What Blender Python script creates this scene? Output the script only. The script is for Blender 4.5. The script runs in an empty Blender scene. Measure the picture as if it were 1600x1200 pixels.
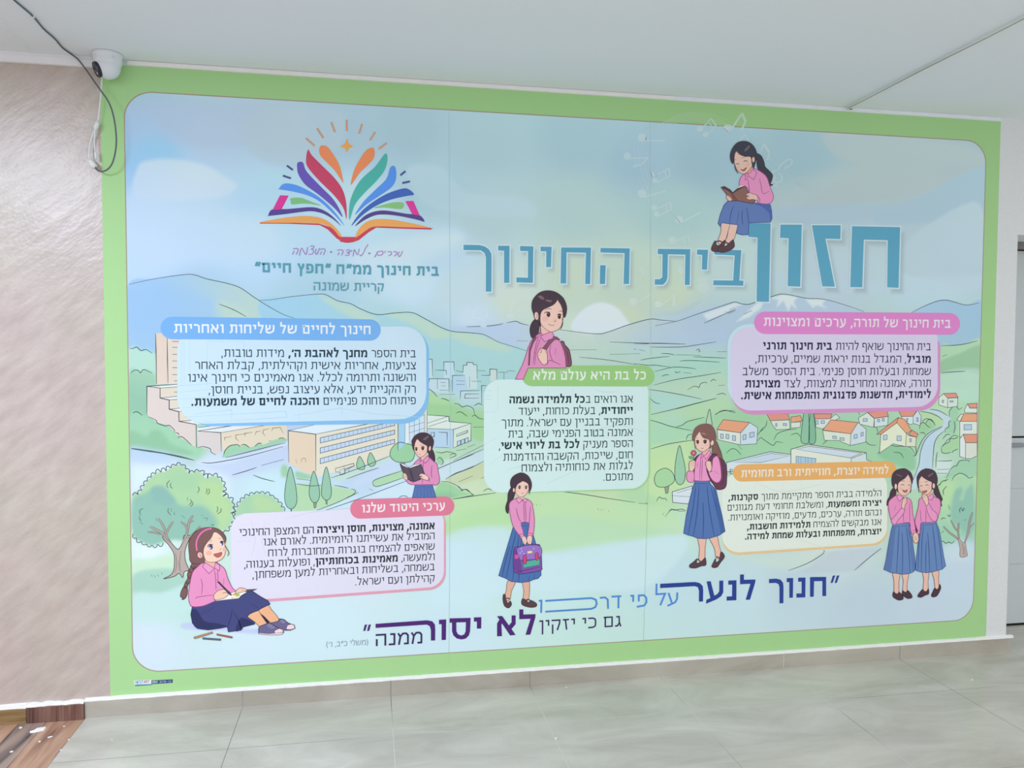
import bpy, bmesh, math, random
import numpy as np
from mathutils import Vector, Matrix
from mathutils.geometry import tessellate_polygon

SC = bpy.context.scene
COL = SC.collection

# ---------------------------------------------------------------- camera
CAM_LOC = np.array([-0.41701, -3.33179, 1.45611])
CAM_M = np.array([[0.9841154288, -0.1774780821, 0.0042840665],
                  [-0.0029155373, -0.0402855139, -0.9991839555],
                  [0.1775058379, 0.9832998565, -0.0401630398]])   # rows: right, down, forward
FOC = 1232.41
cam_d = bpy.data.cameras.new('camera')
cam_d.sensor_width = 36.0
cam_d.lens = FOC / 1600 * 36.0
cam_d.clip_start = 0.02
cam = bpy.data.objects.new('camera', cam_d)
COL.objects.link(cam)
mw = Matrix.Identity(4)
for i in range(3):
    mw[i][0] = CAM_M[0][i]; mw[i][1] = -CAM_M[1][i]; mw[i][2] = -CAM_M[2][i]; mw[i][3] = CAM_LOC[i]
cam.matrix_world = mw
SC.camera = cam

# ---------------------------------------------------------------- world, lights, exposure
SC.view_settings.view_transform = 'Standard'
SC.view_settings.look = 'None'
SC.view_settings.gamma = 1.0
SC.view_settings.exposure = 0.0
SC.view_settings.use_curve_mapping = False
wd = bpy.data.worlds.new('world'); SC.world = wd
wd.use_nodes = True
wd.node_tree.nodes['Background'].inputs[0].default_value = (0.985, 0.97, 1.0, 1)
wd.node_tree.nodes['Background'].inputs[1].default_value = 1.0


def area(name, loc, target, size, power, colr=(1, 1, 1), sy=None, spread=180):
    l = bpy.data.lights.new(name, 'AREA')
    l.shape = 'RECTANGLE'; l.size = size; l.size_y = sy or size
    l.energy = power; l.color = colr; l.spread = math.radians(spread)
    o = bpy.data.objects.new(name, l); COL.objects.link(o)
    o.location = loc
    o.rotation_euler = (Vector(target) - Vector(loc)).to_track_quat('-Z', 'Y').to_euler()
    return o


area('ceiling_panel_and_fill_light', (-2.35, -1.95, 2.56), (-2.35, -1.95, 0), 0.6, 75, (0.85, 0.93, 1.15))
area('ceiling_panel_and_fill_light', (0.1, -4.1, 2.56), (0.1, -4.1, 0), 0.6, 66, (1.0, 0.985, 0.97))
area('ceiling_panel_and_fill_light', (3.3, -3.3, 2.56), (3.3, -3.3, 0), 0.6, 30, (1.0, 0.985, 0.96))  # added fill lamp, brightens the right side of the wall

# ---------------------------------------------------------------- small helpers


def s2l(c):
    c = np.asarray(c, float)
    return np.where(c <= 0.04045, c / 12.92, ((c + 0.055) / 1.055) ** 2.4)


def hexlin(h):
    h = h.lstrip('#')
    return s2l(np.array([int(h[i:i + 2], 16) / 255 for i in (0, 2, 4)]))


def nodes(mat):
    mat.use_nodes = True
    nt = mat.node_tree
    return nt, nt.nodes, nt.links, nt.nodes['Principled BSDF']


def plain(name, col, rough=0.6, spec=0.3, metal=0.0, bump=0.0, bscale=60):
    m = bpy.data.materials.new(name)
    nt, N, L, b = nodes(m)
    c = hexlin(col) if isinstance(col, str) else col
    b.inputs['Base Color'].default_value = (*c, 1)
    b.inputs['Roughness'].default_value = rough
    b.inputs['Specular IOR Level'].default_value = spec
    b.inputs['Metallic'].default_value = metal
    if bump:
        n = N.new('ShaderNodeTexNoise'); n.inputs['Scale'].default_value = bscale
        tc = N.new('ShaderNodeTexCoord'); L.new(tc.outputs['Object'], n.inputs['Vector'])
        bp = N.new('ShaderNodeBump'); bp.inputs['Strength'].default_value = bump
        bp.inputs['Distance'].default_value = 0.01
        L.new(n.outputs[0], bp.inputs['Height']); L.new(bp.outputs[0], b.inputs['Normal'])
    return m


def ob(name, verts, faces, mat, parent=None, smooth=False, bevel=0.0):
    me = bpy.data.meshes.new(name)
    me.from_pydata([tuple(v) for v in verts], [], faces)
    me.update()
    if mat: me.materials.append(mat)
    if bevel or smooth:
        bm = bmesh.new(); bm.from_mesh(me)
        if bevel:
            bmesh.ops.bevel(bm, geom=bm.edges[:], offset=bevel, segments=2, affect='EDGES', profile=0.6)
        if smooth:
            for f in bm.faces: f.smooth = True
        bm.to_mesh(me); bm.free()
    o = bpy.data.objects.new(name, me)
    COL.objects.link(o)
    if parent: o.parent = parent
    return o


def boxvf(x0, x1, y0, y1, z0, z1):
    v = [(x, y, z) for x in (x0, x1) for y in (y0, y1) for z in (z0, z1)]
    f = [(0, 1, 3, 2), (4, 6, 7, 5), (0, 4, 5, 1), (2, 3, 7, 6), (0, 2, 6, 4), (1, 5, 7, 3)]
    return v, f


def box(name, b, mat, parent=None, bevel=0.0):
    v, f = boxvf(*b)
    return ob(name, v, f, mat, parent, bevel=bevel)


def catmull(p, n=6, closed=False):
    p = np.asarray(p, float)
    if len(p) < 3: return p
    m = len(p); out = []
    rng = range(m) if closed else range(m - 1)
    for i in rng:
        if closed: a, b, c, d = p[i - 1], p[i], p[(i + 1) % m], p[(i + 2) % m]
        else: a, b, c, d = p[max(i - 1, 0)], p[i], p[i + 1], p[min(i + 2, m - 1)]
        for k in range(n):
            t = k / n
            out.append(0.5 * (2 * b + (c - a) * t + (2 * a - 5 * b + 4 * c - d) * t * t + (3 * b - a - 3 * c + d) * t ** 3))
    if not closed: out.append(p[-1])
    return np.array(out)


def tube_vf(path, r, seg=10, cap=True):
    path = [Vector(p) for p in path]
    v, f = [], []
    up = Vector((0.31, 0.2, 0.93))
    for i, p in enumerate(path):
        d = (path[min(i + 1, len(path) - 1)] - path[max(i - 1, 0)]).normalized()
        a = d.cross(up)
        if a.length < 1e-4: a = d.cross(Vector((1, 0, 0)))
        a.normalize(); b = a.cross(d); up = b
        rr = r[i] if hasattr(r, '__len__') else r
        for k in range(seg):
            t = 2 * math.pi * k / seg
            v.append(p + a * math.cos(t) * rr + b * math.sin(t) * rr)
    for i in range(len(path) - 1):
        for k in range(seg):
            k2 = (k + 1) % seg
            f.append((i * seg + k, i * seg + k2, (i + 1) * seg + k2, (i + 1) * seg + k))
    if cap:
        f.append(tuple(range(seg - 1, -1, -1)))
        f.append(tuple((len(path) - 1) * seg + k for k in range(seg)))
    return v, f


def lathe_vf(prof, seg=40, M=Matrix.Identity(4)):
    v, f = [], []
    for r, z in prof:
        for k in range(seg):
            t = 2 * math.pi * k / seg
            v.append(M @ Vector((r * math.cos(t), r * math.sin(t), z)))
    for i in range(len(prof) - 1):
        for k in range(seg):
            k2 = (k + 1) % seg
            f.append((i * seg + k, i * seg + k2, (i + 1) * seg + k2, (i + 1) * seg + k))
    f.append(tuple(range(seg - 1, -1, -1)))
    f.append(tuple((len(prof) - 1) * seg + k for k in range(seg)))
    return v, f


def empty(name, loc):
    o = bpy.data.objects.new(name, None); COL.objects.link(o); o.location = loc
    o.empty_display_size = 0.05
    return o


def tag(o, label=None, cat=None, group=None, kind=None):
    if label: o['label'] = label
    if cat: o['category'] = cat
    if group: o['group'] = group
    if kind: o['kind'] = kind
    return o


def struct(o, label=None):
    o['kind'] = 'structure'
    if label: o['label'] = label
    return o


def to_wall(px, py):
    """photo pixel -> (x, z) on the plane of the wall, the surface the print is glued to"""
    px = np.asarray(px, float); py = np.asarray(py, float)
    d = (np.stack([(px - 800) / FOC, (py - 600) / FOC, np.ones_like(px)], -1)) @ CAM_M
    t = -CAM_LOC[1] / d[..., 1]
    return CAM_LOC[0] + t * d[..., 0], CAM_LOC[2] + t * d[..., 2]


def at_y(px, py, y):
    d = np.array([(px - 800) / FOC, (py - 600) / FOC, 1]) @ CAM_M
    t = (y - CAM_LOC[1]) / d[1]
    return tuple(CAM_LOC + t * d)


def at_z(px, py, z):
    d = np.array([(px - 800) / FOC, (py - 600) / FOC, 1]) @ CAM_M
    t = (z - CAM_LOC[2]) / d[2]
    return tuple(CAM_LOC + t * d)

# ================================================================ THE ROOM
CEIL = 2.585
X_END = 2.657      # free edge of the wall, the doorway starts here
DOOR_TOP = 2.032
MX0, MX1, MZ0, MZ1 = -1.44, 2.545, 0.078, 2.564    # the vinyl sheet


def mat_plaster_left():
    m = bpy.data.materials.new('brushed_pearl_plaster')
    nt, N, L, b = nodes(m)
    tc = N.new('ShaderNodeTexCoord')
    mr = N.new('ShaderNodeMapping'); mr.inputs['Rotation'].default_value = (0, math.radians(40), 0)
    mp = N.new('ShaderNodeMapping'); mp.inputs['Scale'].default_value = (2.6, 1, 9.0)
    L.new(tc.outputs['Object'], mr.inputs[0])
    n1 = N.new('ShaderNodeTexNoise'); n1.inputs['Scale'].default_value = 2.6; n1.inputs['Detail'].default_value = 7
    n1.inputs['Roughness'].default_value = 0.6
    n2 = N.new('ShaderNodeTexNoise'); n2.inputs['Scale'].default_value = 2.0; n2.inputs['Detail'].default_value = 3
    n3 = N.new('ShaderNodeTexNoise'); n3.inputs['Scale'].default_value = 70; n3.inputs['Detail'].default_value = 4
    L.new(mr.outputs[0], mp.inputs[0]); L.new(mp.outputs[0], n1.inputs['Vector'])
    L.new(tc.outputs['Object'], n2.inputs['Vector']); L.new(tc.outputs['Object'], n3.inputs['Vector'])
    r1 = N.new('ShaderNodeValToRGB')
    r1.color_ramp.elements[0].position = 0.3; r1.color_ramp.elements[1].position = 0.72
    r1.color_ramp.elements[0].color = (0.455, 0.395, 0.345, 1)
    r1.color_ramp.elements[1].color = (0.59, 0.53, 0.48, 1)
    r2 = N.new('ShaderNodeValToRGB')
    r2.color_ramp.elements[0].position = 0.35; r2.color_ramp.elements[1].position = 0.65
    r2.color_ramp.elements[0].color = (0.97, 1.0, 0.94, 1)
    r2.color_ramp.elements[1].color = (1.0, 0.955, 0.985, 1)
    L.new(n1.outputs[0], r1.inputs[0]); L.new(n2.outputs[0], r2.inputs[0])
    mx = N.new('ShaderNodeMix'); mx.data_type = 'RGBA'; mx.blend_type = 'MULTIPLY'; mx.inputs[0].default_value = 1
    L.new(r1.outputs[0], mx.inputs[6]); L.new(r2.outputs[0], mx.inputs[7])
    L.new(mx.outputs[2], b.inputs['Base Color'])
    b.inputs['Roughness'].default_value = 0.33
    b.inputs['Specular IOR Level'].default_value = 0.75
    ad = N.new('ShaderNodeMath'); ad.operation = 'MULTIPLY_ADD'; ad.inputs[1].default_value = 0.25
    L.new(n3.outputs[0], ad.inputs[0]); L.new(n1.outputs[0], ad.inputs[2])
    bp = N.new('ShaderNodeBump'); bp.inputs['Strength'].default_value = 0.24; bp.inputs['Distance'].default_value = 0.012
    L.new(ad.outputs[0], bp.inputs['Height']); L.new(bp.outputs[0], b.inputs['Normal'])
    return m


def mat_tile(gx, gy, size=0.6, grout=True, base=((0.475, 0.455, 0.395), (0.64, 0.625, 0.555)), rough=0.34):
    m = bpy.data.materials.new('stone_look_tile')
    nt, N, L, b = nodes(m)
    tc = N.new('ShaderNodeTexCoord')
    n1 = N.new('ShaderNodeTexNoise'); n1.inputs['Scale'].default_value = 2.6; n1.inputs['Detail'].default_value = 8
    n1.inputs['Roughness'].default_value = 0.62; n1.inputs['Distortion'].default_value = 0.8
    mp = N.new('ShaderNodeMapping'); mp.inputs['Scale'].default_value = (0.7, 1.9, 1.6)
    L.new(tc.outputs['Object'], mp.inputs[0]); L.new(mp.outputs[0], n1.inputs['Vector'])
    r1 = N.new('ShaderNodeValToRGB')
    r1.color_ramp.elements[0].position = 0.36; r1.color_ramp.elements[1].position = 0.66
    r1.color_ramp.elements[0].color = (*base[0], 1); r1.color_ramp.elements[1].color = (*base[1], 1)
    L.new(n1.outputs[0], r1.inputs[0])
    col = r1.outputs[0]
    sx = N.new('ShaderNodeSeparateXYZ'); L.new(tc.outputs['Object'], sx.inputs[0])

    def joint(sock, off, w):
        a = N.new('ShaderNodeMath'); a.operation = 'ADD'; a.inputs[1].default_value = -off + 60 * size + size / 2
        L.new(sock, a.inputs[0])
        d = N.new('ShaderNodeMath'); d.operation = 'MODULO'; d.inputs[1].default_value = size
        L.new(a.outputs[0], d.inputs[0])
        s = N.new('ShaderNodeMath'); s.operation = 'SUBTRACT'; s.inputs[1].default_value = size / 2
        L.new(d.outputs[0], s.inputs[0])
        ab = N.new('ShaderNodeMath'); ab.operation = 'ABSOLUTE'; L.new(s.outputs[0], ab.inputs[0])
        lt = N.new('ShaderNodeMath'); lt.operation = 'LESS_THAN'; lt.inputs[1].default_value = w
        L.new(ab.outputs[0], lt.inputs[0])
        return lt.outputs[0]
    jx = joint(sx.outputs[0], gx, 0.0014)
    if grout:
        jy = joint(sx.outputs[1], gy, 0.0013)
        mxm = N.new('ShaderNodeMath'); mxm.operation = 'MAXIMUM'; L.new(jx, mxm.inputs[0]); L.new(jy, mxm.inputs[1])
        fac = mxm.outputs[0]
    else:
        fac = jx
    # the grout is worn: dark in places, pale plaster-filled in others
    n2 = N.new('ShaderNodeTexNoise'); n2.inputs['Scale'].default_value = 1.1; L.new(tc.outputs['Object'], n2.inputs['Vector'])
    rg = N.new('ShaderNodeValToRGB')
    rg.color_ramp.elements[0].position = 0.47; rg.color_ramp.elements[1].position = 0.56
    rg.color_ramp.elements[0].color = (0.20, 0.20, 0.185, 1); rg.color_ramp.elements[1].color = (0.62, 0.62, 0.58, 1)
    L.new(n2.outputs[0], rg.inputs[0])
    mx = N.new('ShaderNodeMix'); mx.data_type = 'RGBA'
    L.new(fac, mx.inputs[0]); L.new(col, mx.inputs[6]); L.new(rg.outputs[0], mx.inputs[7])
    L.new(mx.outputs[2], b.inputs['Base Color'])
    b.inputs['Roughness'].default_value = rough
    b.inputs['Specular IOR Level'].default_value = 0.4
    return m


def mat_wood(name, c0, c1, c2, rot=0.0, scale=(1, 1, 1), stripe=16):
    m = bpy.data.materials.new(name)
    nt, N, L, b = nodes(m)
    tc = N.new('ShaderNodeTexCoord')
    mp = N.new('ShaderNodeMapping'); mp.inputs['Scale'].default_value = scale
    mp.inputs['Rotation'].default_value = (0, 0, rot)
    L.new(tc.outputs['Object'], mp.inputs[0])
    n1 = N.new('ShaderNodeTexNoise'); n1.inputs['Scale'].default_value = stripe; n1.inputs['Detail'].default_value = 6
    n1.inputs['Distortion'].default_value = 0.5
    L.new(mp.outputs[0], n1.inputs['Vector'])
    r = N.new('ShaderNodeValToRGB')
    r.color_ramp.elements[0].position = 0.28; r.color_ramp.elements[1].position = 0.75
    r.color_ramp.elements[0].color = (*c0, 1); r.color_ramp.elements[1].color = (*c2, 1)
    e = r.color_ramp.elements.new(0.5); e.color = (*c1, 1)
    L.new(n1.outputs[0], r.inputs[0]); L.new(r.outputs[0], b.inputs['Base Color'])
    b.inputs['Roughness'].default_value = 0.4
    return m


M_CEIL = plain('ceiling_paint', (0.84, 0.895, 0.94), 0.85, 0.2, bump=0.06, bscale=25)
M_WHITE_WALL = plain('white_wall_paint', (0.80, 0.83, 0.85), 0.7, 0.25, bump=0.5, bscale=160)
M_CAULK = plain('white_filler', (0.90, 0.91, 0.90), 0.8, 0.2, bump=0.3, bscale=90)
M_TRUNK = plain('white_plastic_trunking', (0.84, 0.85, 0.88), 0.4, 0.4)
M_LEFT = mat_plaster_left()
M_TILE = mat_tile(-0.933, -0.36)
M_SKIRT = mat_tile(-0.933, 0, grout=False, base=((0.38, 0.35, 0.295), (0.50, 0.475, 0.41)))

# floor: stone-look tiles, with wood-look planks at the left
XW = -1.529
v, f = boxvf(XW, 6.0, -6.5, 0.0, -0.1, 0.0)
struct(ob('floor', v, f, M_TILE), 'greige stone-look floor tiles with thin joints')
v, f = boxvf(X_END, 6.0, 0.0, 1.2, -0.1, 0.0)
struct(ob('floor', v, f, mat_tile(-0.933, 0.24)), 'tiled floor inside the doorway at the right')
M_PLANK_A = mat_wood('wood_look_plank_orange', (0.17, 0.09, 0.065), (0.46, 0.27, 0.18), (0.62, 0.42, 0.29), 0, (1, 0.10, 1), 26)
M_PLANK_B = mat_wood('wood_look_plank_grey', (0.07, 0.055, 0.06), (0.36, 0.27, 0.22), (0.54, 0.40, 0.29), 0, (1, 0.13, 1), 20)
pl = [(-1.667, XW - 0.0015, M_PLANK_A), (-1.7685, -1.6685, M_PLANK_B), (-2.1, -1.770, M_PLANK_A), (-6.0, -2.1015, M_PLANK_B)]
for a, c, m in pl:
    v, f = boxvf(a, c, -6.5, 0.0, -0.1, 0.0)
    struct(ob('floor', v, f, m), 'wood-look floor plank at the left')
# ceiling
v, f = boxvf(-6.0, 6.0, -6.5, 1.2, CEIL, CEIL + 0.12)
struct(ob('ceiling', v, f, M_CEIL), 'white painted ceiling')
# wall that carries the mural: pearl plaster left of the print, white paint around and right of it
v, f = boxvf(-6.0, MX0 + 0.01, 0.0, 0.2, 0, CEIL)
struct(ob('wall_left', v, f, M_LEFT), 'pinkish beige brushed plaster wall left of the mural')
v, f = boxvf(MX0 + 0.01, X_END, 0.0, 0.2, 0, CEIL)
struct(ob('wall_back', v, f, M_WHITE_WALL), 'white painted wall behind and right of the mural')
v, f = boxvf(X_END, 6.0, 0.0, 0.2, DOOR_TOP, CEIL)
struct(ob('wall_back', v, f, M_WHITE_WALL), 'white wall above the doorway')
v, f = boxvf(3.75, 6.0, 0.0, 0.2, 0, DOOR_TOP)
struct(ob('wall_right', v, f, M_WHITE_WALL), 'white wall right of the doorway')
v, f = boxvf(1.2, 6.0, 0.36, 0.5, 0, CEIL)
struct(ob('wall_back', v, f, M_WHITE_WALL), 'white wall inside the doorway')

# skirting: grey-beige tile strip, wood-look pieces at the far left, each topped by a line of white filler
v, f = boxvf(-1.531, 2.668, -0.013, 0.0, 0.0, 0.066)
struct(ob('baseboard_back', v, f, M_SKIRT), 'grey-beige tile skirting under the mural')
M_WB = mat_wood('dark_wood_skirting', (0.07, 0.03, 0.022), (0.17, 0.085, 0.065), (0.27, 0.16, 0.12), 0, (1, 1, 0.05), 60)
M_WB2 = mat_wood('ochre_wood_skirting', (0.12, 0.075, 0.025), (0.27, 0.18, 0.075), (0.36, 0.25, 0.12), 0, (0.06, 1, 1), 55)
v, f = boxvf(-1.738, -1.5325, -0.024, 0.0, 0.0, 0.062)
struct(ob('baseboard_left', v, f, M_WB, bevel=0.0012), 'dark brown wood-look skirting piece')
v, f = boxvf(-6.0, -1.741, -0.020, 0.0, 0.0, 0.058)
struct(ob('baseboard_left', v, f, M_WB2, bevel=0.0012), 'ochre wood-look skirting at the far left')


def ragged(x0, x1, zb, zt, dz, y, n, seed, mat, name, label):
    rnd = random.Random(seed)
    xs = np.linspace(x0, x1, n); v, f = [], []
    for i, x in enumerate(xs):
        t = zt + rnd.uniform(-dz, dz); b0 = zb
        yy = y * rnd.uniform(0.75, 1.1)
        v += [(x, 0.001, b0), (x, -yy, b0), (x, -yy * 0.85, t - 0.003), (x, 0.001, t)]
        if i:
            k = 4 * i
            for q in range(4):
                f.append((k - 4 + q, k - 4 + (q + 1) % 4, k + (q + 1) % 4, k + q))
    f += [(0, 1, 2, 3), (4 * n - 1, 4 * n - 2, 4 * n - 3, 4 * n - 4)]
    return struct(ob(name, v, f, mat), label)


ragged(-1.5315, 2.69, 0.066, 0.0782, 0.0009, 0.0125, 150, 3, M_CAULK, 'trim_1', 'white filler line along the top of the skirting')
ragged(-1.74, -1.533, 0.0622, 0.0735, 0.003, 0.020, 14, 5, M_CAULK, 'trim_2', 'broken white filler over the dark wood skirting')
ragged(-3.2, -1.741, 0.0582, 0.073, 0.0015, 0.018, 40, 6, M_CAULK, 'trim_3', 'white filler over the ochre skirting')
ragged(-1.34, 0.9, 2.566, CEIL - 0.0005, 0.0, 0.006, 90, 8, M_CAULK, 'trim_4', 'white filler between the mural and the ceiling')
ragged(0.9, 2.545, 2.566, CEIL - 0.0005, 0.0, 0.004, 60, 9, M_CEIL, 'trim_6', 'painted filler between the mural and the ceiling')
# faint ridge of an old painted-over cable on the ceiling
v, f = tube_vf(catmull([(-1.70, -0.45, CEIL), (-1.664, -0.30, CEIL), (-1.675, -0.2, CEIL), (-1.668, -0.12, CEIL), (-1.676, 0.0, CEIL)], 5), 0.0035, 8)
struct(ob('trim_5', v, f, M_CEIL, smooth=True), 'painted-over cable ridge on the ceiling')

# the door in the right-hand opening
M_DOOR = plain('door_paint', (0.60, 0.655, 0.675), 0.45, 0.4)
M_DOOR_DK = plain('door_shadow_gap', (0.02, 0.022, 0.022), 0.8, 0.1)
M_FRAME = plain('door_frame_paint', (0.30, 0.285, 0.265), 0.6, 0.3)
M_FRAME2 = plain('door_frame_pale', (0.52, 0.55, 0.53), 0.6, 0.3)
DY = 0.305
v, f = [], []


def addbox(v, f, b):
    bv, bf = boxvf(*b); k = len(v)
    v += bv; f += [tuple(i + k for i in q) for q in bf]


zs = [0.012, 0.3345, 0.742, 1.012]
for a, c in zip(zs[:-1], zs[1:]):
    addbox(v, f, (2.60, 3.70, DY, DY + 0.04, a + 0.0016, c - 0.0016))
addbox(v, f, (2.60, 3.70, DY, DY + 0.04, 1.0225, 2.00))
addbox(v, f, (2.60, 3.70, DY + 0.003, DY + 0.039, 0.012, 1.012))
door = ob('door_1', v, f, M_DOOR)
struct(door, 'pale grey door with grooved panels in the right opening')
box('panel_gap', (2.60, 3.70, DY + 0.004, DY + 0.038, 1.012, 1.0225), M_DOOR_DK, door)['label'] = 'dark horizontal gap across the door'
box('bottom_gap_shade', (2.60, 3.70, DY + 0.002, DY + 0.038, 0.0, 0.012), M_DOOR_DK, door)['label'] = 'dark gap under the door, its shade put in as black'  # black box stands in for the shade in the gap below the door
M_HANDLE = plain('grey_handle', (0.27, 0.30, 0.33), 0.35, 0.5, 0.4)
h = box('door_handle', (2.90, 3.005, DY - 0.022, DY, 0.966, 0.985), M_HANDLE, door, bevel=0.004)
h['label'] = 'small grey handle below the gap'
v, f = [], []
addbox(v, f, (2.60, 3.72, 0.24, 0.36, 2.008, 2.05)); addbox(v, f, (2.60, 3.72, 0.235, 0.30, 2.10, 2.14))
fr = ob('door_frame', v, f, M_FRAME, door); fr['label'] = 'brownish head of the door frame'
box('frame_head', (2.60, 3.72, 0.25, 0.36, 2.05, 2.10), M_FRAME2, door)

# ================================================================ LOOSE THINGS ON WALL, CEILING AND FLOOR
# white cable trunking along the top of the left wall
t = empty('cable_trunking', (-1.9, 0, 2.56))
tag(t, 'white plastic cable trunking along the top of the plaster wall', 'cable trunking')


def sub(o, root):
    o.parent = root; o.matrix_parent_inverse = Matrix.Translation(-Vector(root.location)); return o


sub(box('trunking_body', (-3.4, -1.432, -0.016, 0.0, 2.545, CEIL), M_TRUNK, bevel=0.0015), t)
sub(box('trunking_lid', (-3.4, -1.434, -0.0195, -0.0155, 2.547, 2.572), M_TRUNK, bevel=0.001), t)
# white trunking across the ceiling at the right, a thin wire lying in it
t = empty('cable_trunking', (1.74, -0.5, CEIL))
tag(t, 'thin white cable trunking crossing the ceiling at the right', 'cable trunking')
sub(box('trunking_body', (1.731, 1.757, -3.0, -0.012, CEIL - 0.014, CEIL), plain('old_trunking', (0.84, 0.87, 0.86), 0.5, 0.3), bevel=0.001), t)
v, f = tube_vf([(1.728, y, CEIL - 0.0125 + 0.002 * math.sin(y * 9)) for y in np.linspace(-3.0, -0.02, 30)], 0.0011, 6)
sub(ob('wire', v, f, plain('wire_grey', (0.25, 0.25, 0.235), 0.6), smooth=True), t)['label'] = 'thin dark wire along the edge of the trunking'
v, f = lathe_vf([(0.010, 0), (0.0105, 0.004), (0.0075, 0.005), (0.007, 0.001)], 14, Matrix.Translation((1.744, -0.020, CEIL - 0.0075)) @ Matrix.Rotation(math.radians(90), 4, 'X'))
sub(ob('trunking_end', v, f, plain('trunking_mouth', (0.10, 0.09, 0.06), 0.8), smooth=True), t)['label'] = 'dark open end of the trunking'

# ---- security camera (turret type) under the ceiling at the mural's upper left corner
M_CAMW = plain('camera_white_plastic', (0.74, 0.79, 0.84), 0.35, 0.45)
M_CAMB = plain('camera_black_glass', (0.045, 0.05, 0.085), 0.12, 0.6)
M_CAMR = plain('camera_lens_ring', (0.012, 0.013, 0.02), 0.3, 0.5)
cx, cy = -1.396, -0.0548
CK = 0.84
sc_ = empty('security_camera', (cx, cy, CEIL))
tag(sc_, 'white turret security camera under the ceiling at the corner of the mural', 'security camera')
KM = Matrix.Translation((cx, cy, CEIL)) @ Matrix.Scale(CK, 4)
v, f = lathe_vf([(0.060, 0.0), (0.064, -0.004), (0.0635, -0.012), (0.061, -0.016), (0.0605, -0.035), (0.057, -0.050), (0.050, -0.058), (0.046, -0.058)], 48, KM)
sub(ob('base_ring', v, f, M_CAMW, smooth=True), sc_)
prof = [(0.0535 * math.sin(a) + 1e-5, 0.0535 * math.cos(a)) for a in np.linspace(0.02, math.pi - 0.02, 22)]
BM = KM @ Matrix.Translation((0.001, -0.001, -0.060))
dirv = Vector((-0.80, -0.42, -0.40)).normalized()
R = dirv.to_track_quat('Z', 'Y').to_matrix().to_4x4()
v, f = lathe_vf(prof, 40, BM)
ball = sub(ob('camera_ball', v, f, M_CAMW, smooth=True), sc_)
v, f = lathe_vf([(0.0335, 0.038), (0.0350, 0.0475), (0.0335, 0.0545), (0.0305, 0.0550), (0.0295, 0.0535)], 36, BM @ R)
b2 = sub(ob('lens_ring', v, f, M_CAMR, smooth=True), sc_); b2['label'] = 'black rim of the lens window'
v, f = lathe_vf([(0.0302, 0.0500), (0.0298, 0.0540), (0.015, 0.0556), (0.0001, 0.0560)], 36, BM @ R)
b3 = sub(ob('lens_window', v, f, M_CAMB, smooth=True), sc_); b3['label'] = 'dark glass lens window'
for (u, w, r_, nm, mt) in ((0.0, 0.008, 0.009, 'lens', M_CAMR), (0.004, -0.017, 0.0055, 'infrared_lamp', plain('pale_led', (0.45, 0.5, 0.6), 0.2))):
    v, f = lathe_vf([(r_, 0.0535), (r_, 0.0565), (r_ * 0.6, 0.0572), (0.0001, 0.0566)], 18, BM @ R @ Matrix.Translation((u, w, 0)))
    o = ob(nm, v, f, mt, smooth=True); o.parent = b3
# two small screw bosses on the housing
for a in (-2.2, -0.9):
    v, f = lathe_vf([(0.006, 0.0), (0.006, 0.006), (0.003, 0.0075)], 12, KM @ Matrix.Translation((0.058 * math.cos(a), 0.058 * math.sin(a), -0.030)) @ Matrix.Rotation(a, 4, 'Z') @ Matrix.Rotation(math.radians(90), 4, 'Y'))
    sub(ob('screw_boss', v, f, M_CAMW, smooth=True), sc_)
# its white pigtail with two connectors


def wp(px, py, y): return at_y(px, py, y)


M_PIG = plain('white_cable', (0.80, 0.82, 0.82), 0.45)
pts = catmull([wp(163, 100, -0.05), wp(160, 112, -0.04), wp(158.5, 135, -0.028), wp(156, 165, -0.022), wp(153, 190, -0.02), wp(151, 198, -0.02)], 6)
v, f = tube_vf(pts, 0.0030, 8)
pig = sub(ob('pigtail_cable', v, f, M_PIG, smooth=True), sc_); pig['label'] = 'white pigtail cable hanging from the camera'


def subpart(nm, v, f, m, lab=None):
    o = ob(nm, v, f, m, smooth=True); o.parent = pig
    if lab: o['label'] = lab
    return o


v, f = tube_vf([wp(152.5, 189, -0.021), wp(152, 193, -0.021), wp(150, 199, -0.021), wp(148.5, 204, -0.021)], [0.004, 0.0085, 0.0088, 0.0045], 12)
subpart('cable_splitter', v, f, M_PIG)
v, f = tube_vf(catmull([wp(148, 202, -0.02), wp(143, 216, -0.022), wp(139.5, 232, -0.023), wp(139.5, 247, -0.024), wp(141.5, 252, -0.024)], 6), 0.0027, 8)
subpart('cable_branch', v, f, M_PIG)
v, f = tube_vf(catmull([wp(149, 202, -0.02), wp(147.5, 220, -0.024), wp(149, 238, -0.024)], 6), 0.0022, 8)
subpart('cable_branch', v, f, M_PIG)
v, f = tube_vf([wp(149, 236, -0.024), wp(149.4, 240, -0.024), wp(150, 249, -0.024)], [0.0030, 0.0048, 0.0048], 12)
subpart('power_plug', v, f, M_PIG)
v, f = tube_vf([wp(140.2, 249, -0.024), wp(141.5, 252, -0.024), wp(145.5, 257.5, -0.024), wp(149.5, 261.5, -0.024)], [0.005, 0.0095, 0.0115, 0.0105], 14)
subpart('network_socket', v, f, M_PIG)
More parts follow.
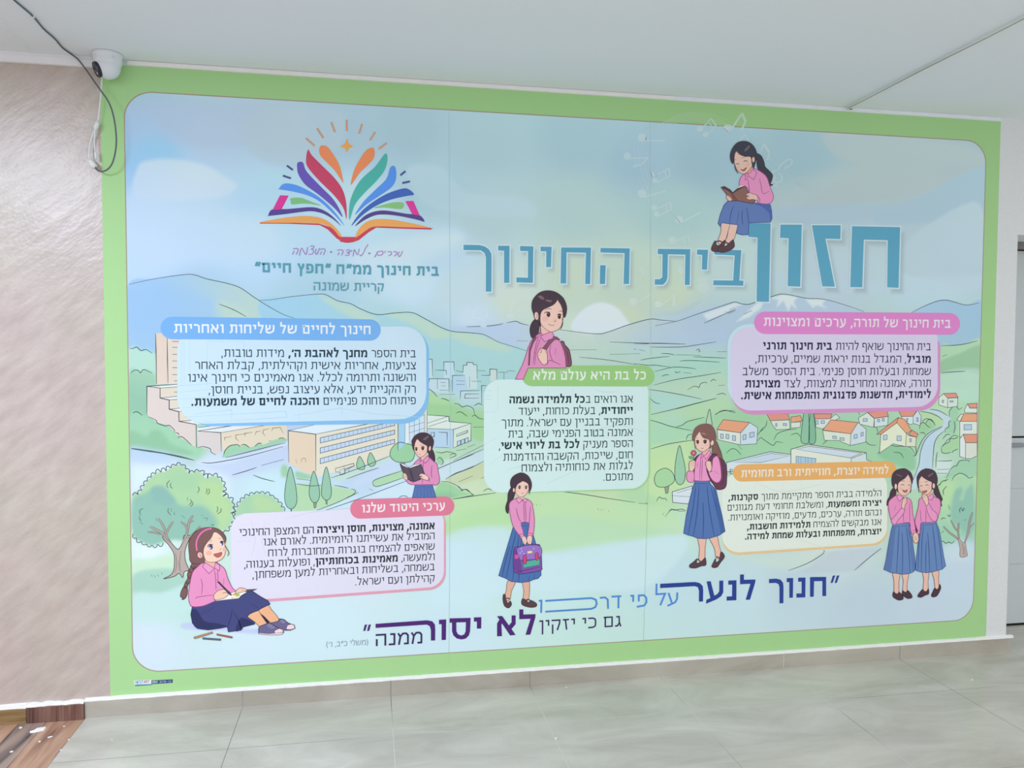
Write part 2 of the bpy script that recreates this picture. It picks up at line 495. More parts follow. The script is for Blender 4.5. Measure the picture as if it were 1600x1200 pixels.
# grey network cable: over the ceiling, down in front of the wall, looping up into the socket
CZ = CEIL - 0.0045
pts = [at_z(8, -14, CZ), at_z(22, 0, CZ), at_z(36, 12, CZ), at_z(52, 26, CZ), at_z(68, 45, CZ), at_z(86, 61, CZ), at_z(98, 75, CZ),
       wp(114, 86.5, -0.03), wp(122, 93, -0.034), wp(134, 108, -0.045), wp(147, 127, -0.055), wp(160, 145, -0.06), wp(170, 160, -0.062), wp(177, 180, -0.062), wp(181, 205, -0.06),
       wp(181.5, 228, -0.055), wp(177, 251, -0.048), wp(170, 263, -0.04), wp(160, 268, -0.032), wp(152, 265.5, -0.025), wp(148.5, 260.5, -0.024)]
v, f = tube_vf(catmull(pts, 6), 0.0029, 9)
nc = ob('network_cable', v, f, plain('grey_cable', (0.115, 0.135, 0.165), 0.5), smooth=True)
tag(nc, 'dark grey network cable looping from the ceiling past the security camera', 'cable')
# clip holding the cable
v, f = boxvf(-0.006, 0.006, -0.004, 0.004, -0.004, 0.004)
p0 = Vector(at_z(51, 25.5, CEIL - 0.004))
o = ob('cable_clip', [Vector(q) + p0 for q in v], f, M_TRUNK, nc); o['label'] = 'white clip on the cable'

# ---- flakes of plaster fallen on the floor
M_FLAKE = plain('plaster_flake', (0.93, 0.93, 0.92), 0.8, 0.2, bump=0.3, bscale=200)


def flake(px, py, lx, ly, rot, h, label, seed):
    rnd = random.Random(seed)
    c = Vector(at_z(px, py, 0.0)); n = 11
    v, f = [], []
    for k in range(n):
        a = 2 * math.pi * k / n; r = rnd.uniform(0.78, 1.12)
        x, y = lx * r * math.cos(a), ly * r * math.sin(a)
        X = x * math.cos(rot) - y * math.sin(rot); Y = x * math.sin(rot) + y * math.cos(rot)
        v.append((c.x + X, c.y + Y, 0.0002)); v.append((c.x + X * 0.9, c.y + Y * 0.9, h * rnd.uniform(0.6, 1.0)))
    v.append((c.x, c.y, h * 1.05)); v.append((c.x, c.y, 0.0002))
    for k in range(n):
        a0, a1 = 2 * k, 2 * ((k + 1) % n)
        f += [(a0, a1, a1 + 1, a0 + 1), (a0 + 1, a1 + 1, 2 * n), (a1, a0, 2 * n + 1)]
    o = ob('plaster_flake', v, f, M_FLAKE)
    tag(o, label, 'plaster flake', 'plaster flakes on the floor')
    return o


flake(61, 1141, 0.030, 0.0155, 0.55, 0.006, 'large white plaster flake on the wood-look floor, biggest of the flakes', 1)
flake(78, 1152, 0.0085, 0.004, 0.5, 0.003, 'white plaster flake just right of the largest flake', 2)
flake(32.5, 1137.5, 0.0055, 0.006, 0.0, 0.004, 'white plaster flake near the ochre skirting, left of the largest flake', 3)
flake(62, 1159, 0.005, 0.004, 0.3, 0.003, 'small plaster flake in front of the largest flake', 4)
flake(18, 1175, 0.006, 0.0045, 0.2, 0.003, 'small plaster flake nearest the lower left corner', 5)
flake(100, 1135, 0.004, 0.0025, 0.4, 0.002, 'tiny plaster crumb on the orange plank under the dark skirting', 6)
flake(107.5, 1156, 0.004, 0.003, 0.1, 0.002, 'plaster crumb on the joint of wood and stone floor, nearer the wall', 7)
flake(95, 1172, 0.004, 0.003, 0.1, 0.002, 'plaster crumb on the joint of wood and stone floor, nearer the camera', 8)
flake(868.5, 1154, 0.0055, 0.0035, 0.9, 0.004, 'white plaster crumb on a tile joint below the middle of the mural', 9)
flake(1519, 1062.5, 0.004, 0.004, 0.1, 0.003, 'white plaster crumb on the tile below the right end of the mural', 10)
flake(885, 1074, 0.004, 0.0025, 0.1, 0.002, 'white crumb close to the skirting below the middle of the mural', 11)
flake(175, 1156, 0.003, 0.002, 0.1, 0.002, 'tiny white crumb on the first stone tile at the left', 12)

# ================================================================ THE MURAL: printed vinyl, built up in flat inks
STEP = 0.000016
# brightness of the room's light over the print, read from the one green of its border (photo, 1 = brightest)
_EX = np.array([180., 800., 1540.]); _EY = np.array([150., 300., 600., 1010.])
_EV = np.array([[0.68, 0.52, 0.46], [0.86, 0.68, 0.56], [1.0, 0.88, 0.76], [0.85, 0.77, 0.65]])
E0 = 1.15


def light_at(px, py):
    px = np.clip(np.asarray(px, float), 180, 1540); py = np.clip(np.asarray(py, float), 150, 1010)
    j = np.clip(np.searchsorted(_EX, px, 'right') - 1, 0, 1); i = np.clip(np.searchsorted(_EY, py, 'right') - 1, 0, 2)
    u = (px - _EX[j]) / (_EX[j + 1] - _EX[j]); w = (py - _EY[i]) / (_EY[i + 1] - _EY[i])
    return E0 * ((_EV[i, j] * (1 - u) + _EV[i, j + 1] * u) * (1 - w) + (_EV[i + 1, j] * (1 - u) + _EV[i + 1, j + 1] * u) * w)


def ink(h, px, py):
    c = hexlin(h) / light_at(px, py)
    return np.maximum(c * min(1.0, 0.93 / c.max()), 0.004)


def mat_ink():
    m = bpy.data.materials.new('printed_vinyl')
    nt, N, L, b = nodes(m)
    a = N.new('ShaderNodeAttribute'); a.attribute_name = 'ink'
    L.new(a.outputs['Color'], b.inputs['Base Color'])
    b.inputs['Roughness'].default_value = 0.55; b.inputs['Specular IOR Level'].default_value = 0.18
    return m


M_INK = mat_ink()
mural = empty('wall_mural', (0.55, 0, 0.078))
tag(mural, 'large printed wall mural with green border, Hebrew texts and drawn schoolgirls', 'wall mural')

FR = [0., 0., 1.]


def frame(x, y, s):
    FR[0], FR[1], FR[2] = x, y, s


def T(p):
    p = np.asarray(p, float).reshape(-1, 2)
    return np.stack([FR[0] + p[:, 0] / FR[2], FR[1] + p[:, 1] / FR[2]], 1)


class Lv:
    def __init__(s, base): s.n = base
    def up(s): s.n += 1; return s.n


class Ink:
    def __init__(s, name, lv):
        s.name = name; s.lv = lv; s.v = []; s.f = []; s.c = []; s.isl = []; s.k = 0

    def put(s, P, faces, c, a=1.0, n=None):
        """P in photo pixels; c hex (photo appearance) or linear rgb"""
        n = s.lv.up() if n is None else n
        if isinstance(c, str):
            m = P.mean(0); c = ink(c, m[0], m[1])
        X, Z = to_wall(P[:, 0], P[:, 1])
        k = len(s.v)
        s.v += [(x, -n * STEP, z) for x, z in zip(X, Z)]
        s.f += [tuple(i + k for i in q) for q in faces]
        if a < 1:      # thin ink: the sheet below shows through, mixed into the printed colour
            g = under(X, Z); q = g * (1 - a) + np.asarray(c)[None, :] * a
            s.c += [(*r, 1) for r in q]
        else:
            s.c += [(c[0], c[1], c[2], 1)] * len(P)
        s.isl += [s.k] * len(P); s.k += 1
        return n

    def fill(s, pts, c, sm=1, o=None, w=1.0, a=1.0, n=6):
        P = T(pts)
        if sm: P = catmull(P, n, True)
        tr = tessellate_polygon([[Vector((x, y, 0)) for x, y in P]])
        s.put(P, [tuple(t) for t in tr], c, a)
        if o: s._rib(np.vstack([P, P[:1]]), w, o, closed=True)
        return s

    def _rib(s, P, w, c, a=1.0, closed=False, taper=False, n=None):
        d = np.diff(P, axis=0); L = np.hypot(d[:, 0], d[:, 1]); ok = np.r_[True, L > 1e-6]
        P = P[ok]
        if len(P) < 2: return
        d = np.diff(P, axis=0); d /= np.hypot(d[:, 0], d[:, 1])[:, None]
        N = np.stack([-d[:, 1], d[:, 0]], 1)
        if closed: A = np.vstack([N[-1:], N]); B = np.vstack([N, N[:1]])
        else: A = np.vstack([N[:1], N]); B = np.vstack([N, N[-1:]])
        m = A + B; q = (m * m).sum(1); q[q < 0.35] = 0.35
        m = m * (2 / q)[:, None] * 0.5 * w
        if taper:
            t = np.linspace(0, 1, len(P)); m = m * (0.35 + 0.65 * np.sin(np.pi * np.clip(t, .02, .98)) ** 0.5)[:, None]
        V = np.empty((2 * len(P), 2)); V[0::2] = P + m; V[1::2] = P - m
        s.put(V, [(2 * i, 2 * i + 1, 2 * i + 3, 2 * i + 2) for i in range(len(P) - 1)], c, a, n)

    def line(s, pts, c, w=1.0, sm=1, a=1.0, closed=False, taper=True, n=None):
        P = T(pts)
        if sm and len(P) > 2: P = catmull(P, 5, closed)
        if closed: P = np.vstack([P, P[:1]])
        s._rib(P, w, c, a, closed, taper and not closed, n)
        return s

    def ell(s, x, y, rx, ry, c, rot=0, o=None, w=1.0, a=1.0, k=22):
        t = np.linspace(0, 2 * np.pi, k, endpoint=False); cr, sr = math.cos(math.radians(rot)), math.sin(math.radians(rot))
        X, Y = rx * np.cos(t), ry * np.sin(t)
        return s.fill(np.stack([x + X * cr - Y * sr, y + X * sr + Y * cr], 1), c, 0, o, w, a)

    def pieces(s):
        """groups of marks that lie far apart: each becomes a part of its own, the largest first"""
        n = len(s.v)
        isl = np.array(s.isl) if len(s.isl) == n else np.zeros(n, int)
        k = isl.max() + 1; P = np.array([(q[0], q[2]) for q in s.v])
        lo = np.full((k, 2), np.inf); hi = np.full((k, 2), -np.inf)
        np.minimum.at(lo, isl, P); np.maximum.at(hi, isl, P)
        size = (hi - lo).max(1); gap = np.maximum(0, np.maximum(lo[:, None] - hi[None], lo[None] - hi[:, None]))
        near = np.sqrt((gap ** 2).sum(2)) <= np.maximum(0.019, 0.48 * np.maximum(size[:, None], size[None]))
        comp = np.arange(k)
        while True:
            m = np.where(near, comp[None, :], k).min(1); m = np.minimum(m, comp)
            if (m == comp).all(): break
            comp = m
        area = lambda c: sum((hi[q] - lo[q]).prod() for q in np.nonzero(comp == c)[0])
        return [np.nonzero(comp[isl] == c)[0] for c in sorted(set(comp), key=area, reverse=True)]

    def build(s, parent, label=None, extra=None):
        if not s.v: return None
        first = None
        for idx in s.pieces():
            ren = {int(q): i for i, q in enumerate(idx)}
            o = s.mesh([s.v[q] for q in idx], [tuple(ren[q] for q in f) for f in s.f if f[0] in ren], [s.c[q] for q in idx], s.name if first is None or not extra else extra)
            par = first if first is not None and extra else parent
            o.parent = par
            if par == mural: o.matrix_parent_inverse = Matrix.Translation(-Vector(mural.location))
            if label and first is None: o['label'] = label
            if first is None: first = o
        return first

    def mesh(s, v, f, c, name):
        me = bpy.data.meshes.new(name)
        me.from_pydata(v, [], f); me.update()
        at = me.attributes.new('ink', 'FLOAT_COLOR', 'POINT')
        at.data.foreach_set('color', np.array(c, np.float32).ravel())
        me.materials.append(M_INK)
        fl = [p.index for p in me.polygons if p.normal.y > 0]      # all faces look into the room
        if fl:
            bm = bmesh.new(); bm.from_mesh(me); bm.faces.ensure_lookup_table()
            bmesh.ops.reverse_faces(bm, faces=[bm.faces[i] for i in fl]); bm.to_mesh(me); bm.free()
        o = bpy.data.objects.new(name, me); COL.objects.link(o)
        return o


class Fig:
    """a drawn figure: one part whose own sub-parts share one stack of ink levels"""
    def __init__(s, name, base, label=None, extra=None):
        s.lv = Lv(base); s.body = Ink(name, s.lv); s.subs = {}; s.label = label; s.extra = extra

    def __getitem__(s, k):
        if k not in s.subs: s.subs[k] = Ink(k.split('#')[0], s.lv)
        return s.subs[k]

    def build(s):
        r = s.body.build(mural, s.label, s.extra)
        for k, q in s.subs.items(): q.build(r)
        return r


def under(X, Z):
    """printed colour of the sheet at wall points"""
    out = np.empty((len(X), 3)); out[:] = BORDER
    m = (X > IX0) & (X < IX1) & (Z > IZ0) & (Z < IZ1)
    i = np.clip(((Z - gz[0]) / (gz[1] - gz[0])).round().astype(int), 0, NZ - 1); j = np.clip(((X - gx[0]) / (gx[1] - gx[0])).round().astype(int), 0, NX - 1)
    out[m] = PAINT[i[m], j[m]]
    return out
BORDER = (0.415, 0.71, 0.315)
IX0, IX1, IZ0, IZ1 = -1.354, 2.469, 0.166, 2.466


def rrect(x0, x1, z0, z1, r, k=12):
    out = []
    for cx_, cz_, a0 in ((x1 - r, z1 - r, 0), (x0 + r, z1 - r, 90), (x0 + r, z0 + r, 180), (x1 - r, z0 + r, 270)):
        for i in range(k + 1):
            a = math.radians(a0 + 90 * i / k); out.append((cx_ + r * math.cos(a), cz_ + r * math.sin(a)))
    return out


sheet = box('vinyl_sheet', (MX0, MX1, -0.00018, 0.0, MZ0, MZ1), plain('vinyl_backing', (0.8, 0.8, 0.8), 0.6))
sheet.parent = mural; sheet.matrix_parent_inverse = Matrix.Translation(-Vector(mural.location))


def wall_mesh(name, polys, c, n, label=None, parent=None):
    """polys: list of (outer, holes...) in wall coordinates"""
    v, f = [], []
    for loops in polys:
        k = len(v); vv = [Vector((x, z, 0)) for lp in loops for x, z in lp]
        tr = tessellate_polygon([[Vector((x, z, 0)) for x, z in lp] for lp in loops])
        v += [(q.x, -n * STEP, q.y) for q in vv]; f += [tuple(i + k for i in t) for t in tr]
    s = Ink(name, None); s.v = v; s.f = f; s.c = [(*c, 1)] * len(v)
    s.isl = [0] * len(v)
    return s.build(parent or mural, label)


border = wall_mesh('printed_border', [([(MX0, MZ0), (MX1, MZ0), (MX1, MZ1), (MX0, MZ1)], rrect(IX0, IX1, IZ0, IZ1, 0.105)[::-1])], BORDER, 26, 'plain green border around the picture')
wall_mesh('border_line', [(rrect(IX0 - 0.003, IX1 + 0.003, IZ0 - 0.003, IZ1 + 0.003, 0.107), rrect(IX0 + 0.0015, IX1 - 0.0015, IZ0 + 0.0015, IZ1 - 0.0015, 0.104)[::-1])],
          (0.42, 0.36, 0.27), 27, None, border)

# ---------------------------------------------------------------- lettering


def glyph(ch, s):
    """strokes of one letter, height 1, stroke s -> (width, [polyline, ...])"""
    h = s / 2; Tt = 1 - h; b = h
    if ch == 'א': w = .80; return w, [[(h * .9, 1), (w - h * .9, 0)], [(h, 0), (h, .36), (.27 * w, .64)], [(w - h, 1), (w - h, .62), (.72 * w, .36)]]
    if ch == 'ב': w = .74; return w, [[(.05, Tt), (w - .12 - h, Tt), (w - .12 - h, b)], [(0, b), (w, b)]]
    if ch == 'ג': w = .54; return w, [[(.10, Tt), (w - .2, Tt), (w - .19, .42), (w - h, 0)], [(w - .2, .32), (.2, b), (0, b)]]
    if ch == 'ד': w = .72; return w, [[(0, Tt), (w, Tt)], [(w - .12 - h, Tt), (w - .12 - h, 0)]]
    if ch == 'ה': w = .76; return w, [[(0, Tt), (w - h, Tt), (w - h, 0)], [(h, .58), (h, 0)]]
    if ch == 'ו': w = .26 + h; return w, [[(0, Tt), (w - h, Tt), (w - h, 0)]]
    if ch == 'ז': w = .44 + h; return w, [[(0, Tt), (w, Tt)], [(w * .42, Tt), (w * .62, 0)]]
    if ch == 'ח': w = .76; return w, [[(h, 0), (h, Tt), (w - h, Tt), (w - h, 0)]]
    if ch == 'ט': w = .76; return w, [[(h, 1), (h, b), (w - h, b), (w - h, Tt - .05), (w - h - .06, Tt), (.46, Tt), (.4, .72)]]
    if ch == 'י': w = .24 + h; return w, [[(0, Tt), (w - h, Tt), (w - h, .46)]]
    if ch == 'כ': w = .66; return w, [[(0, Tt), (w - .3, Tt), (w - h - .05, Tt - .09), (w - h, Tt - .25), (w - h, b + .25), (w - h - .05, b + .09), (w - .3, b), (0, b)]]
    if ch == 'ך': w = .64; return w, [[(0, Tt), (w - .28, Tt), (w - h - .05, Tt - .07), (w - h, Tt - .22), (w - h, -.32)]]
    if ch == 'ל': w = .62; return w, [[(h, 1.34), (h, Tt), (w - h, Tt), (w - h - .03, .72), (.26, 0)]]
    if ch == 'מ': w = .80; return w, [[(.02, Tt + h * .6), (.18, .66), (h, 0)], [(.17, .66), (.36, Tt), (w - .2, Tt), (w - h, Tt - .16), (w - h, b), (.44, b)]]
    if ch == 'ם': w = .76; return w, [[(0, Tt), (w - h, Tt), (w - h, b), (.07 + h, b), (.07 + h, Tt)]]
    if ch == 'נ': w = .44 + h * .5; return w, [[(.10, Tt), (w - h, Tt), (w - h, b), (0, b)]]
    if ch == 'ן': w = .26 + h; return w, [[(0, Tt), (w - h, Tt), (w - h, -.32)]]
    if ch == 'ס': w = .80; return w, [[(0, Tt), (w - h, Tt), (w - h, .45), (w - h - .06, .2), (w * .52, b), (h + .12, .2), (h + .06, .45), (h + .06, Tt)]]
    if ch == 'ע': w = .72; return w, [[(h, 1), (.36, .14)], [(w - h, 1), (w - h, .52), (w - h - .1, .26), (.36, .06), (0, -.06)]]
    if ch == 'פ': w = .70; return w, [[(.3, .46), (h, .46), (h, Tt), (w - .28, Tt), (w - h - .04, Tt - .08), (w - h, Tt - .24), (w - h, b + .24), (w - h - .04, b + .08), (w - .28, b), (0, b)]]
    if ch == 'ף': w = .68; return w, [[(.32, .46), (h, .46), (h, Tt), (w - .25, Tt), (w - h - .04, Tt - .08), (w - h, Tt - .24), (w - h, -.32)]]
    if ch == 'צ': w = .70; return w, [[(h * .9, 1), (w - .12, b)], [(0, b), (w, b)], [(w - h, 1), (w - h, .68), (.45, .45)]]
    if ch == 'ץ': w = .68; return w, [[(h, 1), (.36, .42), (.36, -.32)], [(w - h, 1), (w - h, .72), (.38, .40)]]
    if ch == 'ק': w = .72; return w, [[(0, Tt), (w - h, Tt), (w - h - .02, .62), (.46, 0)], [(h + .02, .56), (h + .02, -.32)]]
    if ch == 'ר': w = .62; return w, [[(0, Tt), (w - .28, Tt), (w - h - .05, Tt - .07), (w - h, Tt - .22), (w - h, 0)]]
    if ch == 'ש': w = .96; return w, [[(h, 1), (h, b + .12), (h + .1, b), (.56 * w, b), (w - h - .06, .26), (w - h, .5), (w - h, 1)], [(w * .5, 1), (w * .49, .62), (h, .36)]]
    if ch == 'ת': w = .80; return w, [[(.06, Tt), (w - h, Tt), (w - h, 0)], [(.15 + h, Tt), (.15 + h, b + .12), (.13, b), (0, b)]]
    if ch == '.': w = s * 1.15; return w, [[(w / 2, 0), (w / 2, s * 1.15)]]
    if ch == ',': w = s * 1.3; return w, [[(w * .7, s), (w * .3, -.2)]]
    if ch == '׳': w = .2; return w, [[(w, 1.02), (w * .4, .66)]]
    if ch == '״': w = .28 + s; return w, [[(h + .14, 1.06), (h, .62)], [(w, 1.06), (w - .14, .62)]]
    if ch == '(': w = .28; return w, [[(w - h, 1.15), (h, .75), (h, .25), (w - h, -.2)]]
    if ch == ')': w = .28; return w, [[(h, 1.15), (w - h, .75), (w - h, .25), (h, -.2)]]
    return .4, []


CURVY = set('כךרפףסעשמטתט')
MIRROR = {'(': ')', ')': '('}
TXL = Lv(0)


def text(I, s, right, left, base, h, c, reg=.138, bold=.232, level=None, gap=.17, space=.42):
    """one printed line, right to left. right/left: photo x of its ends, base: photo (x, y) of the baseline at the right end,
       h: letter height in photo pixels at the right end. *...* is set bold."""
    xr, zb = to_wall(right, base); xl, _ = to_wall(left, base)
    _, zt = to_wall(right, base - h); H = float(zt - zb)
    runs = []; x = 0.0; bd = False
    for ch in s:
        if ch == '*': bd = not bd; continue
        if ch == ' ': x += space; continue
        st = bold if bd else reg
        w, pl_ = glyph(MIRROR.get(ch, ch), st)
        if bd: w *= 1.08
        runs.append((x, w, pl_, st, bd)); x += w + gap * (.85 if bd else 1)
    tot = runs[-1][0] + runs[-1][1]
    k = float(xr - xl) / tot
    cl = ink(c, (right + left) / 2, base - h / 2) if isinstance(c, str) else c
    n = I.lv.n if level is None else level
    for x0, w, pl_, st, bd in runs:
        for si, q in enumerate(pl_):
            P = np.array(q, float)
            if bd: P[:, 0] *= 1.08
            st_x = st
            d = np.diff(P, axis=0); L = np.hypot(d[:, 0] * k, d[:, 1] * H); d = np.stack([d[:, 0] * k, d[:, 1] * H], 1) / L[:, None]
            N = np.stack([-d[:, 1], d[:, 0]], 1)
            A = np.vstack([N[:1], N]); B = np.vstack([N, N[-1:]]); m = A + B
            qq = (m * m).sum(1); qq[qq < .5] = .5
            m = m * (2 / qq)[:, None] * .5 * st * H
            X = float(xr) - (x0 + w - P[:, 0]) * k; Z = float(zb) + P[:, 1] * H
            kk = len(I.v)
            for i in range(len(P)):
                yy = -(n + .3 * si) * STEP
                I.v += [(X[i] + m[i, 0], yy, Z[i] + m[i, 1]), (X[i] - m[i, 0], yy, Z[i] - m[i, 1])]
                I.c += [(*cl, 1)] * 2
            I.isl += [I.k] * (2 * len(P)); I.k += 1
            I.f += [(kk + 2 * i, kk + 2 * i + 1, kk + 2 * i + 3, kk + 2 * i + 2) for i in range(len(P) - 1)]


def pill(I, x0, x1, yl0, yl1, yr0, yr1, c, a=1.0, k=10, grow=0.0, dx=0, dy=0):
    """a bar with round ends; left end spans yl0..yl1, right end yr0..yr1"""
    P = []
    rl = (yl1 - yl0) / 2; rr = (yr1 - yr0) / 2
    for i in range(k + 1):
        t = math.radians(90 + 180 * i / k); P.append((x0 + rl + (rl + grow) * math.cos(t) + dx, (yl0 + yl1) / 2 - (rl + grow) * math.sin(t) + dy))
    for i in range(k + 1):
        t = math.radians(-90 + 180 * i / k); P.append((x1 - rr + (rr + grow) * math.cos(t) + dx, (yr0 + yr1) / 2 - (rr + grow) * math.sin(t) + dy))
    frame(0, 0, 1)
    I.fill(P, c, 0)


def rquad(x0, x1, tl, tr, bl, br, r, k=8):
    """rounded panel outline in photo pixels; tl/tr/bl/br are the y of its corners; r: radius or 4 radii (tl, tr, br, bl)"""
    if not hasattr(r, '__len__'): r = [r] * 4
    C = [(x0, tl, 1, 1, r[0], 180), (x1, tr, -1, 1, r[1], 270), (x1, br, -1, -1, r[2], 0), (x0, bl, 1, -1, r[3], 90)]
    P = []
    for x, y, sx_, sy_, rr, a0 in C:
        for i in range(k + 1):
            t = math.radians(a0 + 90 * i / k); P.append((x + sx_ * rr + rr * math.cos(t), y + sy_ * rr + rr * math.sin(t)))
    return P


DARK = '#2c3440'


def text_panel(label, edge, edge_c, body, body_c, edge2=None, edge2_c=None, a=.86):
    F_ = Fig('text_panel', 60, label)
    frame(0, 0, 1)
    if edge2: F_['panel_edge'].fill(edge2, edge2_c, 0)
    if edge: F_['panel_edge'].fill(edge, edge_c, 0)
    F_.body.fill(body, body_c, 0)
    return F_


# --- blue panel
p = text_panel('pale blue text panel with a blue heading bar', rquad(290, 670, 516, 514, 666, 662, (36, 36, 40, 40)), '#8cc8f4', rquad(277, 666, 514, 510, 662, 655, (34, 36, 42, 42)), '#d3eefc')
pill(p['heading_bar'], 251, 595, 495, 530, 499, 532.5, '#7db9f2')
frame(0, 0, 1)
g = p['heading_lettering']; g.lv.up(); text(g, 'חינוך לחיים של שליחות ואחריות', 579, 272, 522.3, 13.2, '#f4faff', reg=.19)
for s_, l_, y_ in (('בית הספר *מחנך לאהבת ה׳,* מידות טובות,', 346, 558.5), ('צניעות, אחריות אישית וקהילתית, קבלת האחר', 305, 577), ('והשונה ותרומה לכלל. אנו מאמינים כי חינוך אינו', 294, 595.5),
                   ('רק הקניית ידע, אלא עיצוב נפש, בניית חוסן,', 326, 613.7), ('פיתוח כוחות פנימיים *והכנה לחיים של משמעות.*', 299, 631.6)):
    text(p['text_line#%s' % y_], s_, 649.6, l_, y_, 11.2, '#2f4250')
p.build()
# --- green panel
p = text_panel('pale mint text panel with a green heading bar', rquad(764, 1016, 600, 600, 771, 766, 30), '#a9d99b', rquad(756, 1013, 593, 592, 770, 763.5, (26, 22, 28, 28)), '#d6f0ee')
pill(p['heading_bar'], 815, 1022.5, 571, 603.5, 571, 604, '#9dd185')
g = p['heading_lettering']; g.lv.up(); text(g, 'כל בת היא עולם מלא', 1009, 833, 593, 12.6, '#f6fff6', reg=.19)
for s_, l_, y_ in (('אנו רואים ב*כל תלמידה נשמה*', 796, 629), ('*ייחודית*, בעלת כוחות, ייעוד', 810, 646.5), ('ותפקיד בבניין עם ישראל. מתוך', 784, 664), ('אמונה בטוב הפנימי שבה, בית', 794, 681),
                   ('הספר מעניק *לכל בת ליווי אישי*,', 779.5, 698.5), ('חום, שייכות, הקשבה והזדמנות', 786.5, 716), ('לגלות את כוחותיה ולצמוח', 815, 733), ('מתוכם.', 942.7, 750)):
    text(p['text_line#%s' % y_], s_, 988.5, l_, y_, 10.8, '#2c3d44')
p.build()
# --- pink panel
p = text_panel('lilac text panel with a pink heading bar', rquad(1142, 1469, 523, 523, 648, 642, (30, 20, 34, 36)), '#d596c8', rquad(1141, 1465, 511, 511, 641.5, 636, (30, 20, 34, 32)), '#dcd6f0',
               rquad(1136.5, 1460, 506.5, 507, 636, 632, (34, 20, 30, 34)), '#c4e6ee', a=.95)
pill(p['heading_bar'], 1178, 1500, 487, 522, 489, 523, '#d987c8')
g = p['heading_lettering']; g.lv.up(); text(g, 'בית חינוך של תורה, ערכים ומצוינות', 1485, 1193, 512.5, 12.6, '#fdf6ff', reg=.19)
for s_, l_, y_ in (('בית החינוך שואף להיות *בית חינוך תורני*', 1192, 547.5), ('*מוביל*, המגדל בנות יראות שמיים, ערכיות,', 1180, 567), ('שמחות ובעלות חוסן פנימי. בית הספר משלב', 1160, 586),
                   ('תורה, אמונה ומחויבות למצוות, לצד *מצוינות*', 1164, 604.4), ('*לימודית, חדשנות פדגוגית והתפתחות אישית.*', 1157.7, 622)):
    text(p['text_line#%s' % y_], s_, 1454, l_, y_, 11.0, '#2c3048')
p.build()
# --- orange panel
p = text_panel('cream text panel with an orange heading bar', rquad(1128, 1387, 742, 738, 867, 853, 26), '#e2c493', rquad(1128, 1386, 740, 735, 863, 849.5, 26), '#dfe9df', a=.9)
pill(p['heading_bar'], 1145, 1400, 725.5, 752.5, 720.5, 746.5, '#e6b06c')
g = p['heading_lettering']; g.lv.up(); text(g, 'למידה יוצרת, חווייתית ורב תחומית', 1388, 1158, 740, 10.8, '#fffaf0', reg=.19)
for s_, l_, y_ in (('הלמידה בבית הספר מתקיימת מתוך *סקרנות,*', 1138, 775), ('*יצירה ומשמעות*, ומשלבת תחומי דעת מגוונים', 1136.4, 790), ('ובהם תורה, ערכים, מדעים, מוזיקה ואומנויות.', 1138, 805),
                   ('אנו מבקשים להצמיח *תלמידות חושבות,*', 1167, 820), ('*יוצרות, מתפתחות ובעלות שמחת למידה.*', 1164, 834.7)):
    text(p['text_line#%s' % y_], s_, 1376.7, l_, y_, 8.9, '#33393e')
p.build()
# --- red panel
p = text_panel('pale lilac text panel with a rose heading bar', rquad(362, 696.5, 804, 792, 942.5, 922, 27), '#e2a3b6', rquad(361, 693.5, 802, 790, 938, 918, 26), '#e2e0f0', a=.92)
pill(p['heading_bar'], 547, 710, 780, 810.5, 775.5, 805.5, '#e2809a')
g = p['heading_lettering']; g.lv.up(); text(g, 'ערכי היסוד שלנו', 695, 565.5, 797, 12, '#fff4f6', reg=.19)
for s_, l_, y_ in (('*אמונה, מצוינות, חוסן ויצירה* הם המצפן החינוכי', 374, 826.7), ('המוביל את עשייתנו היומיומית. לאורם אנו', 411.7, 842.4), ('שואפים להצמיח בוגרות המחוברות לרוח', 419, 859),
                   ('ולמעשה, *מאמינות בכוחותיהן*, ופועלות בענווה,', 381.6, 875), ('בשמחה, בשליחות ובאחריות למען משפחתן,', 394.6, 891), ('קהילתן ועם ישראל.', 555, 908.7)):
    text(p['text_line#%s' % y_], s_, 679, l_, y_, 10.4, '#33363e')
p.build()

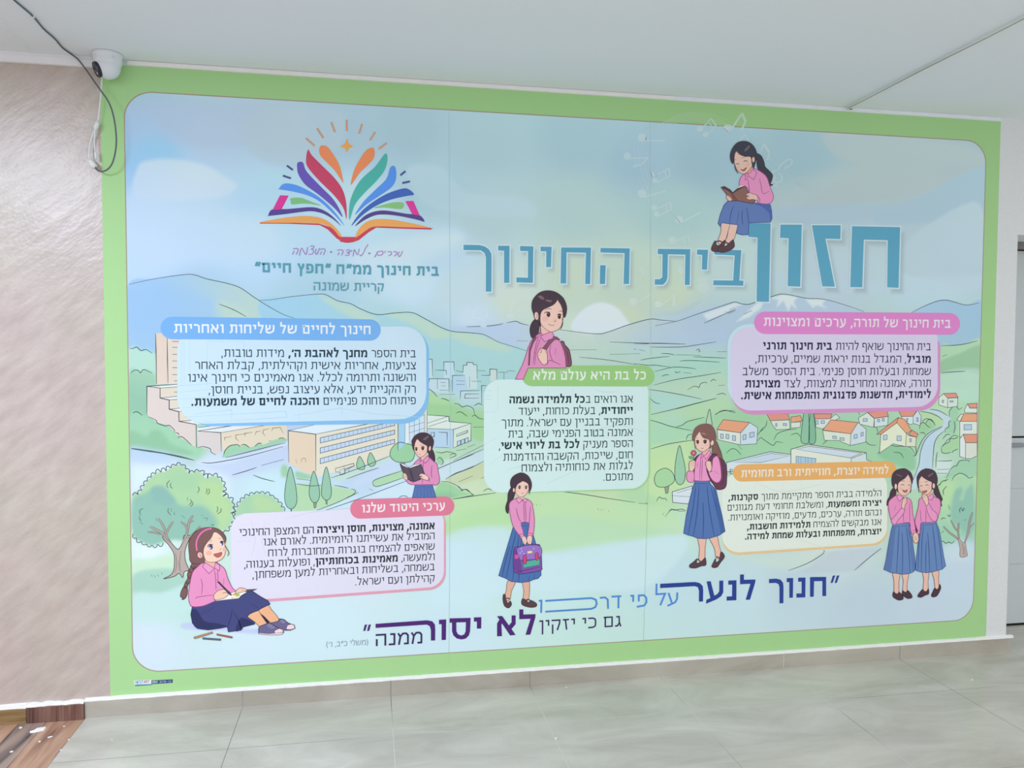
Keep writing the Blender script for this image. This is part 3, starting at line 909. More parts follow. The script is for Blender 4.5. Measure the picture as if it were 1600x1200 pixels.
# --- the big title
TEAL = '#5a9db8'
F_ = Fig('title_lettering', 70, 'large teal heading letters with white edge')
ttl = {}
TITLE = [
    (960, 160, 3.3333, [(1237, 645), (1487, 650), (1479, 966), (1420, 963), (1423, 718), (1298, 715), (1290, 963), (1228, 962)]),
    (960, 160, 3.3333, [(1028, 640), (1177, 640), (1176, 712), (1098, 710), (1147, 960), (1082, 958)]),
    (960, 160, 3.3333, [(864, 637), (975, 637), (967, 960), (902, 957), (907, 708), (862, 705)]),
    (960, 160, 3.3333, [(697, 628), (813, 630), (804, 1039), (740, 1037), (745, 704), (697, 700)]),
    (960, 160, 3.3333, [(520, 766), (660, 770), (650, 928), (671, 929), (670, 955), (514, 952), (515, 927), (618, 928), (626, 797), (520, 792)]),
    (960, 160, 3.3333, [(430, 767), (487, 768), (481, 872), (455, 870), (457, 795), (430, 792)]),
    (980, 380, 9.2333, [(440, 82), (908, 88), (900, 602), (830, 602), (838, 165), (585, 160), (578, 500), (560, 555), (515, 600), (395, 598), (397, 520), (470, 520), (505, 490), (508, 160), (440, 158)]),
    (700, 340, 4, [(953, 190), (1135, 193), (1131, 415), (1097, 415), (1103, 222), (953, 218)]),
    (700, 340, 4, [(950, 298), (985, 298), (981, 415), (948, 415)]),
    (700, 340, 4, [(707, 187), (893, 188), (888, 415), (857, 415), (862, 220), (740, 217), (738, 412), (703, 412)]),
    (700, 340, 4, [(578, 182), (647, 183), (643, 310), (613, 310), (614, 211), (578, 210)]),
    (700, 340, 4, [(450, 178), (533, 180), (530, 408), (427, 405), (427, 374), (499, 376), (500, 210), (450, 208)]),
    (700, 340, 4, [(313, 176), (384, 177), (383, 408), (350, 408), (350, 208), (313, 205)]),
    (700, 340, 4, [(97, 170), (195, 172), (228, 180), (255, 198), (270, 225), (272, 250), (271, 463), (236, 463), (237, 250), (228, 222), (205, 205), (97, 203)]),
]
for x_, y_, s_, P_ in TITLE:
    frame(x_, y_, s_)
    q = T(P_)
    F_['letter_edge']._rib(np.vstack([q, q[:1]]), 4.2, '#d9f0f8', closed=True)
for x_, y_, s_, P_ in TITLE:
    frame(x_, y_, s_); F_.body.fill(P_, TEAL, 0)
F_.build()

# --- the closing verse
NAVY, SKYB, PURP, VIOL = '#2c438e', '#4f8bcf', '#4f2a72', '#3c2a5a'
F_ = Fig('verse_lettering', 60, 'verse in navy, blue and purple letters')
B = F_.body; B.lv.up()
frame(1060, 880, 5.926)
B.fill([(1218, 128), (1367, 126), (1367, 303), (1332, 304), (1332, 165), (1255, 166), (1252, 310), (1218, 311)], NAVY, 0)
B.fill([(1108, 134), (1176, 132), (1174, 316), (1092, 318), (1092, 280), (1140, 279), (1140, 170), (1108, 171)], NAVY, 0)
B.fill([(1002, 138), (1062, 136), (1059, 318), (1026, 320), (1026, 174), (1002, 175)], NAVY, 0)
B.fill([(838, 146), (905, 142), (945, 152), (968, 180), (972, 215), (971, 370), (935, 371), (935, 220), (925, 192), (900, 182), (838, 184)], NAVY, 0)
B.fill([(570, 104), (606, 103), (606, 153), (713, 150), (710, 178), (662, 337), (622, 338), (666, 190), (570, 194)], NAVY, 0)
B.fill([(461, 160), (537, 157), (536, 342), (446, 346), (446, 308), (496, 306), (497, 197), (461, 199)], NAVY, 0)
B.fill([(260, 168), (298, 166), (332, 300), (360, 285), (377, 260), (378, 162), (415, 160), (414, 270), (395, 305), (350, 335), (255, 375), (258, 338), (295, 322)], NAVY, 0)
B.fill([(-170, 190), (150, 173), (195, 182), (224, 210), (229, 250), (227, 354), (189, 355), (190, 255), (180, 222), (150, 212), (-170, 230)], NAVY, 0)
for dx in (0, 38): B.fill([(1428 + dx, 115), (1452 + dx, 112), (1428 + dx, 180), (1408 + dx, 183)], NAVY, 0)
frame(830, 890, 6.4)
W_ = 2.8
for q in ([(1372, 232), (1405, 330)], [(1460, 228), (1458, 290), (1440, 325), (1405, 342), (1362, 362)], [(1253, 140), (1251, 246), (1338, 240), (1290, 356)],
          [(1003, 312), (1003, 312)], [(990, 262), (1020, 260), (1018, 322)], [(1075, 318), (1075, 258), (1125, 255), (1150, 280), (1152, 325), (1130, 358), (1055, 372)],
          [(802, 270), (900, 265)], [(873, 268), (871, 385)], [(685, 282), (740, 278), (765, 300), (768, 392)],
          [(140, 312), (600, 284), (645, 300), (655, 340), (640, 375), (600, 392), (140, 420)], [(75, 312), (102, 309), (98, 432)]):
    B.line(q, SKYB, W_, 0, taper=False)
text(B, 'גם כי יזקין', 971, 842.5, 978.5, 16.5, VIOL, reg=.135)
frame(560, 930, 5.333)
B.fill([(1340, 118), (1374, 117), (1374, 160), (1476, 157), (1474, 185), (1432, 328), (1392, 329), (1434, 196), (1340, 199)], PURP, 0)
B.fill([(1155, 174), (1198, 172), (1310, 330), (1264, 335)], PURP, 0)
B.fill([(1155, 235), (1190, 222), (1196, 340), (1155, 342)], PURP, 0)
B.fill([(1155, 235), (1172, 205), (1200, 205), (1190, 260), (1188, 340), (1155, 342)], PURP, 0)
B.fill([(1276, 168), (1310, 167), (1310, 240), (1272, 285), (1250, 255), (1276, 225)], PURP, 0)
B.fill([(962, 184), (1024, 182), (1023, 276), (987, 278), (987, 218), (962, 219)], PURP, 0)
PS = [(760, 192), (935, 188), (930, 300), (920, 335), (895, 360), (860, 368), (820, 360), (792, 335), (780, 300), (780, 228), (760, 228)]
HS = [(815, 226), (816, 300), (830, 325), (858, 335), (882, 325), (893, 300), (896, 224)]
frame(560, 930, 5.333)
P1 = T(PS); P2 = T(HS)
tr_ = tessellate_polygon([[Vector((x, y, 0)) for x, y in P1], [Vector((x, y, 0)) for x, y in P2]])
B.put(np.vstack([P1, P2]), [tuple(t) for t in tr_], PURP)
B.fill([(671, 204), (731, 201), (729, 371), (693, 373), (693, 240), (671, 241)], PURP, 0)
B.fill([(143, 238), (570, 208), (615, 216), (638, 245), (640, 285), (639, 376), (604, 377), (604, 290), (595, 258), (570, 244), (143, 272)], PURP, 0)
for dx in (0, 32): B.fill([(52 + dx, 246), (73 + dx, 242), (58 + dx, 295), (40 + dx, 298)], PURP, 0)
text(B, 'ממנה', 660, 587, 1005, 18.5, VIOL, reg=.15)
text(B, '(משלי כ״ב, ו׳)', 575, 510, 1007, 7.5, '#7f92a6', reg=.11)
F_.build()

# --- the printer's mark on the border
F_ = Fig('printer_mark', 60, "tiny white and navy printer's mark on the green border")
frame(200, 1050, 20)
F_.body.fill([(190, 262), (730, 238), (732, 372), (205, 392)], '#e8f2fa', 0)
F_.body.fill([(735, 262), (1400, 226), (1398, 335), (735, 378)], '#2d4c74', 0)
F_.body.fill([(225, 388), (740, 372), (742, 405), (228, 440)], '#4f8f9a', 0)


def latin(I, s, x, y, h, w, c, lw, slope):
    SH = {'N': [[(0, 0), (0, 1), (1, 0), (1, 1)]], 'E': [[(1, 1), (0, 1), (0, 0), (1, 0)], [(0, .5), (.8, .5)]], 'S': [[(1, .9), (.3, 1), (0, .75), (1, .3), (.6, 0), (0, .1)]], 'T': [[(0, 1), (1, 1)], [(.5, 1), (.5, 0)]],
          'A': [[(0, 0), (.5, 1), (1, 0)], [(.2, .4), (.8, .4)]], 'R': [[(0, 0), (0, 1), (.8, 1), (1, .75), (.8, .5), (0, .5)], [(.5, .5), (1, 0)]], '0': [[(.5, 1), (0, .7), (0, .3), (.5, 0), (1, .3), (1, .7), (.5, 1)]],
          '5': [[(1, 1), (0, 1), (0, .55), (.8, .6), (1, .3), (.6, 0), (0, .05)]], '4': [[(.8, 0), (.8, 1), (0, .3), (1, .3)]], '-': [[(.1, .5), (.9, .5)]], '3': [[(0, 1), (1, 1), (.5, .6), (1, .3), (.5, 0), (0, .1)]],
          '7': [[(0, 1), (1, 1), (.4, 0)]], '2': [[(0, .8), (.5, 1), (1, .7), (0, 0), (1, 0)]], '8': [[(.5, .5), (0, .75), (.5, 1), (1, .75), (.5, .5), (0, .25), (.5, 0), (1, .25), (.5, .5)]], '1': [[(.2, .8), (.5, 1), (.5, 0)]]}
    for ch in s:
        for q in SH.get(ch, []): I.line([(x + a * w * .72, y + slope * x - b_ * h) for a, b_ in q], c, lw, 0, taper=False)
        x += w


latin(F_.body, 'NEST', 240, 368, 80, 62, '#3f6a98', .7, -.045)
latin(F_.body, 'ART', 495, 368, 80, 66, '#a8506e', .7, -.045)
latin(F_.body, '054', 765, 388, 70, 56, '#dfe8f2', .55, -.052)
latin(F_.body, '-3078-10', 930, 388, 60, 54, '#aebfd4', .5, -.052)
F_.build()

# ---------------------------------------------------------------- the watercolour landscape (soft washes on one fine sheet)
NX, NZ = 560, 338
gx = np.linspace(IX0 - 0.004, IX1 + 0.004, NX); gz = np.linspace(IZ0 - 0.004, IZ1 + 0.004, NZ)
GX, GZ = np.meshgrid(gx, gz)
_q = np.stack([GX - CAM_LOC[0], np.full_like(GX, -CAM_LOC[1]), GZ - CAM_LOC[2]], -1) @ CAM_M.T
PX = 800 + FOC * _q[..., 0] / _q[..., 2]; PY = 600 + FOC * _q[..., 1] / _q[..., 2]
LITE = light_at(PX, PY)
SAMPLES = '''210,190,a9c9e6 240,240,9ccdf2 330,220,b4cfe2 300,300,c4e0f8 230,400,c6e2fb 420,200,b0c8d4 420,300,b6dcf0 540,200,a8c4d2 640,200,a2c0cc 680,300,a9cbd6
560,330,c0e2f6 400,380,c2e2fc 690,400,bfdcec 640,440,cbe6f6 760,220,a6c4cc 900,220,a0bfc9 1000,250,9dbccb 1100,250,98b7c4 1250,240,97b5bf 1400,240,a2b6b8 1500,240,9cb4be
760,340,b4cfd3 900,330,b0cccb 1050,330,a8c8c8 1300,320,a9bfc2 1450,330,a9bdc2 1500,400,b0c8d8 1300,440,b8cdd8 1450,450,b9d3de 720,450,c6dfe6 800,470,cfe0d4 900,440,c6d9c6
1000,430,c0d6c6 1050,460,c4d8c2 1150,430,bcd4d4 740,500,cfe4f0 870,520,cde2d0 980,500,c9dac2 300,470,b0d4ec 500,480,b0d6e6 600,510,b4dce0
215,560,bfead8 215,600,a8dcc0 230,640,98ccac 205,700,a0d0a8 250,690,a0d4b0 300,705,a8dab0 220,722,c8e2fa 260,740,e2f5fc 330,725,d5e6f8 400,705,c8d8f0 440,690,c5d5ee 480,750,c8e4ee
420,760,cdeef4 520,790,cfeaf6 560,750,c3dcf0 620,760,cde8f6 230,870,e4f8fc 230,890,cfeecf 230,912,b5dcc5 290,935,c0e6dc 230,950,c8e8e4 230,1000,d5e6f2 400,1000,d2e8ef 330,870,cfeadc
500,960,d0eaf0 450,980,d0e8ee 700,1000,cbe4ee 720,900,cdeaf4 720,862,c9ecec 730,800,bfe6b4 720,830,bce4b0 760,790,bfe5b5 860,790,c4e6b4 940,790,c8e0b4 1000,780,b4dcb0 880,825,bfe4bc
1000,820,bfe0bf 900,848,b9e2c4 870,890,cbe8f0 1000,880,c4e0ea 1040,840,c4e4dc 1060,900,c0dde4 1150,920,c2dbe2 1250,920,bcd2dc 1350,950,b9cdd8 1450,950,bccedb 1500,900,bdd0df
1500,860,c4d8e6 1020,650,b6e0c0 1030,700,aee0bc 1060,690,b0dcb8 1045,730,c9e6ae 1030,770,bde2b0 1100,650,b4dcae 1170,660,a8d4a6 1300,700,a2d2a8 1240,690,a8d6ac 1400,700,a4d2aa
1480,620,bce0b8 1500,590,bfe4d4 1490,560,a2cca8 1520,620,b0dcbc 1450,730,bcdcc8 1500,755,aad2b4 1480,790,b4d8ac 1520,820,90c0b0 1490,830,9cccb4 1150,710,a6d8b2 1120,770,d8e8e0
720,570,a8d8dc 760,560,b0dce0 700,540,a8d4dc 740,520,b8d4ec 920,560,c4dcd0 1000,540,bed8dc 1050,520,b8d2e4 1080,510,b4cce0 1130,520,b0cadc 1020,560,b8dcd0 1080,570,b0dccc
1100,590,a8d8c0 1060,610,b4dcbc 1110,620,b8dcc8 1040,640,b4e0d4 900,545,cfe0d0 970,570,bcd8cc 700,600,c4e4e8 730,620,bfe0e4 700,640,aadca4 740,660,a8d8a0 745,700,b8dcc0
700,745,d0e8e4 740,765,cfe4c0 1300,600,b4d8c8 1300,850,d0dcd8 560,880,d8e4f0 850,680,c4e0d4'''
num = np.zeros(PX.shape + (3,)); den = np.zeros(PX.shape)
for tok in SAMPLES.split():
    a_, b_, h_ = tok.split(',')
    d2 = (PX - float(a_)) ** 2 + ((PY - float(b_)) * 1.25) ** 2 + 60
    wgt = 1 / d2 ** 1.75
    num += wgt[..., None] * hexlin(h_); den += wgt
PAINT = num / den[..., None]


def wash(pts, c, f=4.0, a=1.0, c2=None, p0=None, p1=None, sm=1):
    """soft-edged wash; f feather in photo px; c2/p0/p1: runs from c at p0 to c2 at p1"""
    P = T(pts)
    if sm: P = catmull(P, 5, True)
    x0, y0 = P.min(0) - 2 * f - 4; x1, y1 = P.max(0) + 2 * f + 4
    m = (PX > x0) & (PX < x1) & (PY > y0) & (PY < y1)
    x, y = PX[m], PY[m]
    if not len(x): return
    ins = np.zeros(len(x), bool); dist = np.full(len(x), 1e9)
    for (ax, ay), (bx, by) in zip(P, np.roll(P, -1, 0)):
        cr = ((ay > y) != (by > y))
        if ay != by: ins ^= cr & (x < (bx - ax) * (y - ay) / (by - ay) + ax)
        dx, dy = bx - ax, by - ay; l2 = dx * dx + dy * dy + 1e-9
        t = np.clip(((x - ax) * dx + (y - ay) * dy) / l2, 0, 1)
        dist = np.minimum(dist, (x - ax - t * dx) ** 2 + (y - ay - t * dy) ** 2)
    sd = np.sqrt(dist) * np.where(ins, 1, -1)
    al = np.clip(sd / (2 * f) + 0.5, 0, 1); al = (al * al * (3 - 2 * al) * a)[:, None]
    col = hexlin(c)[None, :]
    if c2:
        q0 = T([p0])[0]; q1 = T([p1])[0]; dv = q1 - q0
        t = np.clip(((x - q0[0]) * dv[0] + (y - q0[1]) * dv[1]) / (dv @ dv), 0, 1)[:, None]
        col = col * (1 - t) + hexlin(c2)[None, :] * t
    PAINT[m] = PAINT[m] * (1 - al) + col * al


frame(0, 0, 1)
# clouds
for pts_, c_, f_, a_ in (
        ([(215, 262), (235, 250), (275, 249), (320, 258), (350, 275), (370, 292), (330, 310), (215, 310)], '#cfe4f8', 5, .8),
        ([(200, 180), (260, 155), (400, 162), (430, 190), (400, 225), (330, 232), (260, 215), (230, 178)], '#b0c6da', 12, .7),
        ([(390, 178), (520, 172), (540, 195), (520, 240), (440, 262), (390, 230)], '#b4cad4', 8, .6),
        ([(640, 260), (690, 262), (730, 300), (820, 310), (830, 340), (690, 330), (645, 300)], '#b9d4de', 6, .6),
        ([(1140, 330), (1230, 290), (1330, 262), (1440, 270), (1500, 300), (1440, 330), (1300, 345), (1200, 350)], '#a9bcbf', 14, .6),
        ([(1310, 195), (1480, 212), (1540, 250), (1430, 262), (1320, 250)], '#a5b7ba', 8, .7),
        ([(1230, 320), (1400, 345), (1540, 330), (1540, 380), (1400, 372), (1260, 350)], '#aec3d0', 10, .6),
        ([(1290, 205), (1400, 212), (1520, 232), (1538, 262), (1440, 300), (1330, 318), (1250, 330), (1300, 290), (1340, 262), (1300, 240)], '#a9babd', 5, .8),
        ([(1440, 305), (1538, 262), (1540, 330), (1480, 345), (1400, 352), (1360, 340)], '#9fbccb', 5, .75),
        ([(1190, 330), (1300, 318), (1420, 322), (1350, 345), (1250, 352)], '#a3bccb', 5, .7),
        ([(1395, 420), (1420, 375), (1460, 345), (1530, 318), (1535, 420), (1480, 440)], '#b4c9d3', 4, .8),
        ([(1200, 420), (1300, 440), (1530, 430), (1530, 452), (1300, 456), (1200, 445)], '#b9d0dc', 6, .7),
        ([(560, 390), (700, 360), (720, 380), (640, 410), (560, 425)], '#d0e6f8', 12, .6),
        ([(200, 300), (300, 330), (420, 345), (420, 400), (260, 410), (200, 380)], '#c9e3fc', 16, .7)):
    wash(pts_, c_, f_, a_)
# sun
wash([(894, 515), (903, 492), (922, 477), (942, 473), (962, 480), (976, 495), (982, 512), (940, 530)], '#dbe9f4', 2.5)
# soft print shadow behind the title letters
for x_, y_, s_, P_ in TITLE:
    frame(x_, y_, s_)
    k_ = 7 if s_ == 3.3333 and P_[0][1] < 700 else 5
    wash([(a_ + k_ * s_, b_ + k_ * 1.2 * s_) for a_, b_ in P_], '#93a5ae', 5, .62, sm=0)
# distant mountains
frame(0, 0, 1)
wash([(700, 512), (729, 510.5), (760, 509.5), (786, 505), (806, 502), (826, 508.5), (850, 514), (872, 515), (930, 521.7), (950, 520), (950, 545), (830, 560), (760, 545), (700, 530)], '#bcd2ec', 2, .85, '#c9dcd0', (800, 510), (900, 530))
wash([(930, 522), (950, 518.7), (982, 507.5), (1015, 498.7), (1055, 502), (1083, 493), (1110, 484), (1137, 475), (1149, 472), (1160, 475), (1181, 472), (1203, 464.5), (1224, 459.4), (1260, 466), (1287, 467.5), (1320, 476.5), (1350, 487), (1400, 520), (1200, 560), (1040, 545), (940, 540)],
     '#c4d8d4', 2, .9, '#b3cade', (960, 530), (1100, 500))
for pts_ in ([(1098, 491), (1149, 473), (1160, 476), (1146, 480), (1152, 482), (1130, 488), (1140, 489), (1105, 500)], [(1203, 466), (1224, 460), (1246, 464), (1240, 472), (1246, 484), (1236, 476), (1232, 487), (1224, 470), (1214, 480), (1216, 468)], [(1258, 467), (1290, 469), (1284, 475), (1292, 482), (1276, 477), (1270, 481)], [(1150, 503), (1182, 474), (1196, 468), (1188, 482), (1170, 496)]):
    wash(pts_, '#dde8f2', 1.6, .8, sm=0)
wash([(1424, 490), (1443, 479), (1463, 471), (1478, 469), (1493, 472.5), (1510, 476.7), (1534, 472), (1534, 534), (1506, 538), (1488, 541), (1440, 545), (1400, 530)], '#9dc2dc', 2, .95, '#a9c8dc', (1500, 480), (1450, 535))
wash([(1471, 541), (1488, 540), (1507, 538), (1534, 531), (1534, 600), (1468, 600)], '#b2d8b4', 2, .9)
wash([(1468, 566), (1500, 552), (1534, 540), (1534, 582), (1505, 580), (1468, 584)], '#97c4a0', 3, .85)
wash([(1468, 584), (1534, 578), (1534, 625), (1468, 620)], '#bfe4d6', 3, .6)
# left hills
wash([(200, 446), (240, 436), (289, 429), (306, 430), (322, 435.5), (356, 443), (376, 450), (395, 463), (415, 476), (442, 491), (470, 500), (440, 540), (200, 545)], '#a6cff0', 1.6, .95, '#bddbd2', (250, 460), (390, 480))
wash([(340, 470), (375, 480), (400, 500), (340, 500)], '#c3dfcf', 7, .8)
wash([(200, 455), (260, 450), (330, 465), (330, 510), (200, 520)], '#a0ccf2', 14, .6)
wash([(405, 470), (455, 464), (498, 459.5), (511, 461.5), (528, 470), (548, 475), (564, 483), (589, 492), (617, 489), (644, 489), (664, 498), (700, 516), (735, 520), (753, 522), (778, 534), (800, 541), (824, 549), (824, 610), (660, 600), (440, 520)], '#a6d6ec', 1.6, .95, '#b0dcdc', (440, 490), (720, 560))
for pts_ in ([(498, 461), (528, 471), (560, 482), (590, 500), (560, 500), (520, 480)], [(600, 492), (644, 491), (700, 520), (680, 530), (640, 505)], [(700, 519), (753, 524), (800, 548), (760, 545), (710, 530)]):
    wash(pts_, '#c6e0c8', 5, .75)
# valley
wash([(826, 548), (872, 535), (1000, 535), (1100, 540), (1134, 545), (1134, 640), (1013, 640), (1013, 600), (826, 590)], '#bcdcd0', 8, .5)
frame(990, 460, 6.667)
wash([(0, 520), (200, 505), (520, 515), (860, 490), (960, 500), (960, 400), (500, 400), (200, 420)], '#b6cfe6', 20, .7)
wash([(200, 700), (500, 660), (950, 650), (950, 800), (700, 850), (300, 920), (180, 940)], '#aedccb', 18, .8)
wash([(180, 950), (700, 855), (950, 820), (950, 1090), (700, 1090), (400, 1030), (170, 1000)], '#bfdfc4', 12, .8)
wash([(170, 1010), (500, 1060), (700, 1100), (450, 1190), (170, 1150)], '#b4e0d6', 10, .8)
wash([(440, 1195), (860, 1085), (970, 1080), (1000, 1190), (800, 1260), (440, 1270), (150, 1300)], '#b9e0b2', 8, .8)
frame(1000, 620, 6.667)
wash([(90, 240), (330, 312), (540, 355), (540, 450), (300, 490), (90, 550)], '#b0dfbc', 6, .8)
wash([(90, 550), (300, 492), (545, 455), (560, 600), (480, 900), (340, 980), (90, 1000)], '#c6e6ae', 6, .85)
wash([(380, 315), (490, 260), (670, 215), (720, 260), (560, 350), (430, 330)], '#a6d8b4', 5, .8)
# left bushes
frame(190, 530, 6.315)
wash([(80, 90), (150, 78), (200, 112), (250, 105), (305, 140), (340, 330), (80, 330)], '#c0ead8', 4, .9)
wash([(80, 330), (140, 300), (185, 330), (230, 300), (305, 335), (340, 440), (250, 470), (255, 760), (80, 760)], '#9ccfb2', 4, .95, '#a9d8b8', (150, 560), (250, 360))
wash([(80, 760), (150, 715), (205, 750), (270, 765), (350, 830), (440, 850), (520, 915), (600, 970), (700, 1050), (740, 1070), (720, 1180), (400, 1140), (80, 1080)], '#a8dcb8', 4, .95)
wash([(240, 960), (300, 900), (380, 905), (450, 980), (500, 1040), (700, 1120), (500, 1150), (100, 1080), (90, 900)], '#96cba4', 5, .85)
# streets and lawns, left part
frame(180, 640, 5.333)
wash([(135, 325), (300, 345), (520, 385), (700, 440), (860, 440), (1100, 390), (1440, 300), (1440, 420), (1000, 560), (700, 470), (400, 470), (140, 440)], '#c9dcf4', 10, .8)
wash([(140, 460), (400, 480), (640, 520), (900, 560), (940, 700), (880, 720), (500, 480), (240, 620), (140, 690)], '#e3f6fd', 14, .85)
wash([(140, 325), (330, 350), (430, 375), (420, 440), (140, 420)], '#c0def8', 9, .7)
wash([(680, 440), (1100, 385), (1420, 270), (1420, 300), (1100, 400), (860, 450)], '#dff0f8', 4, .7)
# big tree, crown
wash([(145, 715), (200, 700), (235, 640), (270, 590), (340, 530), (420, 510), (490, 470), (560, 465), (620, 530), (700, 512), (760, 570), (820, 548), (885, 590), (908, 650), (890, 710), (952, 742), (982, 800), (965, 880), (985, 900), (930, 1000), (870, 1005), (700, 1040), (590, 1085), (480, 1085), (400, 1090), (300, 1130), (200, 1090), (145, 1035)], '#b3dcac', 1.2)
wash([(145, 760), (260, 690), (330, 640), (410, 650), (490, 740), (560, 800), (720, 800), (800, 860), (870, 950), (700, 1040), (590, 1085), (480, 1085), (300, 1130), (145, 1030)], '#93c6b4', 5, .95)
wash([(300, 660), (380, 640), (450, 690), (500, 760), (420, 800), (320, 760)], '#8fc0b4', 4, .8)
wash([(700, 620), (800, 600), (890, 640), (930, 760), (960, 860), (900, 960), (850, 930), (820, 820), (740, 760)], '#bfe2a2', 8, .7)
wash([(430, 560), (560, 520), (680, 580), (620, 660), (480, 640)], '#a9d8ac', 9, .7)
wash([(1000, 880), (1040, 770), (1130, 710), (1230, 698), (1330, 740), (1410, 845), (1300, 860), (1100, 870)], '#add8b0', 2)
wash([(1150, 730), (1250, 730), (1390, 830), (1180, 840)], '#bde0a4', 6, .7)
# lawn and shade under the tree
frame(180, 840, 5.457)
wash([(150, 190), (300, 170), (490, 145), (500, 280), (300, 300), (150, 310)], '#cdeed0', 6, .9)
wash([(150, 330), (250, 275), (480, 265), (600, 330), (580, 410), (400, 470), (240, 475), (150, 465)], '#aad6c4', 4, .9)
wash([(180, 470), (400, 475), (640, 400), (640, 620), (160, 650)], '#c6e8e2', 6, .9)
frame(440, 640, 5.333)
wash([(130, 620), (330, 625), (560, 660), (625, 690), (530, 745), (300, 835), (90, 840), (90, 640)], '#b6dfb0', 2.5, .95)
wash([(120, 515), (235, 545), (235, 580), (130, 570)], '#a4d4ae', 2)
wash([(0, 470), (40, 465), (60, 510), (60, 560), (0, 555)], '#a6d6b0', 3)
wash([(410, 560), (800, 430), (900, 370), (900, 420), (540, 580)], '#c9e6cf', 4, .8)
wash([(640, 560), (900, 420), (1100, 450), (1000, 520), (700, 610), (600, 640)], '#cbdff4', 6, .8)
wash([(760, 612), (790, 580), (1010, 508), (1030, 560), (830, 632), (770, 637)], '#b4deb4', 1.5)
wash([(660, 745), (1100, 578), (1100, 720), (700, 745)], '#d2ebf6', 5, .8)
wash([(1290, 640), (1330, 598), (1420, 620), (1500, 672), (1590, 715), (1430, 745), (1280, 735)], '#a3d6a4', 1.8)
wash([(1280, 690), (1420, 690), (1480, 740), (1280, 740)], '#92c8a2', 5, .7)
wash([(1430, 745), (1600, 715), (1700, 690), (1700, 900), (1440, 900), (1420, 800)], '#bde6b0', 5, .9)
wash([(1250, 360), (1430, 350), (1460, 380), (1330, 420)], '#b6deb4', 2.5)
wash([(1290, 420), (1330, 395), (1355, 440), (1300, 460)], '#a4d6ae', 1.5)
frame(655, 550, 5.713)
wash([(70, 440), (190, 450), (300, 470), (420, 500), (495, 560), (575, 600), (575, 790), (470, 760), (460, 640), (270, 610), (75, 560)], '#a6d8a0', 4, .9)
wash([(60, 325), (110, 345), (180, 410), (270, 440), (300, 470), (75, 450)], '#b4e0a8', 4, .9)
wash([(230, 1140), (330, 1085), (460, 1035), (580, 980), (600, 1110), (480, 1150), (330, 1190)], '#cbd9ae', 3, .9)
wash([(170, 1045), (575, 870), (580, 970), (330, 1080), (240, 1130), (180, 1130)], '#cfe6f2', 3, .8)
frame(700, 760, 4)
wash([(40, 85), (150, 60), (300, 40), (560, 28), (850, 52), (1170, 102), (1400, 150), (1450, 300), (1180, 330), (880, 370), (600, 420), (560, 200), (300, 260), (10, 320), (10, 200)], '#c2e5b4', 5, .75)
wash([(10, 200), (400, 110), (420, 200), (340, 250), (10, 320)], '#b6e2aa', 10, .7)
wash([(560, 210), (760, 180), (1100, 230), (1430, 290), (1180, 335), (880, 370), (610, 415)], '#b9e0bd', 9, .7)
wash([(-20, 320), (340, 255), (560, 420), (620, 415), (880, 372), (1180, 332), (1450, 305), (1470, 420), (1200, 640), (600, 640), (-20, 660)], '#cde8f2', 7, .75)
# village green, right part
frame(1100, 630, 3.721)
wash([(60, 60), (170, 50), (350, 90), (380, 160), (560, 210), (700, 230), (1000, 300), (1230, 380), (1000, 350), (500, 260), (130, 340), (60, 160)], '#a3d4ac', 8, .7)
for pts_, c_ in (([(1010, 300), (1060, 235), (1120, 250), (1180, 255), (1225, 300), (1230, 370), (1200, 390), (1100, 350)], '#93c8a2'), ([(100, 300), (150, 265), (200, 275), (220, 310), (130, 345)], '#9fd4a8'), ([(310, 190), (400, 140), (560, 160), (640, 230), (500, 250), (400, 270), (320, 290)], '#a4d6ac'),
                 ([(1250, 120), (1290, 100), (1340, 110), (1350, 130), (1300, 160), (1250, 170)], '#a4d4a8'), ([(700, 220), (760, 205), (860, 240), (850, 270), (720, 245)], '#a4d4aa')):
    wash(pts_, c_, 3, .9)
frame(1420, 630, 9.233)
wash([(590, 200), (590, 110), (650, 50), (720, 90), (720, 190), (690, 420), (640, 450), (520, 420), (530, 370), (570, 300), (600, 250)], '#a2d2b0', 3, .95)
wash([(470, 650), (500, 600), (580, 560), (640, 470), (720, 470), (725, 650), (640, 680), (560, 720), (480, 700)], '#a8d4a4', 3, .9)
wash([(150, 330), (200, 280), (260, 290), (320, 240), (380, 320), (300, 390), (230, 460), (160, 430)], '#a0d0a4', 3, .9)
wash([(170, 130), (330, 150), (480, 250), (460, 310), (380, 310), (300, 230), (180, 200)], '#b9dca8', 4, .8)
wash([(540, 1080), (600, 940), (680, 900), (740, 830), (860, 820), (900, 760), (985, 690), (985, 1080), (860, 1080), (740, 1010), (620, 1100)], '#9fcfae', 3, .95)
wash([(430, 1190), (500, 1120), (620, 1100), (740, 1015), (860, 1085), (985, 1060), (985, 1300), (430, 1300)], '#b6dcb0', 3, .9)
wash([(200, 105), (330, 85), (450, 110), (565, 185), (600, 245), (500, 405), (400, 500), (362, 620), (345, 800), (340, 960), (250, 1100), (60, 1250), (20, 1250), (60, 1100), (120, 960), (150, 760), (200, 560), (300, 420), (480, 330), (490, 245), (360, 140)], '#c5dbe8', 1.6, .97)
wash([(230, 560), (330, 440), (360, 560), (330, 760), (300, 930), (170, 930), (190, 740)], '#bcd6ea', 5, .8)
wash([(400, 830), (600, 830), (620, 900), (560, 1010), (400, 1010)], '#d3e4e4', 4, .8)
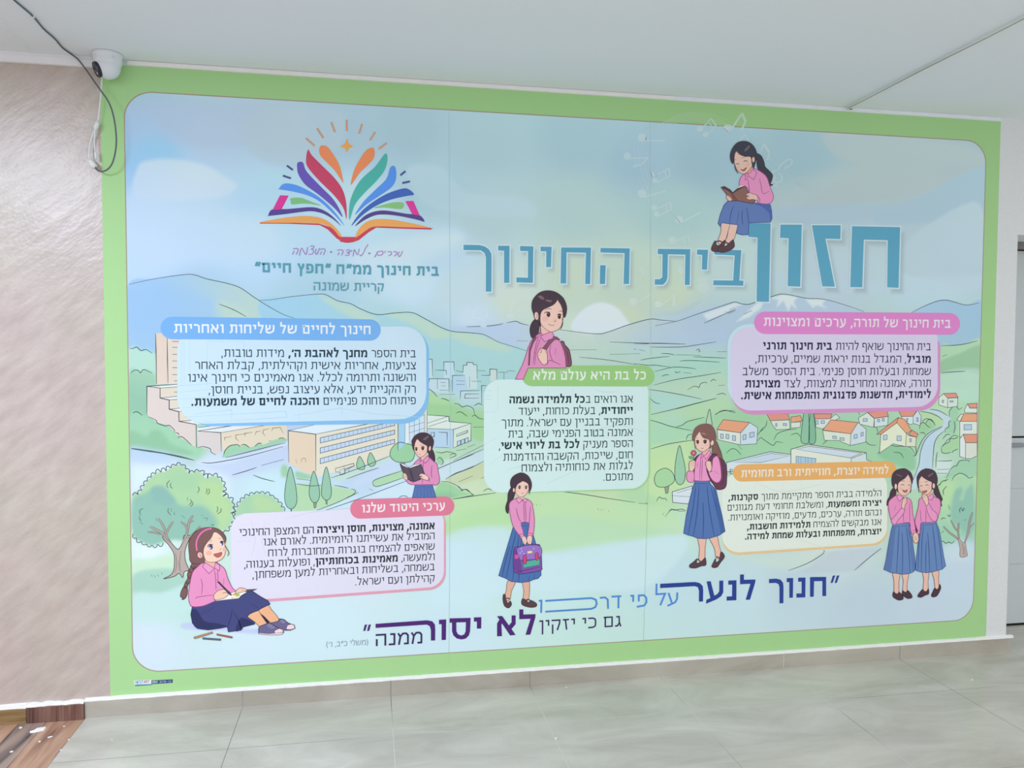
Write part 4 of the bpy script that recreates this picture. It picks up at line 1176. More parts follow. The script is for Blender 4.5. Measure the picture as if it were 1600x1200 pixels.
# right tree crown
frame(1440, 750, 8)
wash([(190, 60), (300, 0), (660, 0), (660, 690), (600, 650), (500, 640), (400, 760), (340, 785), (250, 770), (230, 600), (200, 400)], '#a9d6b0', 3, .9)
wash([(200, 20), (400, 10), (400, 240), (330, 330), (240, 320), (230, 150)], '#b9dea8', 9, .8)
wash([(380, 260), (400, 170), (440, 110), (500, 95), (510, 150), (480, 240), (520, 240), (540, 150), (590, 90), (645, 100), (655, 620), (500, 630), (380, 520), (365, 400)], '#8fbfb0', 4, .9)
wash([(240, 560), (300, 520), (400, 600), (440, 700), (380, 780), (250, 770)], '#9ccdb4', 5, .8)
frame(1100, 840, 3.721)
wash([(690, 85), (1030, 60), (960, 120), (870, 195), (560, 205), (620, 160)], '#bccbd5', 4, .8)
wash([(400, 100), (690, 85), (640, 140), (500, 190), (300, 150), (200, 110)], '#cbdfd0', 9, .6)
# print shade below the seated girl
frame(270, 810, 6)
wash([(70, 1000), (150, 975), (300, 1000), (560, 1030), (820, 1040), (800, 1085), (520, 1062), (300, 1050), (120, 1040)], '#c3cdec', 1.5, .9)
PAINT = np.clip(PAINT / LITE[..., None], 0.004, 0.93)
me = bpy.data.meshes.new('landscape')
vv = np.stack([GX, np.full_like(GX, -18 * STEP), GZ], -1).reshape(-1, 3)
idx = np.arange(NX * NZ).reshape(NZ, NX)
qf = np.stack([idx[:-1, :-1], idx[:-1, 1:], idx[1:, 1:], idx[1:, :-1]], -1).reshape(-1, 4)
me.vertices.add(len(vv)); me.vertices.foreach_set('co', vv.astype(np.float32).ravel())
me.loops.add(qf.size); me.loops.foreach_set('vertex_index', qf.astype(np.int32).ravel())
me.polygons.add(len(qf)); me.polygons.foreach_set('loop_start', np.arange(0, qf.size, 4, dtype=np.int32))
me.update(calc_edges=True)
at = me.attributes.new('ink', 'FLOAT_COLOR', 'POINT')
at.data.foreach_set('color', np.concatenate([PAINT.reshape(-1, 3), np.ones((len(vv), 1))], 1).astype(np.float32).ravel())
me.materials.append(M_INK)
land = bpy.data.objects.new('landscape', me); COL.objects.link(land); land.parent = mural
land.matrix_parent_inverse = Matrix.Translation(-Vector(mural.location)); land['label'] = 'watercolour landscape of sky, hills, streets and lawns'

# ---------------------------------------------------------------- pen lines and drawn things of the landscape
LN = '#4a5c61'


def lines(I, c, w, *paths, sm=1):
    n = I.lv.n
    for q in paths: I.line(q, c, w * 1.15, sm, n=n)


F_ = Fig('hill_outline', 22); B = F_.body; frame(0, 0, 1)
lines(B, LN, 1.0, [(201, 444.5), (240, 436), (289, 429), (306, 430), (322, 435.5), (356, 443), (376, 450), (395, 463), (415, 476), (442, 491), (460, 497)], [(342, 475), (365, 484), (385, 495)],
      [(405, 469), (422, 468.6), (455, 463.7), (498, 459.4), (511, 461.3), (528, 470), (548, 474.6), (564, 483), (589, 491.5), (617, 489), (644, 488.5), (664, 498), (700, 516), (735, 520), (753, 522), (765, 527), (778, 534), (800, 541), (822, 548)],
      [(729, 510.5), (760, 509.5), (778, 507.5), (786, 505.5)], [(792, 504.5), (806, 502), (813, 505), (826, 508.5)], [(872, 515), (930, 521.7), (950, 518.7), (982, 507.5), (1015, 498.7), (1032, 500), (1055, 502)],
      [(1024, 509), (1060.5, 501), (1083, 493), (1110, 484), (1137, 475), (1149, 472), (1159.5, 475), (1170, 475.5), (1181, 472), (1203, 464.5), (1224, 459.4), (1260, 466), (1287, 467.5), (1320, 476.5), (1350, 487)],
      [(1100, 505), (1125, 494), (1150, 483)], [(1137, 491), (1149, 485)], [(1162, 491), (1175, 485)], [(1140, 484), (1148, 481)],
      [(1424, 488.7), (1443, 479), (1463, 471), (1478, 469), (1493, 472.5), (1510, 476.7), (1530, 473.3)], [(1471, 540), (1488, 539.7), (1507, 537.5), (1527, 532.5)], [(1471, 582.5), (1490, 581), (1508, 580)], [(1472, 557), (1480, 554)])
frame(990, 460, 6.667)
lines(B, LN, .9, [(0, 512), (130, 514), (210, 508), (540, 517)], [(170, 548), (350, 549), (520, 546), (680, 523), (860, 495)], [(285, 615), (360, 618), (430, 630)], [(70, 685), (180, 665), (380, 645)], [(440, 628), (700, 636)], [(620, 650), (800, 657), (960, 663)],
      [(480, 695), (600, 688), (900, 706)], [(0, 720), (150, 738), (230, 738), (380, 758)], [(220, 805), (400, 760), (540, 762), (650, 776)], [(210, 945), (450, 885), (700, 848), (910, 812)], [(160, 990), (300, 1010), (520, 1050), (710, 1090)], [(440, 1195), (600, 1150), (860, 1082)],
      [(560, 995), (620, 960), (660, 960), (680, 970), (700, 930), (750, 915), (765, 930)], [(800, 910), (830, 885), (860, 900)], [(880, 950), (950, 945)], [(865, 1045), (930, 1030), (960, 1050)], [(170, 1080), (220, 1125), (275, 1140)], [(0, 568), (30, 572)], [(55, 575), (120, 590)],
      [(870, 597), (970, 597)], [(650, 585), (675, 570), (690, 590), (670, 600)], [(290, 855), (330, 838), (370, 838)], [(430, 800), (445, 815), (490, 805)], [(520, 815), (600, 822)])
frame(700, 340, 4)
lines(B, LN, .8, [(755, 828), (930, 825)], [(1010, 855), (1200, 850)], [(820, 872), (1000, 890), (1180, 920)], [(1010, 778), (1250, 785), (1480, 790)], [(430, 770), (500, 772)])
frame(1000, 620, 6.667)
lines(B, LN, 1.0, [(115, 185), (350, 130), (600, 65), (795, 15)], [(95, 240), (200, 268), (330, 310), (540, 352)], [(375, 315), (440, 295), (490, 260), (560, 240), (670, 215)], [(110, 545), (300, 490), (545, 452)], [(480, 450), (500, 400), (540, 390)],
      [(785, 190), (830, 155), (890, 140), (960, 158), (1000, 165)], [(170, 1090), (200, 1045), (230, 1060), (265, 1060), (280, 1085)], [(300, 1190), (330, 1170), (360, 1180), (440, 1170), (470, 1190)], [(55, 1100), (80, 1115)])
frame(700, 760, 4)
lines(B, LN, 1.0, [(30, 80), (160, 60), (300, 40)], [(560, 28), (700, 32), (850, 50), (1000, 75), (1170, 100)], [(1190, 104), (1250, 110)], [(220, 30), (250, 15), (275, 25)], [(60, 0), (90, 20), (120, 20), (150, 50)])
lines(B, LN, .7, [(535, 105), (538, 118)], [(552, 108), (556, 120)], [(575, 110), (577, 116)], [(935, 135), (942, 150)], [(955, 140), (960, 152)], [(975, 140), (975, 148)], [(1003, 150), (1006, 158)], [(1340, 180), (1350, 165)], [(1355, 190), (1400, 145), (1450, 155), (1490, 150)])
F_.build()

# --- city and streets
F_ = Fig('city_block', 23, 'pale drawn tower blocks behind the green panel'); B = F_.body; frame(655, 550, 5.713)
for q, c_ in (([(55, 65), (115, 65), (120, 300), (55, 300)], '#c8e6ec'), ([(220, 88), (310, 88), (312, 250), (220, 250)], '#c6e4f0'), ([(393, 118), (425, 118), (425, 92), (482, 95), (482, 114), (515, 115), (517, 330), (393, 330)], '#cde6e6'), ([(90, 238), (265, 240), (268, 360), (90, 350)], '#c9e4ea'),
              ([(297, 210), (410, 210), (440, 360), (297, 370)], '#bcdcee'), ([(370, 348), (555, 345), (555, 440), (370, 425)], '#c4e2e6'), ([(632, 152), (692, 155), (692, 260), (632, 260)], '#cfe4de')):
    B.fill(q, c_, 0)
lines(B, LN, .9, [(55, 65), (115, 65), (120, 215)], [(140, 160), (240, 165), (243, 205)], [(220, 160), (220, 88), (310, 88), (312, 165)], [(325, 165), (390, 180), (393, 118), (425, 118), (425, 92), (480, 95), (482, 112), (515, 115), (517, 240)], [(295, 360), (297, 210), (410, 210)],
      [(330, 255), (405, 260)], [(330, 288), (405, 290)], [(450, 220), (450, 320)], [(85, 280), (90, 238), (265, 240), (268, 360)], [(162, 240), (162, 330)], [(190, 272), (235, 272)], [(195, 303), (235, 303)], [(180, 340), (265, 342)], [(180, 378), (320, 378)], [(365, 420), (370, 348), (540, 345)],
      [(535, 373), (412, 375), (405, 412), (535, 412)], [(465, 262), (555, 262)], [(557, 460), (557, 300), (600, 300)], [(520, 165), (590, 168)], [(555, 208), (630, 208), (632, 152), (692, 155), (692, 245)], [(705, 180), (790, 182)], [(757, 182), (757, 250)], [(785, 168), (857, 170)], sm=0)
lines(B, LN, 1.0, [(60, 322), (110, 345), (165, 400)], [(195, 415), (230, 420), (270, 440)], [(310, 460), (350, 465), (385, 490), (430, 480), (480, 505), (495, 560)], [(490, 480), (530, 460), (565, 475)], [(330, 545), (370, 535), (430, 575)], [(470, 575), (500, 565), (530, 590), (575, 600)], [(480, 670), (575, 670)])
F_.build()

F_ = Fig('school_building', 23, 'low drawn building with a blue front'); B = F_.body
B.fill([(75, 690), (305, 692), (303, 855), (75, 850)], '#bddaf0', 0); B.fill([(305, 692), (462, 640), (462, 790), (303, 855)], '#d9ebdc', 0)
B.fill([(75, 560), (265, 575), (268, 620), (460, 638), (305, 692), (75, 684)], '#e0f0e6', 0)
lines(B, LN, 1.0, [(75, 562), (265, 575), (267, 620), (460, 638), (305, 692), (303, 855)], [(75, 682), (305, 692)], [(462, 640), (462, 790), (303, 857)], [(75, 635), (250, 578)], [(85, 665), (250, 612)], [(170, 715), (250, 720), (250, 835)], [(105, 720), (135, 718), (135, 755), (107, 756), (105, 720)],
      [(335, 735), (432, 700), (430, 718), (335, 752), (335, 735)], [(140, 850), (265, 855)], sm=0)
for k_ in range(3): B.fill([(340 + 34 * k_, 798 - 12 * k_), (370 + 34 * k_, 788 - 12 * k_), (368 + 34 * k_, 828 - 12 * k_), (340 + 34 * k_, 838 - 12 * k_)], '#bcd8f0', 0, LN, .8)
lines(B, LN, .9, [(300, 970), (575, 830)], [(170, 1042), (380, 950), (575, 868)], [(235, 1135), (330, 1085), (460, 1035), (575, 975)], [(350, 1160), (480, 1105)], [(550, 1130), (590, 1110)], [(330, 880), (420, 865)], [(430, 850), (500, 825)], [(150, 890), (200, 900), (250, 890), (320, 905)], [(160, 960), (185, 940), (215, 985), (190, 1010)])
F_.build()

F_ = Fig('tall_building', 23, 'drawn stepped tower with peach side wall'); B = F_.body; frame(190, 530, 6.315)
B.fill([(340, -60), (452, -60), (458, 440), (345, 450)], '#ecdcca', 0); B.fill([(452, -60), (640, -60), (640, 450), (458, 440)], '#ece2d2', 0)
B.fill([(250, 465), (380, 480), (380, 580), (470, 600), (470, 690), (565, 715), (568, 810), (735, 840), (740, 1075), (690, 1040), (560, 960), (520, 915), (460, 850), (350, 825), (270, 765), (250, 730)], '#e7ddd5', 0)
B.fill([(380, 484), (640, 468), (640, 560), (380, 580)], '#ece4d0', 0); B.fill([(470, 602), (680, 580), (680, 680), (470, 690)], '#ece4d0', 0); B.fill([(565, 716), (760, 690), (760, 800), (568, 810)], '#ece4d0', 0)
for q in ([(250, 465), (640, 440), (640, 468), (380, 482)], [(380, 580), (640, 556), (640, 586), (470, 602)], [(470, 690), (700, 668), (700, 700), (565, 716)], [(568, 810), (760, 795), (800, 830), (735, 842)]): B.fill(q, '#eef4f2', 0)
lines(B, LN, 1.3, [(335, -55), (340, 100), (345, 440)], [(450, -20), (453, 200), (458, 430)], [(250, 735), (250, 465), (570, 443)], [(250, 465), (380, 482), (380, 580), (470, 600), (470, 690), (565, 715), (568, 810), (735, 842), (738, 1070)], [(380, 482), (570, 470)], [(380, 580), (570, 562)], [(470, 600), (570, 592)], [(470, 690), (600, 678)], [(565, 715), (620, 708)], [(568, 810), (690, 800)], sm=0)
lines(B, LN, 1.3, *[[(500, y_), (565, y_ + 2)] for y_ in (22, 80, 148, 214, 280, 348)], [(518, 412), (565, 408)], [(518, 522), (565, 522)], sm=0)
lines(B, LN, 1.1, [(82, 88), (110, 92), (150, 78), (190, 112), (240, 102), (302, 138)], [(88, 335), (130, 305), (165, 310), (187, 332), (220, 300), (302, 335)], [(110, 730), (150, 715), (205, 752)], [(268, 765), (340, 800), (355, 828), (430, 855), (470, 850), (520, 895), (522, 920)], [(530, 920), (560, 930), (562, 950)], [(552, 970), (600, 965), (690, 1045)],
      [(95, 1080), (250, 1105), (400, 1125), (560, 1160), (720, 1195)])
F_.build()

F_ = Fig('low_building', 23, 'drawn low wing with pale cream wall'); B = F_.body; frame(180, 640, 5.333)
B.fill([(680, 180), (880, 190), (885, 360), (830, 372), (780, 330), (690, 310)], '#e0dad6', 0); B.fill([(880, 192), (1430, 100), (1430, 262), (1200, 310), (960, 340), (900, 370)], '#e8dfc6', 0); B.fill([(680, 178), (690, 150), (1100, 100), (1430, 92), (1430, 105), (880, 192)], '#eaf2f2', 0)
lines(B, LN, 1.1, [(675, 125), (675, 315)], [(685, 178), (880, 192), (885, 350)], [(880, 192), (1440, 100)], [(690, 178), (1000, 130), (1200, 118)], [(695, 150), (900, 125)], sm=0)
lines(B, '#8a7a64', .9, [(970, 222), (910, 235), (915, 258)], [(1090, 200), (1005, 212), (1005, 240), (1030, 262)], [(1145, 188), (1080, 198), (1080, 222)], [(1215, 178), (1175, 185), (1165, 212)], [(1285, 160), (1235, 170), (1230, 195), (1250, 220)], [(1400, 195), (1375, 148), (1310, 155), (1305, 180)], sm=0)
B.fill([(900, 370), (915, 335), (960, 300), (1020, 292), (1050, 308), (1085, 290), (1120, 315), (1165, 300), (1200, 280), (1240, 290), (1320, 255), (1400, 240), (1425, 262), (1200, 325), (1000, 370), (900, 400)], '#a4d8b4')
lines(B, LN, 1.0, [(690, 318), (730, 308), (790, 325), (800, 355), (840, 378)], [(905, 375), (920, 335), (960, 300), (1020, 292), (1040, 310)], [(1045, 300), (1080, 290), (1120, 318)], [(1165, 305), (1195, 280), (1220, 282)], [(1280, 262), (1300, 258)], [(1360, 245), (1385, 235), (1412, 245)])
lines(B, LN, 1.1, [(135, 322), (300, 345), (520, 385), (660, 422)], [(720, 440), (790, 445), (900, 430), (1100, 390), (1400, 308)], [(920, 400), (1100, 355), (1420, 275)], [(975, 545), (1080, 515), (1180, 482)], [(1220, 465), (1405, 415)], [(1150, 545), (1230, 575), (1330, 600)])
F_.build()

F_ = Fig('long_building', 24, 'drawn long school building with three rows of windows'); B = F_.body; frame(440, 640, 5.333)
B.fill([(55, 175), (285, 205), (285, 545), (180, 520), (60, 440)], '#ead9c0', 0); B.fill([(285, 205), (970, 72), (970, 360), (640, 470), (300, 560), (285, 545)], '#e8e5d0', 0); B.fill([(55, 175), (430, 88), (960, 70), (285, 205)], '#e2f3f9', 0)
for a_, b_ in ((235, 98), (320, 170), (408, 247)):
    B.fill([(322, a_), (942, b_), (942, b_ + 34), (322, a_ + 43)], '#c6dcf2', 0, LN, .9)
    n_ = 18
    lines(B, LN, .7, *[[(322 + 620 * k_ / n_, a_ + (b_ - a_) * k_ / n_), (322 + 620 * k_ / n_, a_ + 43 + (b_ - a_ - 9) * k_ / n_)] for k_ in range(1, n_)], sm=0)
lines(B, LN, 1.1, [(60, 440), (55, 175), (285, 205), (285, 515)], [(285, 205), (820, 100), (970, 72), (970, 340)], [(55, 175), (430, 92)], sm=0)
lines(B, '#b39a78', .9, [(120, 410), (125, 450)], [(165, 440), (170, 410), (200, 410), (200, 440)])
B.fill([(975, 60), (1030, 60), (1028, 285), (975, 340)], '#aad6f2', 0); B.fill([(1030, 60), (1062, 60), (1064, 270), (1028, 285)], '#e6f2f4', 0)
B.fill([(1062, 90), (1190, 50), (1190, 205), (1066, 265)], '#d2e8f6', 0); B.fill([(1190, -20), (1212, -20), (1212, 200), (1190, 205)], '#dfe4e0', 0)
lines(B, LN, .9, [(1030, 90), (1028, 285)], [(1062, 90), (1066, 260)], [(1190, 40), (1190, 205)], [(1212, -10), (1212, 200)], [(1062, 145), (1190, 105)], [(1062, 195), (1190, 155)], [(1105, 90), (1105, 250)], [(1148, 75), (1148, 230)], sm=0)
lines(B, LN, .9, [(410, 570), (640, 490), (905, 385)], [(540, 578), (700, 520), (810, 485)], [(120, 575), (240, 590)], [(120, 618), (240, 635), (330, 630)], [(440, 630), (520, 645), (555, 655)], [(580, 660), (615, 675), (600, 705), (540, 735)], [(280, 845), (460, 775), (640, 690)], [(330, 850), (640, 745), (1090, 575)], [(730, 660), (765, 675)],
      [(760, 612), (790, 580), (1010, 508)], [(760, 612), (775, 637), (830, 632), (1020, 565)], [(1330, 598), (1400, 605), (1480, 645), (1500, 675), (1530, 665), (1590, 705), (1585, 715), (1430, 745)], [(1305, 490), (1450, 430), (1600, 372)], [(1365, 580), (1450, 530), (1520, 505), (1600, 470)], [(1400, 380), (1440, 365), (1450, 385), (1400, 405)],
      [(975, 738), (1000, 720), (1040, 722), (1050, 740)])
lines(B, LN, .9, [(450, 520), (448, 490), (520, 470), (600, 448), (605, 470), (530, 500), (525, 535), (490, 545), (485, 520), (450, 520)], [(520, 470), (525, 510)], [(560, 490), (562, 520)], [(600, 470), (480, 505)], sm=0)
F_.build()

# --- trees of the left half
TREE = '#9ccdb0'


def small_tree(base, fr, pts, c, label=None, trunk=None, tc='#9aa48e', w=1.0, inner=()):
    F2 = Fig('tree', base, label); frame(*fr)
    if trunk: F2['trunk'].fill(trunk, tc, 0, LN, .8)
    F2.body.fill(pts, c, 1, LN, w)
    lines(F2.body, LN, .8, *inner) if inner else None
    F2.build()


f5 = (440, 640, 5.333)
small_tree(30, f5, [(72, 478), (40, 590), (25, 720), (40, 800), (80, 828), (115, 800), (128, 740), (110, 600)], TREE, 'tallest of three drawn cypresses', [(76, 820), (84, 820), (84, 880), (78, 880)])
small_tree(30, f5, [(268, 513), (240, 600), (230, 700), (250, 760), (280, 775), (305, 755), (318, 700), (300, 600)], TREE, 'middle of three drawn cypresses', [(264, 770), (292, 770), (285, 815), (272, 820)])
small_tree(30, f5, [(372, 478), (345, 570), (332, 690), (345, 735), (375, 755), (405, 735), (415, 680), (400, 570)], TREE, 'right of three drawn cypresses', [(366, 750), (380, 750), (379, 790), (370, 785)])
small_tree(30, f5, [(650, 390), (628, 440), (625, 475), (650, 500), (690, 492), (688, 450)], '#a0d0ac')
small_tree(30, f5, [(740, 358), (716, 420), (720, 450), (745, 475), (780, 455), (778, 420)], '#a0d0ac')
small_tree(30, f5, [(960, 435), (912, 400), (905, 350), (935, 300), (985, 272), (1040, 284), (1090, 300), (1110, 360), (1090, 420), (1040, 440)], '#a0d5a6', 'round drawn tree beside the reading girl', [(1000, 430), (1030, 430), (1022, 480), (1005, 480)])
F_ = Fig('tree', 30, 'large drawn tree at the left with grey-brown trunk'); B = F_.body
frame(180, 840, 5.457)
B.fill([(405, 0), (435, -10), (500, 70), (540, 98), (575, 40), (590, -20), (640, -10), (615, 50), (595, 120), (600, 200), (628, 275), (590, 290), (575, 340), (545, 305), (500, 332), (415, 350), (470, 320), (500, 270), (503, 150), (465, 75)], '#bcafa6', 1, '#5a5652', 1.2)
lines(B, '#8a7e78', 1.0, [(515, 130), (525, 220), (510, 300)], [(560, 110), (550, 220), (560, 300)], [(540, 200), (545, 280)])
frame(180, 640, 5.333)
for q, w_ in (([(455, 1110), (405, 1040), (340, 1000), (290, 975)], 3.2), ([(440, 1085), (405, 980), (360, 905)], 2.6), ([(425, 1040), (445, 990), (485, 930)], 2.4), ([(400, 1045), (330, 1025), (270, 1020)], 1.8), ([(560, 1110), (595, 1040), (615, 940), (650, 880)], 3.0), ([(598, 1030), (590, 970), (545, 935)], 2.2), ([(600, 1075), (660, 1030), (710, 970)], 2.4), ([(615, 945), (655, 925)], 1.6)):
    B.line(q, '#5f605c', w_ + 1.2); B.line(q, '#b0a9a0', w_)
cr = [(145, 715), (200, 700), (235, 640), (270, 590), (340, 530), (420, 510), (490, 470), (560, 465), (620, 530), (700, 512), (760, 570), (820, 548), (885, 590), (908, 650), (890, 710), (952, 742), (982, 800), (965, 880), (985, 900), (930, 1000), (870, 1005)]
rnd = random.Random(4)


def scallop(I, pts, step, amp, c, w):
    P = catmull(np.array(pts, float), 8); d = np.r_[0, np.cumsum(np.hypot(*np.diff(P, axis=0).T))]
    n_ = max(2, int(d[-1] / step)); out = []
    t_ = np.linspace(0, d[-1], n_ + 1); Q = np.stack([np.interp(t_, d, P[:, 0]), np.interp(t_, d, P[:, 1])], 1)
    for i in range(n_):
        a_, b_ = Q[i], Q[i + 1]; nn = np.array([b_[1] - a_[1], a_[0] - b_[0]]); nn = nn / (np.hypot(*nn) + 1e-6); m_ = amp * rnd.uniform(.6, 1.2)
        out += [a_, a_ * .75 + b_ * .25 + nn * m_ * .8, a_ * .35 + b_ * .65 + nn * m_]
    out.append(Q[-1]); I.line(out, c, w, 1, taper=False)


scallop(B, cr, 46, 24, LN, 1.2)
scallop(B, [(400, 1110), (300, 1130), (200, 1090), (150, 1035)], 42, 20, LN, 1.1)
scallop(B, [(990, 890), (1040, 770), (1130, 710), (1230, 698), (1330, 740), (1410, 845)], 44, 20, LN, 1.1)
lines(B, '#5d7f74', 1.0, [(455, 590), (430, 620), (440, 655)], [(465, 610), (460, 640), (480, 658)], [(690, 640), (700, 665), (685, 695)], [(760, 655), (765, 680), (755, 700)], [(780, 655), (785, 690), (765, 708)], [(600, 730), (605, 760)], [(625, 745), (635, 770), (615, 795)], [(645, 765), (645, 790), (625, 808)],
      [(235, 825), (205, 840), (210, 880)], [(200, 885), (205, 915), (220, 925)], [(205, 935), (230, 955)], [(445, 820), (440, 850), (465, 880)], [(470, 820), (465, 850)], [(490, 850), (495, 880)], [(850, 805), (855, 830), (845, 855)], [(880, 820), (880, 850), (850, 870)], [(720, 880), (730, 885)], [(735, 905), (770, 900)], [(770, 905), (760, 925)], [(555, 880), (580, 905)], [(340, 905), (350, 930)], [(800, 955), (815, 965), (820, 955)])
frame(180, 840, 5.457)
lines(B, '#5d7f74', .9, [(305, 318), (318, 335)], [(330, 318), (345, 340)], [(358, 310), (372, 332)], [(395, 295), (400, 315)])
F_.build()

# --- right half: houses, white school, trees
ROOF = '#e8a884'
f3 = (1100, 630, 3.721)


def house(label, fr, polys, wins=(), extra=()):
    F2 = Fig('house', 24, label); frame(*fr)
    for q, c_ in polys[1:] + polys[:1]:
        (F2['roof'] if q is polys[0][0] or c_ in (ROOF, '#e29a88', '#e09a80') else F2.body).fill(q, c_, 0, LN, .8)
    for x_, y_, w_, h_, sk in wins: F2['window'].fill([(x_, y_), (x_ + w_, y_ + sk), (x_ + w_, y_ + h_ + sk), (x_, y_ + h_)], '#b3cfe6', 0, LN, .7)
    F2.build()


house('drawn house with orange roof right of the girl holding a flower', f3, [([(112, 95), (265, 112), (214, 172), (75, 152)], ROOF), ([(78, 154), (212, 172), (212, 242), (80, 212)], '#dfe9de'), ([(212, 172), (265, 112), (312, 142), (306, 236), (212, 242)], '#cfe0ea')], [(95, 178, 17, 26, 2), (127, 180, 18, 26, 2), (165, 188, 18, 28, 2), (226, 186, 18, 28, -5), (265, 172, 26, 28, -5)])
house('small drawn house just under the lilac panel, left of the cypresses', f3, [([(365, 62), (490, 62), (498, 96), (385, 102)], '#e29a88'), ([(386, 102), (496, 97), (500, 150), (420, 155), (400, 130)], '#d6e6d8'), ([(506, 80), (560, 72), (572, 104), (505, 112)], ROOF), ([(505, 112), (560, 108), (560, 140), (505, 145)], '#d9e6d4')], [(460, 118, 20, 12, 0), (416, 118, 8, 16, 0)])
house('drawn house right of the two cypresses', f3, [([(640, 62), (745, 62), (735, 90), (645, 92)], '#e29a88'), ([(645, 92), (735, 90), (765, 62), (790, 85), (740, 110), (690, 150), (650, 140)], '#d6e6dc')], [(648, 102, 15, 20, 0), (680, 102, 20, 16, 0)])
house('large drawn house with orange roof in the middle of the village', f3, [([(738, 96), (895, 112), (854, 178), (690, 156)], ROOF), ([(690, 158), (854, 178), (850, 246), (780, 216), (700, 216)], '#dce7d6'), ([(854, 178), (895, 112), (942, 150), (940, 226), (880, 240), (850, 246)], '#cfdfe6')], [(748, 190, 22, 14, 2), (790, 200, 24, 15, 2), (872, 184, 18, 22, -4), (912, 172, 14, 20, -4)])
house('drawn house touching the lower edge of the lilac panel', f3, [([(950, 52), (1064, 46), (1072, 76), (990, 88)], '#e29a88'), ([(898, 85), (950, 54), (990, 90), (985, 140), (905, 122)], '#d8e6dc'), ([(990, 89), (1070, 77), (1068, 128), (990, 140)], '#d4e2e2')], [(925, 90, 24, 16, -1), (1008, 94, 12, 14, 0), (1036, 88, 12, 16, 0)])
house('drawn gabled house with cream front by the road', f3, [([(1130, 84), (1168, 94), (1206, 160), (1176, 176), (1120, 112)], ROOF), ([(1003, 180), (1128, 84), (1132, 112), (1030, 180)], '#e09a80'), ([(1028, 182), (1124, 112), (1176, 176), (1172, 252), (1100, 236), (1020, 290)], '#e2e9d0'), ([(1188, 184), (1210, 156), (1246, 180), (1236, 198)], '#e09a80'), ([(1176, 176), (1196, 190), (1234, 198), (1230, 252), (1172, 252)], '#dde2c8')], [(1042, 186, 22, 28, -2), (1122, 190, 24, 28, 0), (1196, 206, 9, 18, 0)])
house('small drawn house where the road bends', f3, [([(1130, 42), (1240, 38), (1216, 76), (1148, 78)], '#e29a88'), ([(1150, 78), (1216, 76), (1216, 118), (1200, 125), (1150, 92)], '#d6e6e4'), ([(1216, 76), (1242, 40), (1262, 76), (1256, 130), (1216, 118)], '#cfe0e8')], [(1178, 88, 6, 18, 0), (1236, 84, 9, 22, 0)])
f9 = (1420, 630, 9.233)
house('drawn house with blue window at the right border', f9, [([(790, 155), (985, 150), (985, 262), (745, 262)], ROOF), ([(690, 240), (745, 160), (792, 156), (740, 262)], '#d9e0cc'), ([(735, 262), (985, 262), (985, 448), (790, 448), (735, 505)], '#dbe8e0')], [(795, 310, 110, 74, -2)])
house('lower drawn house at the right border', f9, [([(785, 450), (985, 445), (985, 568), (818, 568)], '#e09a80'), ([(818, 570), (985, 570), (985, 760), (900, 800), (818, 800)], '#d6ddd2'), ([(735, 512), (785, 450), (818, 568), (818, 795), (735, 770)], '#dce8e6')])
house('topmost drawn house at the right border', f9, [([(845, 10), (985, 0), (985, 70), (880, 70)], '#e29a88'), ([(805, 90), (845, 12), (880, 72), (985, 72), (985, 140), (805, 135)], '#dfeae2')])
house('small drawn house right of the lilac panel', (1380, 460, 6), [([(565, 930), (680, 925), (702, 966), (605, 972)], '#e29a88'), ([(522, 965), (566, 930), (606, 974), (602, 1062), (520, 1035)], '#dbeadc'), ([(605, 974), (700, 968), (696, 1050), (602, 1062)], '#d2e6da')], [(552, 992, 14, 22, 0), (625, 998, 30, 12, -1)])
F_ = Fig('white_building', 25, 'flat-roofed white drawn building behind the orange heading bar'); B = F_.body; frame(*f3)
B.fill([(130, 345), (385, 282), (505, 298), (505, 350), (130, 400)], '#d6e4e8', 0, LN, 1.0); B.fill([(170, 344), (390, 292), (498, 306), (330, 345)], '#c6dae6', 0, LN, .7)
B.fill([(505, 268), (605, 240), (942, 288), (945, 330), (1010, 350), (505, 352)], '#dfe8da', 0, LN, 1.1); B.fill([(535, 268), (610, 250), (915, 290), (850, 318)], '#cddde8', 0, LN, .8); B.fill([(855, 322), (942, 288), (945, 330), (1010, 350), (855, 352)], '#d0dfe0', 0, LN, .8)
B.fill([(535, 308), (650, 322), (648, 350), (535, 350)], '#a9cce4', 0, LN, .7)
lines(B, LN, .7, *[[(x_, 310 + (x_ - 535) * .12), (x_, 350)] for x_ in (548, 562, 590, 605, 625)], sm=0)
lines(B, LN, 1.0, [(130, 345), (135, 420)], [(170, 385), (152, 385), (153, 410), (172, 410)], sm=0)
F_.build()
small_tree(26, f3, [(600, -25), (580, 60), (568, 150), (566, 225), (608, 228), (612, 150), (608, 60)], '#92c6a6', 'left one of the two dark cypresses in the village')
small_tree(26, f3, [(625, 28), (612, 110), (610, 170), (612, 232), (646, 228), (648, 160), (640, 90)], '#88bd9e', 'right one of the two dark cypresses in the village')
f6 = (1000, 620, 6.667)
small_tree(26, f6, [(413, 508), (385, 590), (365, 720), (362, 830), (380, 890), (415, 917), (455, 890), (470, 820), (470, 740), (440, 600)], '#9fd0ae', 'drawn cypress left of the girl holding a flower')
small_tree(26, f6, [(725, 130), (702, 200), (690, 290), (748, 300), (742, 225)], '#b4d8bc')
small_tree(26, f6, [(150, 880), (158, 815), (195, 768), (265, 744), (330, 780), (360, 850), (340, 900), (280, 935), (230, 942), (175, 930)], '#abdaa6', 'round drawn tree near the green panel', [(252, 920), (302, 920), (292, 1000), (268, 1008)])
F_ = Fig('garden_wall', 26, 'pale drawn garden wall'); B = F_.body
